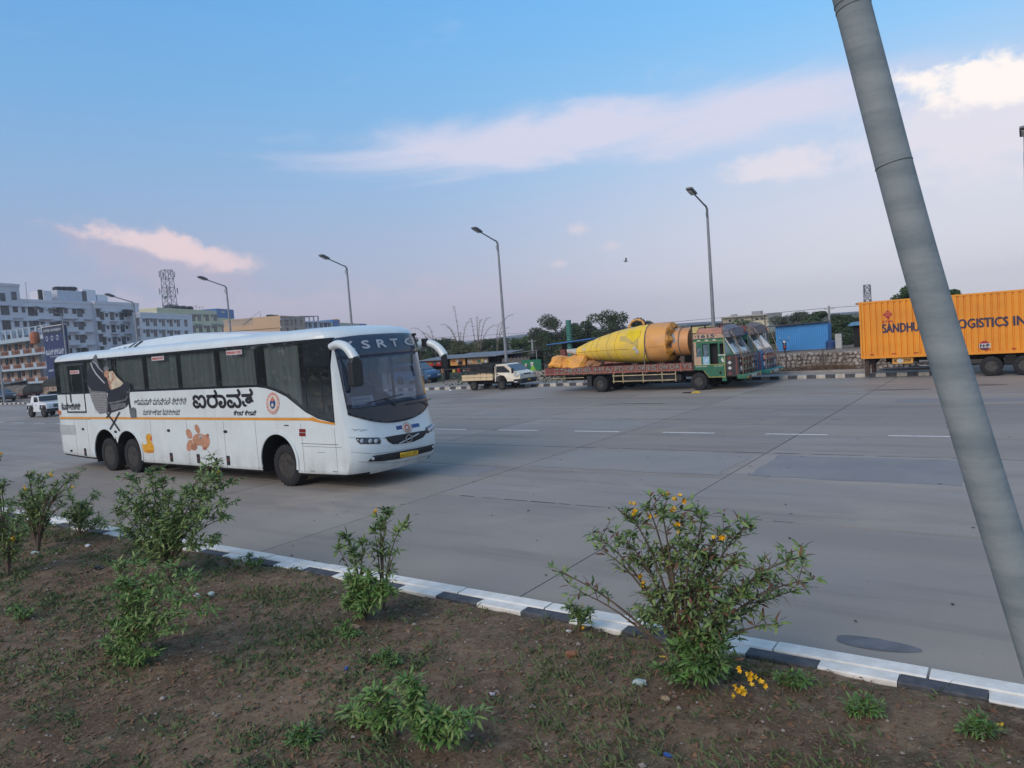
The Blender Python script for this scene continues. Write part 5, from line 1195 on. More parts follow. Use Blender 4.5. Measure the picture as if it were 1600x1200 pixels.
# ---- orange container trailer
def trailer():
    X0, Y0 = -6.39, 37.2; L = 12.6; W = 2.4; z0, z1_ = .96, 3.57
    t = empty('container_trailer', (X0, Y0, 0), 'orange box trailer lettered SANDHU LOGISTICS on its corrugated side', 'trailer')
    mo = mat('orange_container_paint', (.80, .30, .018), .5, var=.07, scale=.9, col2=(.66, .24, .02), bump=.1, bscale=8)
    def corr(y, sgn, nm):
        per = .245; pts = []; n = int(L / per)
        for k in range(n):
            a = k * per
            pts += [(a, 0), (a + .165, 0), (a + .185, .05), (a + .225, .05)]
        pts.append((L, 0)); q = [(x, y + sgn * d) for x, d in pts]; vs_ = [(x, yy, z0 + .08) for x, yy in q] + [(x, yy, z1_ - .06) for x, yy in q]; m_ = len(q)
        return MB().add(vs_, [(i, i + 1, m_ + i + 1, m_ + i) for i in range(m_ - 1)]).build(nm, mo, t)
    side = corr(0, 1, 'corrugated_side'); corr(W, -1, 'corrugated_side')
    MB().bx(-.0, .06, 0.0, W, z0, z1_ - .03).build('end_wall', mo, t)
    MB().bx(L - .06, L, .03, W - .03, z0, z1_ - .03).build('end_wall', mo, t)
    MB().bx(.06, L - .06, .04, W - .04, z1_ - .05, z1_ - .01).build('roof', mo, t)
    for y in (-.015, W - .06): MB().bx(-.02, L + .02, y, y + .075, z1_ - .08, z1_).build('top_rail', mo, t); MB().bx(-.01, L, y, y + .07, z0 - .01, z0 + .09).build('bottom_rail', mo, t)
    MB().bx(-.03, .05, -.03, .05, z0, z1_ - .0).build('corner_post', mo, t); MB().bx(-.17, .0, .02, 1.2, z1_ - .1, z1_ - .02).build('roof_lip', mat('rust_lip', (.40, .16, .03), .7), t)
    for k in range(14): MB().bx(.35 + k * .9, .52 + k * .9, -.022, -.012, z0 + .16, z0 + .20).build('red_reflector', M_rd, t)
    ml = mat('dark_blue_container_lettering', (.035, .035, .085), .6)
    def T(s_, x0, x1, za, zb, m=ml, b=.016): text_flat(s_, x0, za, x1, zb, -.008, m, side, b)
    def q(px, py): p = at(px, py, Y0); return p.x - X0, p.z
    a = q(1379.5, 517.9); b = q(1435.4, 504.8 - 1.5); T('SANDHU', a[0], b[0], 2.10, 2.50)
    a = q(1489, 510); b = q(1575, 494); T('LOGISTICS', a[0], b[0], 2.10, 2.49)
    a = q(1584, 509); T('INDIA', a[0], a[0] + 1.25, 2.10, 2.49)
    a = q(1383, 497); cx, cz = q(1387, 491.5)
    mr = mat('crimson_logo', (.42, .02, .04), .5)
    lg_ = MB().prism([(cx - .20, cz), (cx, cz - .20), (cx + .20, cz), (cx, cz + .20)], 'y', -.012, -.006).build('logo', mr, side)
    for d in (-.055, .055): MB().prism([(cx - .11, cz + d), (cx - .02, cz + d + .06), (cx + .11, cz + d + .0), (cx + .11, cz + d - .025), (cx - .02, cz + d + .03), (cx - .11, cz + d - .028)], 'y', -.0135, -.012).build('logo_wave', mo, lg_)
    T('STIPL', cx - .22, cx + .24, cz - .36, cz - .27, mr, .006)
    cx, cz = q(1538.3, 540)
    bd_ = MB().lathe([(.20, 0), (.20, -.006)], (cx, -.006, cz), 'y', 28).build('permit_disc', mr, side)
    MB().prism([(cx - .19, cz - .09), (cx + .22, cz - .09), (cx + .22, cz + .09), (cx - .19, cz + .09)], 'y', -.0145, -.0125).build('permit_band', M_wh, bd_)
    MB().prism([(cx - .17, cz - .11), (cx + .17, cz - .11), (cx + .10, cz - .18), (cx - .10, cz - .18)], 'y', -.0145, -.0125).build('permit_arc', ml, bd_)
    text_flat('N·P', cx - .15, cz - .065, cx + .17, cz + .065, -.0155, ml, bd_, .012)
    T('AP   NAGAR  AP · TS · KA  HR 55', 1.0, 5.0, z0 + .012, z0 + .055, M_dk, .002)
    # running gear
    ch = MB()
    for y in (.7, 1.5): ch.bx(.9, L, y, y + .16, .70, .95)
    ch.build('chassis', M_under, t)
    for y in (.25, 2.1):
        MB().prism([(.10, .95), (.62, .95), (.30, .62), (.12, .62)], 'y', y, y + .07).build('bracket', M_under, t)
    lb = MB().bx(.08, .26, .2, .4, .15, .95).bx(.08, .26, 2.0, 2.2, .15, .95).build('landing_leg', mat('dark_rusty_leg', (.07, .045, .035), .8), t)
    a = q(1394, 569); b = q(1426, 559)
    bx_ = MB().bx(a[0], b[0], .1, .5, a[1], z0 - .012).build('tool_box', mat('yellow_tool_box', (.65, .32, .06), .6, var=.1), t)
    MB().lathe([(.12, 0), (.12, -.006)], ((a[0] + b[0]) / 2 - .1, .1, a[1] + .13), 'y', 20).build('box_disc', M_wh, bx_); text_flat('STOP', b[0] - .36, a[1] + .09, b[0] - .08, a[1] + .20, .096, M_dk, bx_, .006)
    text_flat('OK', a[0] + .06, a[1] + .09, a[0] + .18, a[1] + .20, .096, M_dk, bx_, .006)
    MB().bx(2.3, 4.0, .3, .36, .72, .78).bx(2.3, 4.0, .3, .36, .52, .56).build('side_guard', M_steel, t)
    for x in (5.02, 6.2, 8.9, 10.0):
        wheel(.42, .28, t, (x, .16, .42), M_tyre, M_rim, -1, .54); wheel(.42, .28, t, (x, W - .16, .42), M_tyre, M_rim, 1, .54)
        MB().tube([(x, .2, .42), (x, W - .2, .42)], .08, 8).build('axle', M_under, t)
    MB().bx(5.5, 5.9, .05, .5, .45, .88).build('air_tank', M_under, t, bevel=.05)
trailer()

# ---- white open jeep behind the coach, at left
def jeep():
    o = empty('jeep', (-58.45, 22.75, 0), 'white boxy off-road jeep just behind the coach', 'car')
    pr = [(.0, .42), (.0, .98), (.55, 1.02), (.62, 1.02), (.72, 1.48), (1.05, 1.50), (1.75, 1.50), (1.98, 1.08), (2.9, 1.02), (3.05, .95), (3.1, .45), (2.95, .38), (2.9, .62), (2.6, .80), (2.2, .62), (2.12, .38), (.95, .38), (.9, .62), (.6, .80), (.25, .66), (.15, .42)]
    bd = MB().prism(pr, 'y', -.72, .72, sc=lambda p: 1 if p[1] < 1.05 else .9).build('body', M_wt, o, bevel=.03); bd.location = (0, .75, 0)
    gl_ = mat('dark_side_glass', (.02, .024, .03), .08)
    MB().prism([(1.12, 1.08), (1.12, 1.42), (1.60, 1.42), (1.74, 1.10)], 'y', .065, .10).build('side_window', gl_, o)
    MB().add([(1.80, .12, 1.45), (1.80, 1.38, 1.45), (2.0, 1.45, 1.10), (2.0, .05, 1.10)], [(0, 1, 2, 3)]).build('windscreen', gl_, o).location = (.012, 0, .01)
    MB().bx(.0, .62, .02, 1.48, 1.02, 1.05).build('rear_deck', M_black, o)
    MB().bx(.9, .95, .02, .04, .45, 1.02).build('door_gap', M_gap, o); MB().bx(3.02, 3.2, .0, 1.5, .38, .60).build('bumper', M_black, o, bevel=.02); MB().bx(1.4, 1.6, .02, .035, .86, .89).build('door_handle', M_black, o)
    for y in (.25, 1.25): MB().lathe([(.10, 0), (.10, .03), (0, .05)], (3.10, y, .78), 'x', 14).build('headlight', M_lampglass, o)
    for k in range(6): MB().bx(3.09, 3.115, .48 + k * .09, .53 + k * .09, .66, .90).build('grille_slot', M_black, o)
    for x in (.58, 2.58):
        for y, s_ in ((.10, -1), (1.40, 1)): wheel(.36, .24, o, (x, y, .36), M_tyre, M_rim, s_, .55, n=20)
        MB().prism([(x - .48, .55), (x - .36, .86), (x + .36, .86), (x + .48, .55), (x + .42, .55), (x + .32, .80), (x - .32, .80), (x - .42, .55)], 'y', -.03, .12).build('wheel_flare', M_black, o)
    mb = MB(); mb.tube([(2.0, .0, 1.12), (2.05, -.14, 1.16)], .012, 6); mb.bx(2.0, 2.05, -.28, -.12, 1.08, 1.28); mb.build('mirror', M_black, o)
jeep()

# ---- simple saloon / van
def car(X, Y, sc_, m, label, name='car', cat='car', rz=0.0, van=False):
    o = empty(name, (X, Y, .02), label, cat, rz=rz); o.scale = (sc_, sc_, sc_)
    pr = [(0, .45), (.02, .85), (.35, .95), (.75, 1.32), (2.1, 1.36), (2.9, .98), (3.6, .86), (3.75, .70), (3.75, .40), (3.45, .32), (3.40, .55), (3.1, .70), (2.8, .55), (2.72, .30), (1.12, .30), (1.05, .55), (.75, .70), (.45, .55), (.38, .32), (.1, .34)] if not van else \
         [(0, .45), (.0, 1.2), (.15, 1.6), (2.4, 1.66), (3.15, 1.12), (3.6, .98), (3.72, .80), (3.72, .42), (3.45, .34), (3.40, .58), (3.1, .74), (2.8, .58), (2.72, .32), (1.12, .32), (1.05, .58), (.75, .74), (.45, .58), (.38, .34), (.1, .36)]
    b = MB().prism(pr, 'y', -.78, .78, sc=lambda p: 1 if p[1] < 1.0 else .86).build('body', m, o, bevel=.03)
    g_ = mat('dark_side_glass', (.02, .024, .03), .08); zt = 1.54 if van else 1.30
    wins = [(.45, 1.05, 1.45), (1.5, 2.35, 1.45)] if not van else [(.2, 1.1), (1.2, 2.1), (2.2, 2.75)]
    yy = .78 * .93 + .012
    for s_ in (-1, 1):
        a, c = sorted((s_ * (yy - .012), s_ * (yy + .012)))
        if van:
            for p in ([(.2, 1.08), (.2, 1.5), (1.1, 1.53), (1.1, 1.08)], [(1.18, 1.08), (1.18, 1.53), (2.1, 1.55), (2.1, 1.08)], [(2.18, 1.08), (2.18, 1.54), (2.42, 1.50), (2.95, 1.10)]): MB().prism(p, 'y', a, c).build('side_window', g_, o)
        else:
            for p in ([(.62, 1.02), (.88, 1.27), (1.45, 1.29), (1.45, 1.02)], [(1.52, 1.02), (1.52, 1.29), (2.05, 1.30), (2.55, 1.04)]): MB().prism(p, 'y', a, c).build('side_window', g_, o)
        for x in (.75, 3.1): wheel(.30, .2, o, (x, s_ * .68, .30), M_tyre, M_rim, s_, .6, n=18)
    x0, z0, x1, z1__ = (2.45, 1.60, 3.12, 1.16) if van else (2.16, 1.32, 2.84, 1.02)
    MB().add([(x0, -.6, z0), (x0, .6, z0), (x1, .68, z1__), (x1, -.68, z1__)], [(0, 1, 2, 3)]).build('windscreen', g_, o).location = (.015, 0, .012)
    for s_ in (-1, 1): MB().bx(3.68, 3.765, *sorted((s_ * .45, s_ * .72)), .60, .74).build('headlight', M_lampglass, o)
    MB().bx(3.70, 3.78, -.74, .74, .36, .50).build('bumper', M_black, o, bevel=.02)
    return o
car(-41.7, 43.3, 1.0, mat('blue_van_paint', (.05, .14, .28), .35, coat=.4), 'dark blue van by the snack shops, partly seen past the coach front', 'van', 'van', van=True)
car(-100.2, 35.6, 1.15, mat('slate_car_paint', (.05, .065, .09), .35, coat=.4), 'dark slate car by the kerb at the left edge', 'car', 'car')

# ---- covered lorries in front of the lodge
def lorry(X, Y, label, canopy):
    o = empty('lorry', (X, Y, .0), label, 'truck')
    if canopy:
        b = MB().bx(0, 5.2, 0, 2.3, .75, 1.35).build('cargo_box', mat('cream_cargo_boards', (.48, .43, .36), .8, var=.2, scale=4), o)
        for k in range(9): MB().bx(.05 + k * .58, .13 + k * .58, -.03, 0, .75, 1.35).build('board_post', M_rustp, b)
        text_flat('HR  BH  BR', .4, .92, 4.6, 1.22, -.008, mat('brown_lettering', (.16, .10, .07), .7), b, .02)
        mb = MB(); vs_ = []; n = 12
        for i in range(n + 1):
            x = lerp(-.1, 5.3, i / n)
            for k in range(9): t = math.pi * k / 8; vs_.append((x, 1.15 - 1.25 * math.cos(t), 1.36 + (1.02 + .05 * math.sin(i * 1.9)) * max(.0, math.sin(t)) ** .55))
        mb.add(vs_, [(i * 9 + k, i * 9 + k + 1, i * 9 + 10 + k, i * 9 + 9 + k) for i in range(n) for k in range(8)] + [tuple(range(9)), tuple(n * 9 + k for k in range(8, -1, -1))]); mb.build('canopy', mat('dark_canvas', (.035, .04, .035), .9, var=.2, bump=.5), o)
    else:
        mb = MB(); n = 16; vs_ = []
        for i in range(n + 1):
            x = lerp(0, 7.2, i / n); h = .95 * min(1, (i + 1.2) / 4) ** .6 * (1 + .06 * math.sin(i * 1.3))
            for k in range(11): t = math.pi * k / 10; vs_.append((x, 1.1 - 1.15 * math.cos(t), .78 + h * math.sin(t) ** .7 if 0 < k < 10 else .72))
        mb.add(vs_, [(i * 11 + k, i * 11 + k + 1, i * 11 + 12 + k, i * 11 + 11 + k) for i in range(n) for k in range(10)] + [tuple(range(11)), tuple(n * 11 + k for k in range(10, -1, -1))]); mb.build('tarpaulin_cover', mat('brown_grey_canvas', (.17, .145, .125), .9, var=.25, scale=1, bump=.6), o, smooth=True)
        MB().bx(0, 7.2, 0, 2.2, .55, .80).build('bed', M_maroon, o)
    MB().bx(.2, 5.4, .5, 1.7, .4, .76).build('chassis', M_under, o)
    for x in (1.0, 4.3) if canopy else (1.5, 2.5, 6.0):
        for y, s_ in ((.15, -1), (2.1, 1)): wheel(.42, .26, o, (x, y, .42), M_tyre, M_rim, s_, .5, n=18)
lorry(-106.9, 38.6, 'low lorry under a rounded brown-grey tarpaulin, in front of the balconied lodge', False)
lorry(-99.7, 41.0, 'lorry with dark canvas canopy over cream lettered boards, behind the white jeep', True)

# ================================================================ BUILDINGS
M_win = mat('dark_window_pane', (.07, .085, .11), .15, var=.3, scale=2, orand=.7)
M_shade = mat('concrete_sunshade', (.48, .48, .52), .8)
def block(name, label, A, B, depth, H, m, cat='building', z0=0.0, parapet=.5):
    """upright box whose seen face runs from A to B on the ground; everything on it is placed by distance along that face"""
    L = math.hypot(B[0] - A[0], B[1] - A[1]); rz = math.atan2(B[1] - A[1], B[0] - A[0])
    o = empty(name, (A[0], A[1], z0), label, cat, rz=rz); o['L'] = L
    w = MB().bx(0, L, 0, depth, 0, H).build('wall', m, o)
    if parapet:
        mb = MB(); mb.bx(-.05, L + .05, -.08, .14, H, H + parapet); mb.bx(-.05, L + .05, depth - .14, depth + .08, H, H + parapet); mb.bx(-.05, .14, .14, depth - .14, H, H + parapet); mb.bx(L - .14, L + .05, .14, depth - .14, H, H + parapet); mb.build('parapet', m, o)
    return o
def win(o, u, z, w, h, shade=True, out=.55, nm='window', ins=False):
    f = MB().bx(u - w / 2, u + w / 2, -.05, .0, z - h / 2, z + h / 2).build(nm, M_win, o)
    MB().bx(u - .03, u + .03, -.075, -.05, z - h / 2, z + h / 2).build('mullion', M_shade, f)
    if shade: MB().bx(u - w / 2 - .2, u + w / 2 + .2, -out, .0, z + h / 2 + .02, z + h / 2 + .14).build('sunshade', M_shade, f)
def ledge(o, u0, u1, z): MB().bx(u0, u1, -.5, 0, z, z + .12).build('ledge', M_shade, o)
def tank(o, u, v, z, r=.9, h=1.2): MB().lathe([(r, 0), (r, h * .8), (r * .6, h), (0, h)], (u, v, z), 'z', 14).build('water_tank', M_black, o, smooth=True)

# grey apartment block
mg1 = mat('pale_grey_blue_plaster', (.66, .655, .69), .85, var=.06, scale=.12, world=True, col2=(.56, .555, .59))
A1_ = (-137.0, 41.0); B1_ = (-154.7, 82.9)
def zz(o_, s_, x, y): return (o_[0] + x / s_, o_[1] + y / s_)
def u1(x, y): return on(x / 4, 420 + y / 4, A1_, B1_)
apt = block('apartment_block', 'big pale grey-blue apartment block of many floors with a taller left end', A1_, B1_, 22, 15.7, mg1)
L1 = apt['L']
# taller end
uu = u1(112, 150)[0]; MB().bx(-2, uu, -.35, 14, 0, 18.2).build('end_tower', mg1, apt); MB().bx(-2.1, uu + .1, -.45, 14.1, 18.2, 18.7).build('tower_parapet', mg1, apt)
ut = u1(575, 215)[0]; MB().bx(ut, L1 + .3, -.6, 21, 0, 15.75).build('projecting_bay', mg1, apt); MB().bx(ut - .1, L1 + .4, -.7, 21.1, 15.75, 16.3).build('bay_parapet', mg1, apt)
fl = None
cols = [(20, 262, 1.6, 1.5), (85, 256, .9, .9), (143, 257, .9, .9), (192, 267, 1.1, 1.5), (218, 267, 1.1, 1.5), (258, 260, .9, .8), (317, 264, .9, .8), (350, 270, 1.3, 1.5), (375, 270, 1.3, 1.5), (411, 264, .9, .9), (464, 267, .9, .9), (498, 276, 1.3, 1.5), (518, 269, .7, .7), (598, 278, 1.1, 1.6), (620, 296, 1.0, 1.5), (650, 292, .6, .6), (684, 298, 1.1, 1.5), (713, 293, .6, .6), (742, 298, 1.1, 1.5), (769, 293, .6, .6), (797, 299, 1.0, 1.5), (825, 293, .6, .6)]
z85a, z85b = u1(85, 256)[1], u1(93, 346)[1]; FH = z85a - z85b
for x, y, w, h in cols:
    u, z = u1(x, y); off = -.36 if u < uu else (-.62 if u > ut else 0)
    for k in range(5 if x > 40 else 5):
        zk = z - k * FH
        if zk < 1: continue
        f = MB().bx(u - w / 2, u + w / 2, off - .05, off, zk - h / 2, zk + h / 2).build('window', M_win, apt)
        MB().bx(u - w / 2 - .2, u + w / 2 + .2, off - .5, off, zk + h / 2 + .02, zk + h / 2 + .14).build('sunshade', M_shade, f)
for x0, x1, y in ((70, 135, 228), (240, 320, 235), (395, 480, 232), (525, 572, 236), (668, 712, 250), (750, 800, 252)):
    a, z = u1(x0, y + 84); b, _ = u1(x1, y + 84)
    for k in range(4): off = -.62 if a > ut else 0; MB().bx(a, b, off - .6, off, z - k * FH, z - k * FH + .14).build('ledge', M_shade, apt)
for x, y in ((5, 178), (76, 170)):
    u, z = u1(x, y); MB().bx(u - .5, u + .5, -.42, -.36, z - .7, z + .7).build('window', M_win, apt)
for x0, x1, yt, dep, m_ in ((360, 408, 168, 3, mg1), (443, 600, 163, 6, mat('pale_sheet_cladding', (.50, .54, .62), .6)), (600, 678, 158, 5, mg1), (690, 752, 190, 4, mg1)):
    a, zt = u1(x0, yt); b, _ = u1(x1, yt); MB().bx(a, b, 3, 3 + dep, 16, zt + 1.2).build('roof_room', m_, apt)
for x in (20, 515, 548, 580, 603): u = u1(x, 150)[0]; tank(apt, u, 5.5, (18.4 if x < 100 else u1(x, 163)[1] + 1.15), .9, .9)
u = u1(612, 205)[0]; MB().bx(u - .5, u + .5, 2.9, 3.0, 16.6, 18.6).build('window', M_win, apt); u = u1(343, 190)[0]; MB().bx(u - .4, u + .4, 2.9, 3.2, 16.3, 18.4).build('door', M_black, apt)
MB().tube([(u1(285, 190)[0], 4, 16), (u1(283, 150)[0], 4, 19.8)], .06, 5).build('mast', M_steel, apt)

# second block
A2_ = (-150.5, 81.5); B2_ = (-161.0, 99.5)
u2 = lambda x, y: on(x / 4, 420 + y / 4, A2_, B2_)
b2 = block('apartment_block', 'lower grey-blue apartment block between the big one and the yellow-green one', A2_, B2_, 16, 13.6, mat('pale_blue_plaster', (.64, .65, .69), .85, var=.05, scale=.1, world=True))
for r_, (yy, dy) in enumerate(((333, 0), (401, 0))):
    for x in (860, 922, 969, 1020, 1069, 1114, 1162):
        u, z = u2(x + r_ * 3, yy + (x - 860) * .028); win(b2, u, z, 1.2, 1.5); 
        if 900 < x < 1150: win(b2, u - 1.25, z + .35, .7, .6, out=.45)
for k in (2, 3):
    for x in (860, 922, 969, 1020, 1069, 1114, 1162):
        u, z = u2(x + 4, 401 + (x - 860) * .028); win(b2, u, z - 3.2 * (k - 1), 1.2, 1.5)
for x in (858, 870, 883): tank(b2, u2(x, 270)[0], 2.5, 13.6, .8, 1.2)
# yellow-green block
A3_ = (-174.0, 98.5); B3_ = (-190.5, 128.0)
u3 = lambda x, y: on(x / 4, 420 + y / 4, A3_, B3_)
a3 = u3(1100, 265)[0]
my3 = mat('yellow_green_plaster', (.62, .60, .42), .85, var=.06, scale=.12, world=True)
b3 = block('apartment_block', 'yellow-green apartment block with dark tanks on the roof', A3_, B3_, 16, 16.4, my3)
for yy in (307, 377):
    for x in (1208, 1246, 1295, 1344) if yy < 350 else (1212, 1254, 1302, 1348, 1396, 1450):
        u, z = u3(x, yy); win(b3, u, z, 1.7, 1.7); win(b3, u - 1.7, z + .5, .8, .6, out=.5)
for x0, x1 in ((1215, 1260), (1325, 1390)):
    a, z = u3(x0, 348); b, _ = u3(x1, 348); MB().bx(a, b, -.6, 0, z, z + .15).build('ledge', M_shade, b3)
for x in range(1155, 1280, 13): tank(b3, u3(x, 250)[0], 4 + (x % 3), 16.4, 1.0, 1.9)
for x in (1125, 1140, 1290, 1312, 1330): u = u3(x, 250)[0]; MB().tube([(u, 3, 16.3), (u, 3, 18.6 - .3 * (x % 3)), (u + .8, 3, 18.3)], .05, 5).build('pipe', M_steel, b3)
MB().bx(u3(1150, 250)[0], u3(1320, 250)[0], 3, 3.08, 18.0, 18.08).build('pipe_rack', M_steel, b3)
a, zt = u3(1373, 288); b, zb = u3(1452, 318)
MB().bx(a, b, -.1, 8, 16.1 - .0, 17.1).build('rooftop_box', M_bl2, b3) if False else None
A4_ = (-188.5, 124.6); B4_ = (-193.6, 133.2)
b4 = block('apartment_annex', 'narrow yellow annex topped by a bright blue box', A4_, B4_, 5, 15.0, my3, parapet=0)
MB().bx(-.6, b4['L'], -.05, 5, 15.02, 17.6).build('blue_box', mat('rooftop_blue_sheet', (.04, .17, .42), .5), b4)
for k in range(3):
    for j in range(2): win(b4, 4 + j * 6, 12.6 - 3.4 * k, 1.3, 1.5)
# telecom tower
def lattice(X, Y, z0, H, w0, w1, label, nseg, dishes=True, name='telecom_tower', th=.07):
    o = empty(name, (X, Y, z0), label, 'tower'); m_ = mat('grey_lattice_steel', (.20, .21, .24), .6, .3)
    lg = MB(); C4 = [(-1, -1), (1, -1), (1, 1), (-1, 1)]
    P = lambda i, k: Vector((C4[k % 4][0] * lerp(w0, w1, i / nseg) / 2, C4[k % 4][1] * lerp(w0, w1, i / nseg) / 2, H * i / nseg))
    for k in range(4): MB().tube([P(0, k), P(nseg, k)], th, 5).build('leg', m_, o)
    for i in range(nseg):
        for k in range(4): lg.tube([P(i, k), P(i + 1, k + 1)], th * .6, 4); lg.tube([P(i, k + 1), P(i + 1, k)], th * .6, 4); lg.tube([P(i + 1, k), P(i + 1, k + 1)], th * .6, 4)
    lg.build('bracing', m_, o)
    if dishes:
        for j, f in enumerate((.60, .80, .96)):
            for k in range(4):
                a = R(45 + 90 * k + 20 * j); w = lerp(w0, w1, f) * .75; c = Vector((math.cos(a) * (w + .4), math.sin(a) * (w + .4), H * f))
                MB().bx(c.x - .14, c.x + .14, c.y - .1, c.y + .1, c.z - .8, c.z + .8).build('antenna', mat('antenna_grey', (.34, .35, .38), .6), o)
                MB().tube([c, Vector((c.x * .5, c.y * .5, c.z))], .05, 4).build('bracket', m_, o)
        for k in range(4): a = R(90 * k + 10); MB().lathe([(.45, 0), (.35, .15), (0, .2)], (math.cos(a) * 1.2, math.sin(a) * 1.2, H * (.5 + .08 * k)), 'x', 12).build('dish', MATS['antenna_grey'], o)
    return o
lattice(-188.5, 110.5, 0, 28.0, 3.6, 2.1, 'lattice telecom tower with antennas behind the apartment blocks', 12, th=.09)
lattice(-19.5, 120, 0, 7.1, 1.0, .8, 'small pale antenna mast far behind the orange trailer end', 9, False, 'antenna_mast', .06)
for k in range(3):
    o = MB().bx(-19.9 + k * .4, -19.7 + k * .4, 119.3, 119.4, 4.9, 5.7).build('antenna', mat('antenna_grey', (.34, .35, .38), .6), None)
    m_ = [q for q in COL.objects if q.name.startswith('antenna_mast')][0]; o.parent = m_; o.location = (19.5, -120, 0)

# tan building and its neighbours
A5_ = (-97.0, 75.0); B5_ = (-101.6, 83.6); z5b = lambda x, y: (280 + x / 5.333, 470 + y / 5.333)
mt5 = mat('tan_plaster', (.44, .34, .27), .85, var=.05, scale=.2, world=True); mt6 = mat('peach_plaster', (.56, .38, .24), .85, var=.05, scale=.2, world=True)
b5 = block('tan_building', 'tan and peach building seen over the coach roof', A5_, B5_, 9.5, 9.1, mt5, parapet=.25)
L5 = b5['L']
MB().bx(-.06, 0, 4.5, 9.6, 0, 8.2).bx(-.06, 0, 0, 4.5, 0, 9.36).build('peach_wall', mt6, b5)
for zq in (7.4, 6.3): MB().bx(-.12, -.06, .2, 9.4, zq, zq + .07).build('string_line', mat('brown_band', (.22, .16, .12), .8), b5)
for x in (848, 885, 905, 938, 973, 1018): u, z = on(*z5b(x, 182), A5_, B5_); win(b5, u, z, .55 if x != 885 else .4, .9, out=.3)
for x in (848, 905, 973): u, z = on(*z5b(x, 235), A5_, B5_); win(b5, u, z - .3, .55, .9, out=.3)
for k in range(4): MB().bx(2.0 + k * .8, 2.6 + k * .8, 2.5, 3.2, 9.3, 9.75).build('roof_tank', M_black, b5)
MB().tube([(-.1, 3.2, 9.3), (-.1, 3.2, 10.3), (-.1, 6.3, 8.4)], .04, 5).build('stay_mast', M_steel, b5)
A6_ = (-110.5, 90.5); B6_ = (-111.6, 97.8)
b6 = block('white_building', 'white-blue building with a pergola roof right of the tan building', A6_, B6_, 9, 8.9, mat('white_blue_plaster', (.50, .54, .64), .85, var=.05), parapet=.2)
for x in (1052, 1090, 1135, 1183, 1220, 1250): u, z = on(*z5b(x, 203), A6_, B6_); win(b6, u, z, .75, .9, out=.35)
MB().bx(.3, 5.6, 1, 4, 10.05, 10.15).build('pergola_roof', M_steel, b6)
for k in range(5): MB().bx(.4 + k * 1.25, .55 + k * 1.25, 1, 1.2, 9.0, 10.05).build('pergola_post', M_shade, b6)
b7 = block('shed_row', 'row of blue and pale green roof sheds beyond the coach front roof', (-122.5, 107), (-139, 134), 8, 9.4, mat('pale_green_sheet', (.40, .48, .40), .7, var=.05), parapet=0)
L7 = b7['L']
def u7(px): return on(px, 500, (-122.5, 107), (-139, 134))[0]
MB().bx(u7(520), u7(529), -.1, 7, 9.45, 10.0).bx(u7(520) , u7(529), -.12, 0, 7.5, 9.4).build('blue_end', MATS['rooftop_blue_sheet'], b7)
MB().bx(u7(561), u7(571), -.12, 0, 6.5, 9.45).build('blue_panel', MATS['rooftop_blue_sheet'], b7)
MB().lathe([(1.0, 0), (1.0, .8), (.5, 1.1), (0, 1.1)], (u7(544), 3, 9.5), 'z', 14).build('water_tank', mat('orange_tank', (.6, .34, .14), .6), b7)

# balconied lodge with navy sign tower
mlb = mat('lodge_blue_paint', (.34, .42, .49), .8, var=.06, scale=.3, world=True); mpe = mat('lodge_peach_wall', (.60, .44, .34), .8, var=.06, scale=.3, world=True); mterra = mat('terracotta_rail', (.30, .14, .10), .8)
lo = empty('lodge', (-107.6, 45, 0), 'lodge with peach walls, blue balcony bands and terracotta railings', 'building')
def zl(x, y): p = at(x / 6.667, 480 + y / 6.667, 45); return p.x + 107.6, p.z
MB().bx(-38, .0, 1.8, 3.0, 0, 7.7).build('wall', mpe, lo)
T_ = zl(200, 240)[1]; 
lv = []     # (band bottom, band top) of each storey, read at the right-hand end
for yb, yt in ((355, 215), (508, 440), (655, 590), (800, 740)):
    lv.append((zl(250, yb)[1], zl(250, yt)[1]))
for j, (zb, zt) in enumerate(lv):
    if j == 0:
        MB().bx(-38, 0, -.05, .12, zb, zb + .55).build('roof_band', mlb, lo); MB().bx(-38, 0, 0, 3, zb - .02, zb + .1).build('roof', mlb, lo)
        for k in range(20): x = -37.7 + k * 1.95; MB().bx(x, x + .5, -.05, .12, zb + .55, zt).build('parapet_pier', mlb, lo); MB().bx(x + .5, x + 1.95, -.02, .04, zt - .1, zt).build('parapet_rail', mlb, lo)
    else:
        MB().bx(-38, 0, -.05, 1.8, zb, zb + .28).build('balcony_slab', mlb, lo)
        for k in range(11): x = -37.9 + k * 3.75; MB().bx(x, x + .95, -.05, .1, zb + .28, zt + .02).build('balcony_pier', mlb, lo); mb = MB(); mb.bx(x + .95, x + 3.75, -.0, .06, zt - .1, zt); mb.bx(x + .95, x + 3.75, -.0, .06, zb + .28, zb + .34); [mb.bx(x + 1.05 + i * .23, x + 1.12 + i * .23, .0, .05, zb + .34, zt - .1) for i in range(12)]; mb.build('railing', mterra, lo)
        z_ = (zb + lv[j - 1][0]) / 2
        for k in range(11): x = -37.9 + k * 3.75; MB().bx(x - .1, x + .3, -.02, .2, zt, lv[j - 1][0]).build('column', mpe, lo) if False else None
        for k in range(10): x = -37.0 + k * 3.75; d_ = MB().bx(x + .4, x + 1.3, 1.7, 1.8, zb + .3, zb + 1.95).build('door', M_win, lo); MB().bx(x + 1.9, x + 2.6, 1.7, 1.8, zb + 1.1, zb + 1.8).build('window', mat('brown_window', (.10, .05, .04), .4), lo)
MB().bx(-38, 0, 0.3, 1.79, 0, .1).build('plinth', mlb, lo)
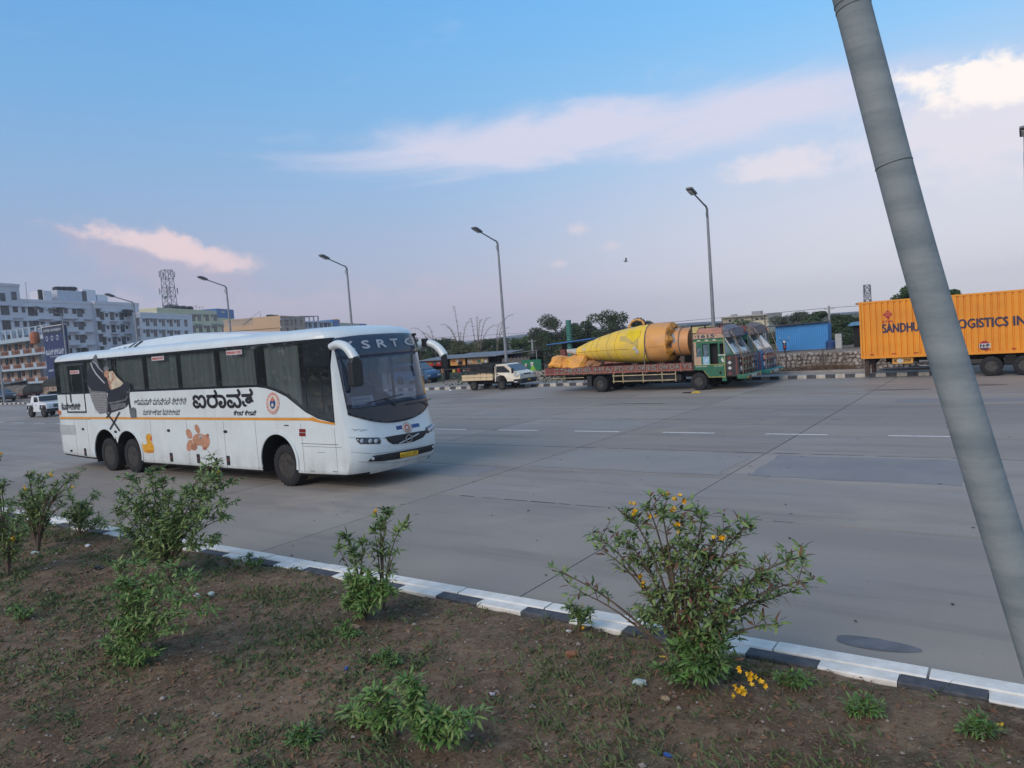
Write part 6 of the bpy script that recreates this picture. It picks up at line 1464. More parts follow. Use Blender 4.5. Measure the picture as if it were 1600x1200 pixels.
for j, (za, zb_) in enumerate(((lv[1][1] + .05, lv[0][0]), (lv[2][1] + .05, lv[1][0]), (lv[3][1] + .05, lv[2][0]))): MB().bx(-1.3, .6, -.1, .0, za, zb_).build('dark_screen', mat('slate_screen', (.06, .09, .13), .6), lo); MB().bx(.62, .8, -.15, .0, za - .1, zb_ + .1).build('screen_edge', M_shade, lo)
MB().bx(-2.0, 0, 1, 3, 7.7, 9.0).build('stair_room', mlb, lo); MB().bx(-3.2, .3, .6, 3.3, 9.0, 9.2).build('stair_room_roof', mat('white_slab', (.6, .6, .58), .8), lo)
MB().lathe([(.0, -1.0), (.55, -.9), (.62, 0), (.5, .6), (0, .7)], (-1.9, -.4, 8.0), 'z', 12).build('orange_tank', mat('terracotta_tank', (.42, .14, .07), .7), lo)
for x, z in ((-5, 9.1), (-4.6, 9.1)): MB().tube([(x, 3, 7.6), (x, 3, z)], .04, 5).build('rooftop_pipe', M_steel, lo)
tw = empty('sign_tower', (-107.0, 44.6, 0), 'navy blue sign tower with pale lettering at the right of the lodge', 'sign')
mnv = mat('navy_sign_sheet', (.018, .032, .11), .5, var=.08)
MB().bx(0, 5.6, 0, .5, 0, 9.0).build('tower_body', mnv, tw)
MB().bx(-.05, 5.65, -.06, .0, 8.05, 8.95).build('top_panel', mat('dark_slate_panel', (.03, .04, .06), .5), tw); MB().bx(-.1, 5.7, -.12, .6, 9.0, 9.12).build('cap', M_shade, tw)
mlt = mat('pale_sign_lettering', (.42, .48, .58), .6)
text_flat('HOTEL NAGARJUN', .4, 8.3, 5.2, 8.7, -.065, mlt, tw, .02); text_flat('ಕಾವೇರಿ ಸ್ಕ್ವೇರ್', .25, 5.35, 5.4, 6.1, -.006, mlt, tw, .03); text_flat('LODGE & RESTAURANT', 1.4, 5.0, 4.0, 5.2, -.006, mlt, tw, .01)
for k in range(3): MB().lathe([(.34, -.03), (.34, 0)], (1.0 + k * 1.5, 0, 7.5), 'y', 14).build('round_emblem', mlt, tw); MB().lathe([(.22, -.04), (.22, -.03)], (1.0 + k * 1.5, 0, 7.5), 'y', 14).build('emblem_core', mnv, tw)
text_flat('ವಸತಿ ಗೃಹ', .5, 3.0, 3.0, 3.45, -.006, mlt, tw, .02)
# dark sheds at the foot of the lodge
sh_ = empty('roadside_shed', (-124, 43, 0), 'dark roadside shed with a tin roof at the foot of the lodge', 'shed')
MB().bx(0, 9.5, 0, 1.9, 0, 1.9).build('wall', mat('dark_shed_board', (.05, .05, .055), .8), sh_); MB().prism([(-.3, 1.9), (2.2, 2.15), (2.2, 2.22), (-.3, 1.97)], 'x', -.3, 9.8).build('roof', mat('tin_roof', (.22, .23, .25), .6, .3), sh_)
MB().bx(.5, 9, -.05, 0, .2, .5).build('yellow_board', M_yel, sh_)

# far cream building at right
A8_ = (-41.6, 120); B8_ = (-34.0, 120)
b8 = block('cream_building', 'far cream building with rooftop tanks beyond the blue shed', A8_, B8_, 8, 3.95, mat('cream_plaster', (.62, .56, .42), .85), parapet=.1)
MB().bx(.2, 7.5, -.9, 0, 3.85, 3.98).build('roof_slab', M_wh, b8)
for x in (.3, 2.8, 5.2, 7.2): MB().bx(x, x + .12, -.8, -.7, 0, 3.9).build('column', M_under, b8)
for k, x in enumerate((1.2, 2.1, 3.2, 5.6, 6.4)): MB().bx(x, x + .45, -.04, 0, 3.15, 3.45).build('window', M_win, b8)
MB().bx(.9, 1.7, 2, 3, 4.0, 4.35).build('roof_tank', M_steel, b8); MB().bx(4.4, 5.9, 2, 3, 4.0, 4.6).build('roof_tank', M_steel, b8)

# ---- roadside shops
def shop(X0, X1, Y, zt, label, sign=None):
    o = empty('shop', (X0, Y, .1), label, 'shop'); W_ = X1 - X0; md = mat('dark_shop_front', (.022, .025, .032), .8, var=.3)
    MB().bx(0, W_, .9, 3.2, 0, zt - .15).build('wall', md, o); MB().bx(0, .08, 0, .9, 0, zt - .2).bx(W_ - .08, W_, 0, .9, 0, zt - .2).build('side_wall', md, o)
    MB().bx(.15, W_ - .15, .1, .6, 0, .55).build('counter', mat('shop_counter', (.06, .09, .08), .6, var=.3), o)
    MB().prism([(-.5, zt - .16), (3.4, zt + .10), (3.4, zt + .14), (-.5, zt - .12)], 'x', -.15, W_ + .12).build('roof', mat('tin_roof', (.22, .23, .25), .6, .3), o)
    for k in range(4): MB().bx(.3 + k * .5, .3 + k * .5 + .28, .3, .5, .56, .8 + .1 * (k % 2)).build('jar', (M_yel, M_rd, M_wh, M_pk)[k], o)
    return o
M_sr = mat('red_sign_sheet', (.62, .03, .035), .45); M_so = mat('orange_sign_sheet', (.70, .34, .10), .45); M_sb = mat('brown_cream_sign_sheet', (.34, .24, .16), .5, var=.25, scale=3)
s1 = shop(-41.6, -39.1, 46, 1.80, 'dark snack shop under the red sign, by the coach mirror')
def sgn(parent, x0, x1, z0, z1__, m, texts):
    s_ = MB().bx(x0, x1, -.06, -.02, z0, z1__).build('sign_board', m, parent)
    for (tx, a, b, c, d, mm) in texts: text_flat(tx, lerp(x0, x1, a), lerp(z0, z1__, b), lerp(x0, x1, c), lerp(z0, z1__, d), -.064, mm, s_, .008)
    return s_
q_ = sgn(s1, .35, 2.15, 1.18, 1.66, M_sr, (('Coffee', .08, .35, .46, .75, M_yel), ('5', .54, .3, .66, .8, M_wh), ('Day', .76, .3, .95, .8, M_wh)))
MB().bx(1.32, 1.62, -.066, -.062, 1.2, 1.64).build('sign_figure', M_black, q_)
s2 = shop(-38.9, -33.6, 46, 1.88, 'long dark tea shop with orange and brown picture signs')
q_ = sgn(s2, .45, 2.0, 1.14, 1.70, M_so, (('Tea', .12, .45, .34, .75, M_rd),))
MB().bx(1.25, 1.72, -.066, -.062, 1.16, 1.5).build('sign_figure', M_dk, q_); MB().lathe([(.12, -.07), (.12, -.064)], (1.5, 0, 1.55), 'y', 12).build('sign_face', M_pk, q_); MB().bx(1.10, 1.35, -.067, -.063, 1.4, 1.66).build('sign_cup', M_wh, q_)
q_ = sgn(s2, 2.2, 4.3, 1.16, 1.68, M_sb, (('Food', .05, .3, .2, .7, M_wh),))
for k in range(5): MB().lathe([(.13, -.07), (.12, -.064)], (2.75 + k * .33, 0, 1.36 + .08 * (k % 2)), 'y', 10).build('sign_dish', (M_so, M_pk, M_gr, M_yel, M_wh)[k], q_)
for x in (-41.0, -39.0): MB().bx(x - .3, x + .3, 44.9, 45.0, .12, .75).build('poster_board', mat('green_yellow_poster', (.30, .38, .10), .6, var=.5, scale=5, col2=(.05, .10, .06)), None, label='yellow-green poster board below the %s shop sign' % ('red' if x < -40 else 'orange'), cat='poster')
# slatted shed with tin awning
o = empty('slatted_shed', (-33.3, 46, .1), 'grey slatted shed under a thin tin awning', 'shed')
for k in range(16): MB().bx(k * .16, k * .16 + .13, 0, .04, 0, 1.5 + .05 * math.sin(k * 3)).build('slat', mat('grey_weathered_slat', (.17, .16, .155), .85, var=.2, scale=6), o)
MB().bx(0, 2.5, .05, 2, 0, 1.45).build('wall', M_under, o); MB().prism([(-.6, 1.72), (3.6, 1.98), (3.6, 2.02), (-.6, 1.76)], 'y', -.4, 2.2).build('awning', mat('tin_roof', (.22, .23, .25), .6, .3), o)
MB().tube([(3.4, -.3, 0), (3.4, -.3, 1.98)], .04, 6).build('awning_post', M_steel, o)
# green notice board
o = empty('green_board', (-31.2, 45.6, .1), 'green notice board with white and lime figures', 'sign'); gb_ = MB().bx(0, 1.7, 0, .05, .25, 1.3).build('panel', mat('green_sheet', (.01, .16, .08), .5, var=.1), o)
for x in (.1, 1.55): MB().bx(x, x + .06, .05, .1, 0, 1.3).build('post', M_steel, o)
MB().prism([(.2, .85), (.42, .80), (.45, 1.0), (.3, 1.05)], 'y', -.01, 0).build('figure', M_wh, gb_); MB().prism([(.75, .85), (1.0, .75), (1.02, 1.1), (.8, 1.15)], 'y', -.01, 0).build('figure', M_wh, gb_); MB().prism([(.72, .55), (1.2, .32), (1.3, .35), (1.05, .82), (.85, .8)], 'y', -.012, 0).build('figure', mat('lime_print', (.25, .50, .05), .5), gb_)
# tall green ladder-like sign
o = empty('tall_green_sign', (-27.4, 46, .1), 'tall narrow green sign rising behind the cone tip', 'sign'); MB().bx(0, .38, 0, .12, 0, 4.0).build('panel', mat('deep_green_sheet', (.015, .12, .10), .5), o)
for k in range(20): MB().bx(.05, .26, -.02, 0, .4 + k * .18, .48 + k * .18).build('rung', mat('pale_green_print', (.10, .32, .25), .5), o)
# blue-roofed stall behind the truck
o = empty('blue_roofed_stall', (-28.8, 46.3, .1), 'stall with a drooping blue sheet roof behind the cone tip', 'stall')
MB().prism([(-.2, 2.30), (1.5, 2.38), (3.6, 2.52), (3.6, 2.60), (1.5, 2.46), (-.2, 2.36)], 'y', -.6, 2.4).build('roof', mat('blue_sheet_roof', (.05, .17, .45), .5, var=.1), o)
MB().bx(.5, 3.4, .4, 2, 0, 2.3).build('wall', mat('brown_black_board', (.05, .035, .03), .9), o)
for x in (.1, 3.3): MB().tube([(x, -.4, 0), (x, -.4, 2.35)], .04, 6).build('post', M_under, o)
for k in range(3): MB().bx(.7 + k * .55, 1.15 + k * .55, -.2, .2, 0, 1.9).build('stacked_crates', M_maroon, o)

# ---- blue corrugated shed and neighbours on the raised yard
o = empty('blue_shed', (-12.92, 47, 1.05), 'bright blue corrugated shed behind the stone wall', 'shed')
mbs = mat('bright_blue_sheet', (.055, .27, .60), .45, var=.06, scale=1, coat=.1)
nsh = 25; wS = 3.06
for k in range(nsh):   # corrugated sheets, one rib each
    x = k * wS / nsh; mb = MB(); mb.prism([(x, 0), (x + .085, 0), (x + .1, -.03), (x + wS / nsh - .003, -.03), (x + wS / nsh - .003, .02), (x, .02)], 'z', .0, 1.62); mb.build('sheet', mbs, o)
MB().bx(0, .04, .02, 1, 0, 1.6).bx(wS - .04, wS, .02, 1, 0, 1.6).bx(0, wS, .96, 1, 0, 1.6).build('wall', mbs, o)
MB().prism([(-.45, 1.56), (wS + .1, 1.66), (wS + .1, 1.71), (-.45, 1.61)], 'y', -.25, 1.2).build('roof', mat('dark_roof_sheet', (.06, .07, .09), .6), o)
o = empty('open_shelter', (-14.5, 46.6, 1.0), 'grey open shelter with tin roof left of the blue shed', 'shelter')
MB().prism([(-.1, 1.60), (1.2, 1.66), (1.2, 1.70), (-.1, 1.64)], 'y', -.4, 2.2).build('roof', mat('pale_blue_tin', (.20, .28, .36), .5), o); MB().bx(0, 1.0, .6, .7, 0, 1.6).build('wall', mat('slate_sheet', (.10, .13, .17), .6), o)
for x in (.1, .5, 1.0, 1.12): MB().bx(x, x + .05, -.2, -.15, 0, 1.6).build('post', M_steel, o)
MB().bx(-9.36, -9.02, 46.4, 46.65, 1.03, 1.96).build('concrete_pillar', mat('pale_concrete', (.42, .43, .42), .9, var=.1), None, label='short pale concrete pillar right of the blue shed', cat='pillar')
MB().lathe([(.28, 0), (.3, .1), (.3, .45), (.2, .55), (0, .55)], (-9.66, 46.7, 1.04), 'z', 18).build('blue_drum', mat('navy_drum', (.03, .07, .20), .5), None, smooth=True, label='dark blue drum beside the concrete pillar', cat='drum')
o = empty('blue_awning', (-8.9, 47.5, 1.0), 'small blue awning just left of the orange trailer', 'awning'); MB().prism([(0, 1.36), (.3, 1.56), (1.6, 1.62), (1.6, 1.36)], 'y', 0, 2.2).build('sheet', mat('faded_blue_sheet', (.10, .28, .48), .5), o); MB().bx(.3, 1.6, .3, 2, 0, 1.34).build('wall', M_under, o)
# motorcycle, seen front-on
def bike(x, y, z, label, s=1.0, rz=-90):
    o = empty('motorcycle', (x, y, z), label, 'motorcycle', rz=R(rz)); o.scale = (s, s, s)
    for px_ in (-.5, .5): wheel(.24, .09, o, (px_, 0, .24), M_tyre, M_rim, -1, .7, n=18, detail=False)
    MB().tube([(.5, 0, .24), (.36, 0, .72)], .025, 6).build('fork', M_steel, o); MB().tube([(.36, -.28, .78), (.38, 0, .76), (.36, .28, .78)], .014, 6).build('handlebar', M_black, o)
    MB().lathe([(.07, 0), (.08, .05), (0, .08)], (.44, 0, .68), 'x', 14).build('headlight', M_lampglass, o)
    MB().prism([(-.1, .48), (.28, .56), (.34, .66), (.1, .72), (-.1, .62)], 'y', -.11, .11).build('fuel_tank', M_black, o, bevel=.03); MB().bx(-.55, -.1, -.1, .1, .56, .63).build('seat', M_black, o, bevel=.02)
    MB().bx(-.15, .2, -.1, .1, .2, .46).build('engine', M_under, o, bevel=.02); MB().prism([(.28, .46), (.72, .40), (.76, .32), (.7, .30)], 'y', -.06, .06).build('mudguard', M_rd, o)
    for s_ in (-1, 1): MB().tube([(.34, s_ * .2, .78), (.32, s_ * .26, .92)], .008, 5).build('mirror_stalk', M_black, o); MB().lathe([(.045, 0), (.045, .01)], (.32, s_ * .26, .95), 'x', 10).build('mirror', M_chrome, o)
    return o
bike(-12.05, 45.6, 1.04, 'dark motorcycle parked in front of the blue shed, facing the road', .95, -75)
bike(-13.35, 45.0, 1.03, 'motorcycle half hidden at the left end of the stone wall', .8, -60)

# ---- stone wall and rail fence
M_st = mat('grey_tan_field_stone', (.46, .41, .375), .9, var=.18, scale=1.2, world=True, orand=.15, bump=.6, bscale=8); M_mo = mat('grey_mortar', (.27, .235, .21), .95, var=.3)
w_ = MB().bx(-15.2, -2.6, 43.0, 43.4, 0, 1.0).build('stone_wall', M_mo, None, label='rough stone retaining wall below the blue shed', cat='wall')
smesh = []
for j in range(8):
    rr = random.Random(40 + j); n = rr.randint(6, 8); pts = [(math.cos(2 * math.pi * k / n) * rr.uniform(.78, 1.1), math.sin(2 * math.pi * k / n) * rr.uniform(.78, 1.1)) for k in range(n)]
    mb = MB(); vs_ = [(p[0], 0, p[1]) for p in pts] + [(p[0] * .78, -.06, p[1] * .78) for p in pts]; mb.add(vs_, [tuple(n + k for k in range(n))] + [(k, (k + 1) % n, n + (k + 1) % n, n + k) for k in range(n)]); smesh.append(mb.mesh('stone', M_st))
row = 0; z = .17
while z < 1.0:
    x = -15.1 + (row % 2) * .13
    while x < -2.7:
        wst = random.uniform(.20, .36); o = link('stone', smesh[random.randrange(8)], w_); o.location = (x + wst / 2, 42.998 + random.uniform(-.02, .004), z + random.uniform(-.045, .045)); o.scale = (wst * random.uniform(.42, .6), 1, .098 * random.uniform(.75, 1.35)); o.rotation_euler = (0, R(random.uniform(-25, 25)), 0); x += wst
    z += .20; row += 1
# upper edge is a rough earth lip
mb = MB(); n = 60; vs_ = []
for k in range(n + 1):
    x = lerp(-15.2, -2.6, k / n); h = 1.06 + .07 * noise.noise((x * 1.3, 0, 0)); vs_ += [(x, 42.93, .97), (x, 43.0, h), (x, 43.8, h - .03)]
mb.add(vs_, [(k * 3 + j, k * 3 + 3 + j, k * 3 + 4 + j, k * 3 + 1 + j) for k in range(n) for j in (0, 1)]); mb.build('wall_coping', MATS['dry_earth'], w_)
fe = empty('rail_fence', (0, 42.3, 0), 'thin rail fence on posts in front of the stone wall and shops', 'fence'); M_fp = mat('rusty_fence_steel', (.13, .11, .10), .7, .2)
for k in range(21):
    x = -42.0 + k * 1.93; zt = lerp(1.12, 1.34, (x + 42) / 39); MB().bx(x - .03, x + .03, -.03, .03, .08, zt).build('post', M_fp, fe)
    if k < 20: MB().tube([(x + .02, 0, zt - .03), (x + 1.91, 0, lerp(1.12, 1.34, (x + 1.93 + 42) / 39) - .03)], .018, 5).build('rail', M_fp, fe)
# concrete ledge of the footpath by the wall
MB().bx(-12.9, -2.6, 40.2, 40.6, .0, .26).build('ledge', mat('ledge_concrete', (.34, .31, .28), .9, var=.15, scale=2), None, kind='structure')
# dry brush along the foot of the wall
def brush(name, X, Y, Z, sx, sy, sz, n, m, label, cat='dry brush', kind=None, seed=1):
    rr = random.Random(seed); mb = MB()
    for _ in range(n):
        a = Vector((X + rr.gauss(0, sx * .5), Y + rr.gauss(0, sy * .4), Z)); d = Vector((rr.gauss(0, .8), rr.gauss(0, .3), rr.uniform(.1, 1))); L_ = rr.uniform(.3, 1.0) * sz * 1.6
        b = a + d.normalized() * L_ * .6; c = b + (d + Vector((rr.gauss(0, .6), 0, -.5))).normalized() * L_ * .4
        s_ = Vector((.006, 0, .006)); mb.add([a - s_, a + s_, b + s_, b - s_, c], [(0, 1, 2, 3), (3, 2, 4)])
    return mb.build(name, m, None, label=label, cat=cat, kind=kind)
M_br = mat('dry_twig', (.20, .13, .09), .9, var=.3, scale=4)
brush('brush_heap', -8.9, 42.0, .12, 1.5, .6, .42, 1500, M_br, 'brown heap of dry brush at the foot of the stone wall', seed=3)
brush('dry_weeds', -11.2, 42.4, .12, 1.8, .5, .28, 500, M_br, 'thin dry weeds below the stone wall, left of the brush heap', seed=4)
for k in range(26):
    pass
# dry creeper stems on the wall face
rr = random.Random(5); mb = MB()
for _ in range(120):
    x = rr.uniform(-14.5, -6); z = 1.05; pts = [Vector((x, 42.9, z))]
    for s_ in range(5): pts.append(pts[-1] + Vector((rr.gauss(0, .08), rr.uniform(-.02, .01), -rr.uniform(.08, .2))))
    mb.tube(pts, .006, 3, cap=False)
mb.build('dry_creeper', mat('grey_dry_stem', (.15, .12, .10), .9), None, kind='stuff')
# earth and rubble mounds by the board and the truck rear
def mound(X, Y, sx, sy, h, label, seed):
    mb = MB(); n = 22; vs_ = [(X + (i / n - .5) * 2 * sx, Y + (j / n - .5) * 2 * sy, .04 + h * max(0, 1 - ((i / n - .5) ** 2 + (j / n - .5) ** 2) * 4) * (1 + .5 * noise.noise((i * .5, j * .5, seed)))) for j in range(n + 1) for i in range(n + 1)]
    mb.add(vs_, [(j * (n + 1) + i, j * (n + 1) + i + 1, (j + 1) * (n + 1) + i + 1, (j + 1) * (n + 1) + i) for j in range(n) for i in range(n)]); mb.build('earth_mound', mat('pale_rubble_earth', (.36, .31, .27), .95, var=.2, scale=2, bump=.8, bscale=6), None, label=label, cat='mound')
mound(-28.2, 43.6, 2.6, 1.0, .55, 'pale rubble mound below the green notice board', 1); mound(-24.3, 42.8, 2.2, 1.0, .5, 'pale earth mound behind the rear of the maroon truck', 2)

# ---- power poles and wires
def ppole(x, y, h, label):
    o = empty('power_pole', (x, y, .05), label, 'pole'); MB().tube([(0, 0, 0), (0, 0, h)], [.09, .06], 8).build('pole', mat('concrete_pole', (.33, .33, .32), .85), o)
    MB().bx(-.32, .32, -.02, .02, h - .2, h - .16).build('cross_arm', M_steel, o)
    for k in (-.28, 0, .28): MB().lathe([(.015, 0), (.025, .03), (.01, .07)], (k, 0, h - .16), 'z', 8).build('insulator', M_wh, o)
    return o
p_ = at(1295, 478, 48.5); ppole(p_.x, 48.5, p_.z - .05, 'power pole rising at the right end of the blue shed')
p2 = at(831, 530, 48.5); ppole(p2.x, 48.5, p2.z - .05, 'short pole behind the tin awning near the green board')
def wire(a, b, sag, label):
    a, b = Vector(a), Vector(b); pts = []
    for k in range(13): t = k / 12; p = lerp(a, b, t); p.z -= sag * 4 * t * (1 - t); pts.append(p)
    MB().tube(pts, .012, 4, cap=False).build('power_line', M_black, None, label=label, cat='wire', group='overhead wires')
e_ = (p_.x, 48.5, p_.z - .12)
wire(e_, (-75, 66, 4.6), .5, 'overhead wire running left from the power pole'); wire((e_[0], e_[1], e_[2] - .35), (-75, 66, 4.1), .5, 'lower overhead wire running left from the power pole')
wire(e_, (30, 46, 4.4), .35, 'overhead wire running right from the power pole top'); wire((e_[0], e_[1], e_[2] - .5), (30, 46, 3.9), .35, 'lower overhead wire running right from the power pole')
wire((e_[0], e_[1], e_[2] - .9), (30, 46, 3.4), .35, 'lowest overhead wire running right from the power pole')

# ================================================================ TREES
def leafmat(n_, c, c2): return mat(n_, c, .7, var=.2, scale=1.1, world=True, col2=c2, spec=.25)
ML = [leafmat('dark_tree_leaf', (.045, .075, .038), (.075, .105, .05)), leafmat('olive_tree_leaf', (.07, .085, .045), (.11, .115, .06)), leafmat('mid_green_leaf', (.05, .10, .04), (.09, .14, .05)), leafmat('greyish_far_leaf', (.085, .10, .075), (.11, .125, .09))]
M_bark = mat('grey_brown_bark', (.13, .105, .085), .9, var=.25, scale=6)
def tree(x, y, H, w, label, lm=0, dens=1.0, seed=0, group='trees beyond the shops', ls=.16, z0=.05, low=.15, bare=False):
    rr = random.Random(seed * 77 + 5); o = empty('tree', (x, y, z0), label, 'tree', group)
    tr = MB(); th = H * .38; lean = rr.uniform(-.1, .1) * w; top = Vector((lean, 0, th)); tr.tube([(0, 0, 0), (lean * .4, 0, th * .5), top], [w * .05, w * .04, w * .032], 7)
    clumps = []
    for k in range(int(9 + 5 * dens)):
        a = rr.uniform(0, 6.28); r = w * .5 * math.sqrt(rr.uniform(.05, 1)) * .85; zc = H * rr.uniform(low + .15, .90); r *= math.sqrt(max(.12, 1 - ((zc / H - .5) / .55) ** 2))
        c = Vector((math.cos(a) * r, math.sin(a) * r, zc)); clumps.append((c, w * rr.uniform(.10, .21)))
        m1 = lerp(top, c, .5) + Vector((0, 0, .05 * H)); tr.tube([top * rr.uniform(.6, 1), m1, c], [w * .022, w * .013, w * .005], 5, cap=False)
    tr.build('trunk', M_bark, o, smooth=True)
    cr_ = MB()
    for c, r in clumps:
        for _ in range(int(230 * dens * (r / (w * .16)) ** 2)):
            d = Vector((rr.gauss(0, 1), rr.gauss(0, 1), rr.gauss(0, 1))).normalized() * r * rr.uniform(.35, 1.15) ** .6; d.z *= .68
            p = c + d; q = Vector((rr.gauss(0, 1), rr.gauss(0, 1), rr.gauss(0, .6))).normalized(); e = q.cross(Vector((rr.gauss(0, 1), rr.gauss(0, 1), rr.gauss(0, 1)))).normalized(); s_ = ls * rr.uniform(.5, 1.2)
            cr_.add([p - q * s_ * .5, p + e * s_ * .28, p + q * s_ * .5, p - e * s_ * .28], [(0, 1, 2, 3)])
    cr_.build('crown', ML[lm], o); return o
def ttree(px, pytop, Y, wpx, label, **k):
    p = at(px, pytop, Y); dist = Vector((p.x, p.y, p.z - CH)).dot(CF); return tree(p.x, Y, (p.z - .05) / .93, wpx * dist / FPX, label, **k)
T = [(652, 530, 56, 60, 'dark tree right behind the coach mirror arm', 0), (690, 529, 60, 70, 'dark green tree behind the long tea shop, left of the bare canes', 0), (735, 532, 58, 70, 'bushy olive tree among the bare canes', 1), (775, 529, 62, 60, 'dark tree just left of the lamp behind the cream truck', 0), (812, 532, 64, 50, 'low green tree just right of the lamp behind the cream truck', 2),
     (842, 514, 60, 60, 'grey-green tree above the tin awning', 3), (876, 497, 60, 74, 'dense tree left of the tall green sign', 0), (912, 505, 64, 50, 'dark tree between the green sign and the biggest crown', 0), (950, 490, 62, 84, 'biggest spreading tree crown above the yellow cone', 0), (1003, 499, 64, 44, 'small open-crowned tree behind the cone top', 3), (905, 535, 54, 80, 'low dark tree behind the blue-roofed stall', 1),
     (1050, 512, 75, 50, 'pale low tree behind the orange drum', 3), (1165, 503, 90, 60, 'low tree in front of the far cream building', 2), (1215, 497, 85, 60, 'hazy tree just right of the far cream building', 3), (1245, 488, 70, 55, 'thin grey-green tree above the blue shed roof', 3), (1278, 483, 62, 56, 'dark tree beside the power pole', 0), (1312, 496, 60, 60, 'rounded dark tree right of the power pole', 0), (1338, 492, 66, 44, 'dark tree next to the trailer end', 0),
     (1412, 436, 56, 76, 'leafy tree rising over the left part of the orange trailer', 2), (1492, 452, 58, 50, 'tree top showing over the trailer right of the big leaning pole', 2), (1545, 470, 60, 60, 'low tree behind the right end of the trailer', 0), (1305, 530, 52, 74, 'dark bush between the pillar and the trailer', 0), (1225, 520, 56, 44, 'green bush seen between shelter and blue shed', 2)]
for i, (px, py, Y, w, lab, lm) in enumerate(T): ttree(px, py, Y, w, lab, lm=lm, seed=i + 1, dens=1.5 if lm == 3 else 2.0, low=.0, ls=.19)
# bare arching canes
def canes(px, Y, items, label, seed):
    b = at(px, 560, Y); o = empty('bamboo_clump', (b.x, Y, .05), label, 'bamboo', 'bare bamboo clumps behind the shops'); rr = random.Random(seed)
    for tip in items:
        p = at(tip[0], tip[1], Y) - Vector((b.x, Y, .05)); mb = MB(); c = Vector((p.x * .25, rr.uniform(-.3, .3), p.z * 1.05)); pts = []
        for k in range(13): t = k / 12; pts.append((1 - t) ** 2 * Vector((rr.uniform(-.02, .02), 0, 0)) + 2 * t * (1 - t) * c + t * t * p)
        mb.tube(pts, [.05 * (1 - k / 14) for k in range(13)], 5, cap=False)
        for k in range(4, 13):
            for s_ in (-1, 1):
                for q in range(2): d = Vector((s_ * rr.uniform(.2, 1), rr.gauss(0, .5), rr.uniform(-.2, .7))).normalized() * rr.uniform(.15, .5) * (1 - k / 20); mb.tube([pts[k], pts[k] + d * .6, pts[k] + d + Vector((0, 0, -.05))], .010, 3, cap=False)
        mb.build('cane', mat('dry_cane', (.17, .15, .12), .8), o)
canes(722, 58, [(708, 479), (690, 507), (698, 512), (735, 503), (720, 520)], 'bare bamboo clump with the tallest curled cane', 1)
canes(747, 57, [(745, 496), (765, 497), (735, 498), (778, 508), (752, 500)], 'bare bamboo clump spreading just left of the lamp behind the cream truck', 2)
canes(684, 57, [(643, 513), (668, 510), (660, 521)], 'bare bamboo clump arching left over the coach mirror', 3)
canes(775, 59, [(802, 492), (785, 504), (795, 512)], 'bare bamboo clump arching right past the lamp pole', 4)
# wooded masses that close the horizon, and unseen trees added behind the camera to darken glass reflections and low light
def mass(name, pts, h, dens, lm, ls, seed):
    rr = random.Random(seed); mb = MB()
    for (a, b) in zip(pts[:-1], pts[1:]):
        L_ = math.hypot(b[0] - a[0], b[1] - a[1])
        for _ in range(int(L_ * dens)):
            t = rr.random(); x = lerp(a[0], b[0], t); y = lerp(a[1], b[1], t) + rr.gauss(0, 2.5); hh = h * (.65 + .45 * noise.noise((x * .12, y * .12, seed))); z = hh * rr.random() ** .7
            q = Vector((rr.gauss(0, 1), rr.gauss(0, 1), rr.gauss(0, 1))).normalized(); e = q.orthogonal().normalized(); s_ = ls * rr.uniform(.6, 1.3); p = Vector((x, y, z)); mb.add([p - q * s_, p + e * s_ * .7, p + q * s_, p - e * s_ * .7], [(0, 1, 2, 3)])
    mb.build(name, ML[lm], None, kind='stuff')
mass('scrub', [(-75, 66), (-28, 66), (30, 62), (60, 58)], 2.3, 170, 3, .20, 2)
mass('treeline', [(-420, 190), (-120, 150), (60, 150), (200, 130)], 3.8, 45, 3, .5, 3)
mass('reflection_trees', [(-200, -32), (150, -32)], 7.5, 110, 0, .45, 4)
# dry shrubs and grass along the verge behind the fence
mass('verge_scrub', [(-34, 44.6), (-16, 44.4)], .9, 160, 1, .10, 6)

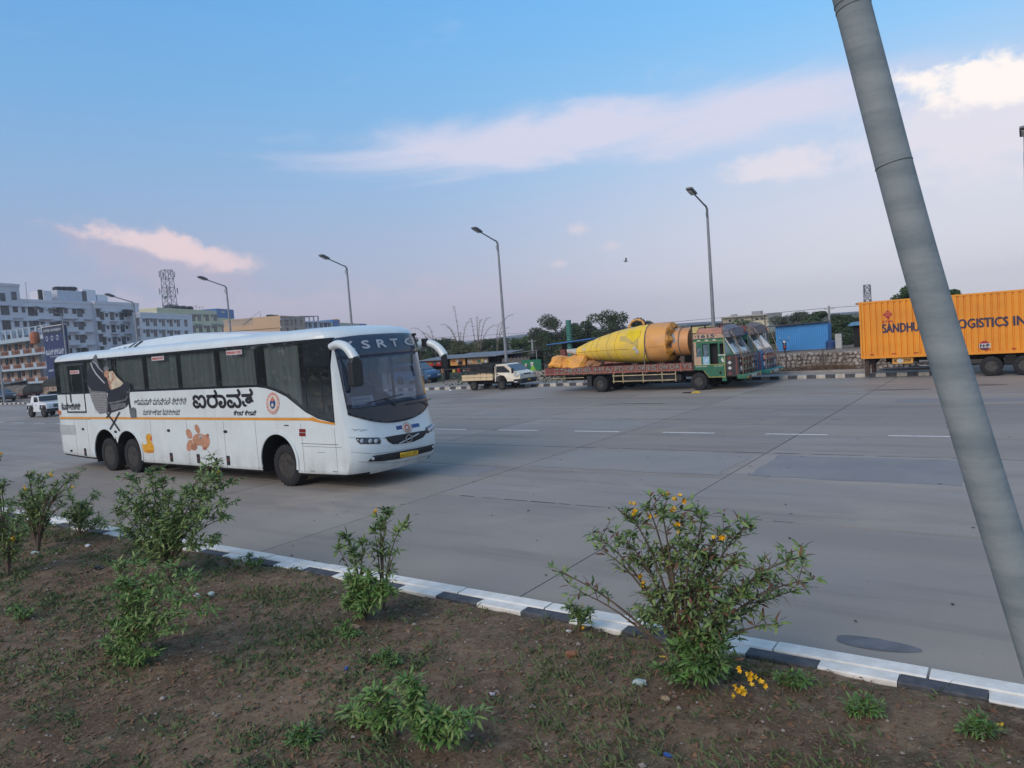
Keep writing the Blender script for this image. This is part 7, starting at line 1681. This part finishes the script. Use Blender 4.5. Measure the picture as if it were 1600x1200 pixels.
# ================================================================ FOREGROUND PLANTS
LF = [mat('fresh_bush_leaf', (.135, .22, .06), .6, var=.15, scale=14, world=True, col2=(.22, .28, .10), spec=.3), mat('deep_bush_leaf', (.075, .14, .052), .6, var=.15, scale=14, world=True, col2=(.13, .18, .07), spec=.3), mat('weedy_leaf', (.12, .24, .055), .6, var=.15, scale=3, world=True, col2=(.09, .18, .05), spec=.3)]
M_stem = mat('bush_stem', (.13, .095, .07), .85, var=.2, scale=8); M_rstem = mat('reddish_twig', (.20, .09, .06), .8); M_fl = mat('yellow_blossom', (.80, .47, .02), .5, var=.12, scale=20); M_pod = mat('reddish_brown_leaf', (.19, .09, .055), .7, var=.2)
def bush(base, tips, label, lm=(0, 1), n_side=3, whorl=(7, 11), ll=.085, lw=.022, flowers=(), seed=1, stem_r=.014, spread=.10, fill=1.0, brown=.05, name='flowering_bush', cat='bush', group=None, ydev=.28):
    rr = random.Random(seed); B = Vector((base[0], base[1], soil_z(base[0], base[1]) - .02)); o = empty(name, B, label, cat, group)
    st = MB(); lf = [MB(), MB(), MB()]
    def whorls(p, d, n, sc=1.0):
        for k in range(n):
            a = Vector((rr.gauss(0, 1), rr.gauss(0, 1), rr.gauss(0, .5))); q = (a.normalized() * .95 + d * rr.uniform(.2, .9) + Vector((0, 0, rr.uniform(-.15, .5)))).normalized()
            i = 2 if rr.random() < brown else (0 if rr.random() < .55 else 1)
            leaf_quad(lf[i], p + a * .008, q, Vector((rr.gauss(0, .4), rr.gauss(0, .4), 1)), ll * sc * rr.uniform(.45, 1.35), lw * sc * rr.uniform(.6, 1.35), rr.uniform(.05, .45))
    for (px, py, dy, dens) in tips:
        tipw = at(px, py, base[1] + dy); T_ = tipw - B
        c1_ = Vector((T_.x * .12, T_.y * .2, T_.z * .45)); c2_ = Vector((T_.x * .6, T_.y * .6, T_.z * .92)) + Vector((rr.gauss(0, .03), rr.gauss(0, .03), 0)); pts = []
        N = 12
        for k in range(N + 1): t = k / N; pts.append((1 - t) ** 3 * Vector((rr.gauss(0, .003), rr.gauss(0, .003), 0)) + 3 * t * (1 - t) ** 2 * c1_ + 3 * t * t * (1 - t) * c2_ + t ** 3 * T_)
        st.tube(pts, [stem_r * (1 - .8 * k / N) for k in range(N + 1)], 5, cap=False)
        for k in range(4, N + 1):
            d = (pts[k] - pts[k - 1]).normalized()
            if rr.random() < .35 * dens + .35 * (k / N): whorls(pts[k], d, int(rr.randint(*whorl) * dens * fill))
            for s_ in range(n_side if k < N else 1):
                if rr.random() > .62 * dens: continue
                v = (d * .5 + Vector((rr.gauss(0, 1), rr.gauss(0, 1), rr.uniform(-.2, .8))).normalized()).normalized() * spread * rr.uniform(.5, 1.4); e = pts[k] + v; st.tube([pts[k], pts[k] + v * .5 + Vector((0, 0, .005)), e], stem_r * .22, 3, cap=False)
                whorls(e, v.normalized(), int(rr.randint(*whorl) * fill)); whorls(pts[k] + v * .55, v.normalized(), int(3 * fill), .85)
        whorls(pts[-1], (pts[-1] - pts[-2]).normalized(), int(whorl[1] * dens * 1.3), 1.0); whorls(pts[-2], (pts[-1] - pts[-2]).normalized(), int(whorl[1] * dens), 1.0)
    st.build('stems', M_stem, o, smooth=True)
    cr_ = MB()
    for i, b_ in enumerate(lf): cr_.cur = i; cr_.add(b_.v, b_.f) if b_.v else None
    cr_.build('foliage', [LF[lm[0]], LF[lm[1]], M_pod], o)
    for (px, py, dy, s_) in flowers:
        p = at(px, py, base[1] + dy) - B; fb = MB()
        for q in range(max(2, int(3 * s_))):
            c = p + Vector((rr.gauss(0, .016 * s_), rr.gauss(0, .016 * s_), rr.gauss(0, .014 * s_))); ax_ = Vector((rr.gauss(0, 1), rr.gauss(-.5, 1), rr.uniform(-.2, 1))).normalized(); e1 = ax_.orthogonal().normalized(); e2 = ax_.cross(e1)
            for k in range(5):
                t = 2 * math.pi * k / 5; d = e1 * math.cos(t) + e2 * math.sin(t); s2 = d.cross(ax_); r_ = .017
                fb.add([c - ax_ * .02, c + d * r_ * .8 - s2 * r_ * .55, c + d * r_ * 1.5 + ax_ * .006, c + d * r_ * .8 + s2 * r_ * .55], [(0, 1, 2, 3)])
        fb.build('blossom', M_fl, o)
    return o
gB = lambda px, py: (lambda p: (p.x, p.y))(gnd(px, py, .15))
# main flowering bush at right
bE = gB(1072, 1068)
bush(bE, [(1250, 872, .25, 1.1), (1272, 905, .1, .9), (1235, 925, .3, 1.0), (1215, 975, .1, .7), (1195, 900, .15, 1.0), (1168, 822, .2, .9), (1150, 880, -.1, 1.1), (1130, 830, .1, .8), (1098, 805, 0, .9), (1080, 850, -.1, 1.1), (1112, 870, .1, 1.1), (1060, 812, .15, .9), (1035, 800, -.1, .8), (1010, 790, .1, .9), (985, 810, 0, 1.0), (972, 845, -.1, .8), (925, 835, .1, .6), (935, 858, -.1, .6), (1000, 880, 0, .9), (1040, 865, .1, 1.0), (862, 890, -.05, .5), (1105, 920, -.1, 1.1), (1165, 930, 0, 1.0), (905, 925, 0, .35), (1015, 935, -.1, .6), (1140, 960, -.1, .7)],
     'big bushy shrub with yellow blossoms in the right foreground, beside the kerb', flowers=[(1057, 776, .1, 1.3), (1040, 770, .1, .6), (1050, 796, .1, 1.2), (1022, 805, 0, .9), (992, 800, 0, 1.2), (1058, 824, -.05, 1.3), (1121, 839, 0, 1.4), (1002, 903, 0, 1.2), (1001, 914, 0, .9), (1070, 782, .1, .8), (987, 786, 0, .6)], seed=11, stem_r=.018, spread=.13, brown=.12, ll=.085, lw=.024, fill=.72, n_side=3)
bush(gB(1095, 1082), [(1060, 1010, 0, 1), (1085, 995, .1, 1), (1120, 1005, 0, 1), (1140, 1040, 0, .9), (1045, 1045, 0, .9), (1100, 1040, -.1, 1)], 'dense low green growth at the foot of the big flowering bush', lm=(2, 1), seed=12, spread=.09, n_side=4, brown=.03, name='low_weed', cat='weed', flowers=[(1175, 1058, -.05, 1.6), (1160, 1052, -.05, 1.1), (1190, 1066, -.05, 1.0), (1152, 1083, -.1, 1.7), (1163, 1078, -.1, 1.0)])
# left of it, sprigs by the kerb
bush(gB(905, 985), [(896, 950, 0, .4), (905, 958, 0, .4), (918, 962, 0, .4)], 'small sprig by the kerb left of the big flowering bush', seed=13, spread=.05, name='sprig', cat='weed', flowers=[(911, 978, 0, .6)])
bush(gB(1010, 990), [(1000, 960, 0, .5), (1025, 968, 0, .5)], 'leafy sprig by the kerb under the big flowering bush', seed=14, spread=.06, name='sprig', cat='weed')
# two-stemmed sapling in the middle
bD = gB(568, 965)
bush(bD, [(540, 838, 0, 1.0), (552, 862, 0, 1.0), (528, 855, .05, .8), (568, 850, 0, .7), (563, 872, 0, .8)], 'shorter tufted sapling, left of the pair in the middle foreground', seed=21, spread=.05, n_side=1, brown=.0, ll=.095, lw=.026, fill=.7, name='sapling', cat='sapling', stem_r=.012)
bush(gB(600, 955), [(605, 800, 0, 1.0), (595, 826, 0, .8), (632, 822, .05, .9), (585, 830, 0, .7), (620, 860, 0, .6), (598, 812, .05, .7)], 'taller sapling with tufted leaves and one yellow bloom, right of the middle pair', seed=22, spread=.05, n_side=1, brown=.0, ll=.095, lw=.026, fill=.7, name='sapling', cat='sapling', stem_r=.012, flowers=[(588, 798, 0, .9)])
bush(gB(570, 975), [(545, 905, 0, 1), (560, 915, 0, 1), (580, 905, 0, 1), (600, 915, 0, 1), (545, 940, 0, 1), (575, 945, -.05, 1), (615, 925, 0, .8)], 'bright green leafy clump around the base of the two saplings', lm=(2, 0), seed=23, spread=.08, n_side=3, brown=.0, name='low_weed', cat='weed')
# big dense bush left of centre
bC = gB(262, 905)
bush(bC, [(205, 745, 0, 1.1), (190, 770, .1, 1.0), (185, 800, 0, 1.0), (232, 738, 0, 1.2), (255, 752, .1, 1.1), (270, 770, 0, 1.1), (215, 790, -.1, 1.2), (240, 800, 0, 1.2), (300, 765, .1, 1.0), (342, 722, .1, .6), (345, 745, 0, 1.0), (362, 755, .1, 1.0), (330, 770, 0, 1.1), (350, 790, 0, .9), (318, 800, -.1, 1.1), (285, 815, 0, 1.1), (340, 845, .1, .8), (300, 850, 0, .9), (200, 830, -.1, 1.0), (180, 815, 0, .7), (250, 840, -.1, 1.1), (225, 850, 0, 1.0), (355, 810, .1, .7)],
     'large dense green bush in front of the coach rear wheels', seed=31, spread=.13, n_side=3, brown=.0, ll=.10, lw=.027, flowers=[(341, 738, .1, 1.2)], stem_r=.016)
bush(gB(205, 1040), [(190, 885, .1, 1), (225, 880, .15, 1), (265, 885, .15, 1), (305, 900, .2, .9), (190, 910, 0, 1), (215, 930, 0, 1.1), (240, 905, .1, 1), (265, 925, 0, 1.1), (300, 935, .1, 1.0), (325, 955, 0, 1.0), (175, 975, 0, 1.0), (200, 985, 0, 1.2), (230, 975, 0, 1.2), (260, 965, 0, 1.1), (290, 980, 0, .9), (180, 1020, 0, 1.0), (215, 1030, -.05, 1.1), (245, 1020, 0, 1.0), (165, 1000, 0, .7)], 'soft green weed patch growing below the large dense bush', lm=(2, 0), seed=32, spread=.10, n_side=3, brown=.05, name='low_weed', cat='weed', ll=.065, lw=.018)
# broad-leaved weed
o = empty('broad_leaved_weed', (*gB(200, 925), .12), 'weed with broad pale green leaves beside the dense bush', 'weed'); mb = MB(); rr = random.Random(3)
for d, l in (((-.9, -.2, .55), .26), ((-.7, -.5, .1), .24), ((.8, -.3, .35), .22), ((.1, -.8, .5), .2), ((-.2, .5, .7), .2), ((.6, .4, .7), .22)): leaf_quad(mb, Vector((0, 0, .08)), Vector(d), Vector((0, 0, 1)), l, .075, .25)
mb.build('leaves', mat('pale_broad_leaf', (.12, .24, .07), .55, var=.1), o); MB().tube([(0, 0, -.05), (0, 0, .1)], .008, 5).build('stem', M_stem, o)
# forked bush at left
bB = gB(60, 862)
bush(bB, [(45, 745, 0, 1.0), (60, 752, .1, 1.0), (35, 770, 0, 1.1), (75, 745, .1, .9), (90, 755, 0, .8), (118, 745, .1, .7), (105, 765, 0, .8), (40, 790, -.1, 1.1), (65, 775, 0, 1.0), (100, 790, .1, .8), (20, 785, 0, .9), (55, 800, 0, .9), (85, 770, -.1, .8), (30, 810, 0, .6)], 'forked dark-stemmed bush with small yellow flowers at left', seed=41, spread=.11, n_side=3, brown=.03, stem_r=.022, flowers=[(41, 763, 0, 1.1), (79, 741, .1, .7), (113, 761, 0, .8), (42, 766, 0, .7)])
bush(gB(125, 838), [(110, 775, 0, 1), (130, 790, 0, 1.1), (150, 776, 0, .7), (140, 800, 0, 1.1), (120, 805, 0, 1.1), (155, 812, 0, 1.0), (165, 822, 0, .8), (100, 805, 0, .8)], 'leafy green bush by the kerb between the forked bush and the dense bush', seed=42, spread=.09, n_side=3, brown=.0, name='low_bush', cat='bush')
# bush cut by the left edge
bush(gB(14, 905), [(-10, 715, 0, .6), (2, 760, 0, .8), (12, 800, 0, .9), (30, 815, 0, .9), (-10, 790, 0, 1), (5, 830, 0, 1.1), (38, 830, .1, .8), (-15, 830, 0, 1), (20, 845, 0, 1.0), (-8, 750, 0, .8)], 'bush cut by the left edge of the photo, with a bare woody base', seed=43, spread=.11, n_side=2, brown=.03, stem_r=.02, flowers=[(22, 843, 0, 1.0), (3, 710, 0, .8), (20, 837, 0, .7)])
# low seedlings at the bottom
bF = gB(620, 1165)
bush(bF, [(545, 1110, 0, .8), (575, 1090, 0, 1), (595, 1085, 0, .9), (560, 1125, 0, .8), (600, 1115, 0, 1)], 'low green seedlings at the bottom centre, left part', lm=(2, 0), seed=51, spread=.07, name='low_weed', cat='weed', brown=0, fill=.6)
bush(gB(660, 1180), [(635, 1065, 0, .9), (650, 1080, 0, 1.0), (640, 1095, 0, .9), (690, 1120, 0, 1), (715, 1130, 0, 1), (740, 1120, 0, .8), (670, 1140, 0, 1), (700, 1155, 0, 1)], 'low green seedlings at the bottom centre, taller right part', lm=(2, 0), seed=52, spread=.075, name='low_weed', cat='weed', brown=0, fill=.6)
for i, (px, py, lab) in enumerate(((605, 1045, 'tiny green tuft above the blue scrap'), (30, 970, 'green tuft on bare soil at the left edge'), (470, 1165, 'small green tuft at bottom left of the seedlings'), (1240, 1075, 'grassy tuft under the kerb right of the yellow fallen blooms'), (1350, 1120, 'grassy tuft near the bottom right corner'), (1530, 1150, 'green tuft in the bottom right corner'), (540, 1000, 'green tuft below the sapling pair, beside the tan rubbish'), (390, 890, 'green tuft against the kerb right of the dense bush'))):
    x, y = gB(px, py); p0 = (x, y); bush(p0, [(px - 18, py - 14, 0, 1), (px, py - 22, 0, 1), (px + 18, py - 12, 0, 1), (px + 6, py - 8, -.04, 1)], lab, lm=(2, 1), seed=60 + i, spread=.05, name='low_weed', cat='weed', brown=.05, ll=.05, lw=.014, fill=.6)
# fallen blossoms
fb = MB()
for px, py in ((945, 1103), (1352, 1107), (1558, 1138), (1040, 1030)):
    p = gnd(px, py, .15)
    for k in range(4): leaf_quad(fb, p + Vector((rnd.gauss(0, .02), rnd.gauss(0, .02), .02)), Vector((rnd.gauss(0, 1), rnd.gauss(0, 1), .3)), Vector((0, 0, 1)), .045, .02, .2)
fb.build('fallen_blossom', M_fl, None, kind='stuff')

# ================================================================ NEAR LEANING POLE, RAG, BIRD
P0 = Vector((.075, 3.0, 1.35)); P1_ = at(1450, 500, 3.0); P2_ = at(1333, 0, 3.0); d_ = (P2_ - at(1592, 1000, 3.0)).normalized(); foot = at(1592, 1000, 3.0); base_ = foot - d_ * ((foot.z - .12) / d_.z)
top_ = P2_ + d_ * 3.2
po = empty('leaning_pole', base_, 'thick grey steel pole leaning across the right side, close to the camera', 'pole')
mpo = mat('weathered_galvanised_pole', (.25, .28, .285), .75, .0, var=.12, scale=1.9, col2=(.16, .19, .205), stretch=(.8, .8, 6), bump=.25, bscale=16, spec=.2)
L_ = (top_ - base_).length; q_ = d_.to_track_quat('Z', 'Y')
def along(s_): return base_ + d_ * s_
sl = [0, L_ * .2, L_ * .4, L_ * .6, L_ * .8, L_]
def prad(s_): return lerp(.070, .052, s_ / L_)
CP = [base_] + [at(px, py, 3.0) for px, py in ((1635, 1059), (1530, 719), (1464, 500), (1408, 300), (1330, 0))]
CP[0] = CP[1] + (CP[1] - CP[2]).normalized() * ((CP[1].z - .12) / abs((CP[1] - CP[2]).normalized().z)); base_ = CP[0]; po.location = base_; CP.append(CP[-1] + (CP[-1] - CP[-2]).normalized() * 3.0)
CQ = []
for i in range(len(CP) - 1):
    p0, p1, p2, p3 = CP[max(i - 1, 0)], CP[i], CP[i + 1], CP[min(i + 2, len(CP) - 1)]
    for k in range(6): t = k / 6; CQ.append(.5 * ((2 * p1) + (p2 - p0) * t + (2 * p0 - 5 * p1 + 4 * p2 - p3) * t * t + (3 * p1 - p0 - 3 * p2 + p3) * t ** 3) - base_)
CQ.append(CP[-1] - base_); ls_ = [0]
for a_, b_ in zip(CQ[:-1], CQ[1:]): ls_.append(ls_[-1] + (b_ - a_).length)
L_ = ls_[-1]
pm = MB(); pm.tube(CQ, [prad(s_) for s_ in ls_], 28); pm.build('shaft', mpo, po, smooth=True)
for px, py in ((1337, 12), (1333, 3), (1393, 258)):
    p = at(px, py, 3.0) - base_; i_ = min(range(len(CQ) - 1), key=lambda i: abs((CQ[i].z + CQ[i + 1].z) / 2 - p.z)); u_ = (p.z - CQ[i_].z) / (CQ[i_ + 1].z - CQ[i_].z); c_ = lerp(CQ[i_], CQ[i_ + 1], u_); dd = (CQ[i_ + 1] - CQ[i_]).normalized(); mb = MB(); mb.tube([c_ - dd * .0015, c_ + dd * .0015], prad(lerp(ls_[i_], ls_[i_ + 1], u_)) + .0015, 28); mb.build('weld_band', mat('dark_seam', (.09, .095, .10), .6), po, smooth=False)
MB().bx(-.2, .2, -.2, .2, -.02, .03).build('base_plate', mpo, po)
# rag on the road
p = gnd(1082, 614); rg = empty('rag', (p.x, p.y, 0), 'black and yellow cloth rag lying on the road before the green truck', 'rag')
for dx, s_, m_, sd_ in ((-.22, (.30, .12, .05), M_dk, 4), (.18, (.24, .14, .08), mat('yellow_cloth', (.65, .42, .04), .8), 6)):
    rr = random.Random(sd_); bm = bmesh.new(); bmesh.ops.create_icosphere(bm, subdivisions=2, radius=1)
    for v in bm.verts: v.co = Vector((v.co.x * s_[0], v.co.y * s_[1], max(0, v.co.z) * s_[2])) * rr.uniform(.7, 1.2)
    me = bpy.data.meshes.new('cloth'); bm.to_mesh(me); bm.free(); me.materials.append(m_); o = link('cloth', me, rg); o.location = (dx, 0, .005)
# bird
p = at(978, 408, 60); bi = empty('bird', p, 'small dark bird flying in the sky', 'bird'); mb = MB()
mb.lathe([(0, -.34), (.05, -.25), (.09, -.05), (.08, .12), (.055, .2), (.06, .26), (.03, .32), (0, .38)], (0, 0, 0), 'x', 10)
for s_ in (-1, 1): mb.add([(.12, s_ * .05, .03), (-.10, s_ * .05, .03), (-.16, s_ * .35, .22), (.08, s_ * .40, .26), (-.18, s_ * .72, .20), (-.06, s_ * .74, .21)], [(0, 1, 2, 3), (3, 2, 4, 5)])
mb.add([(-.30, 0, 0), (-.52, -.10, 0), (-.55, .10, .01)], [(0, 1, 2)]); mb.build('body', mat('dark_feathers', (.02, .02, .024), .8), bi, smooth=True); bi.rotation_euler = (R(-25), R(10), R(30)); bi.scale = (.55, .55, .55)

# ================================================================ HAZE
hm = bpy.data.materials.new('thin_evening_haze'); hm.use_nodes = True; hn = hm.node_tree; hn.nodes.clear()
pv = hn.nodes.new('ShaderNodeVolumePrincipled'); pv.inputs['Density'].default_value = HAZE_D; pv.inputs['Color'].default_value = (.95, .95, .98, 1); pv.inputs['Anisotropy'].default_value = .2
ho = hn.nodes.new('ShaderNodeOutputMaterial'); hn.links.new(pv.outputs[0], ho.inputs['Volume'])
MB().bx(-1700, 900, -620, 1150, -7, 45).build('haze', hm, None, kind='stuff')
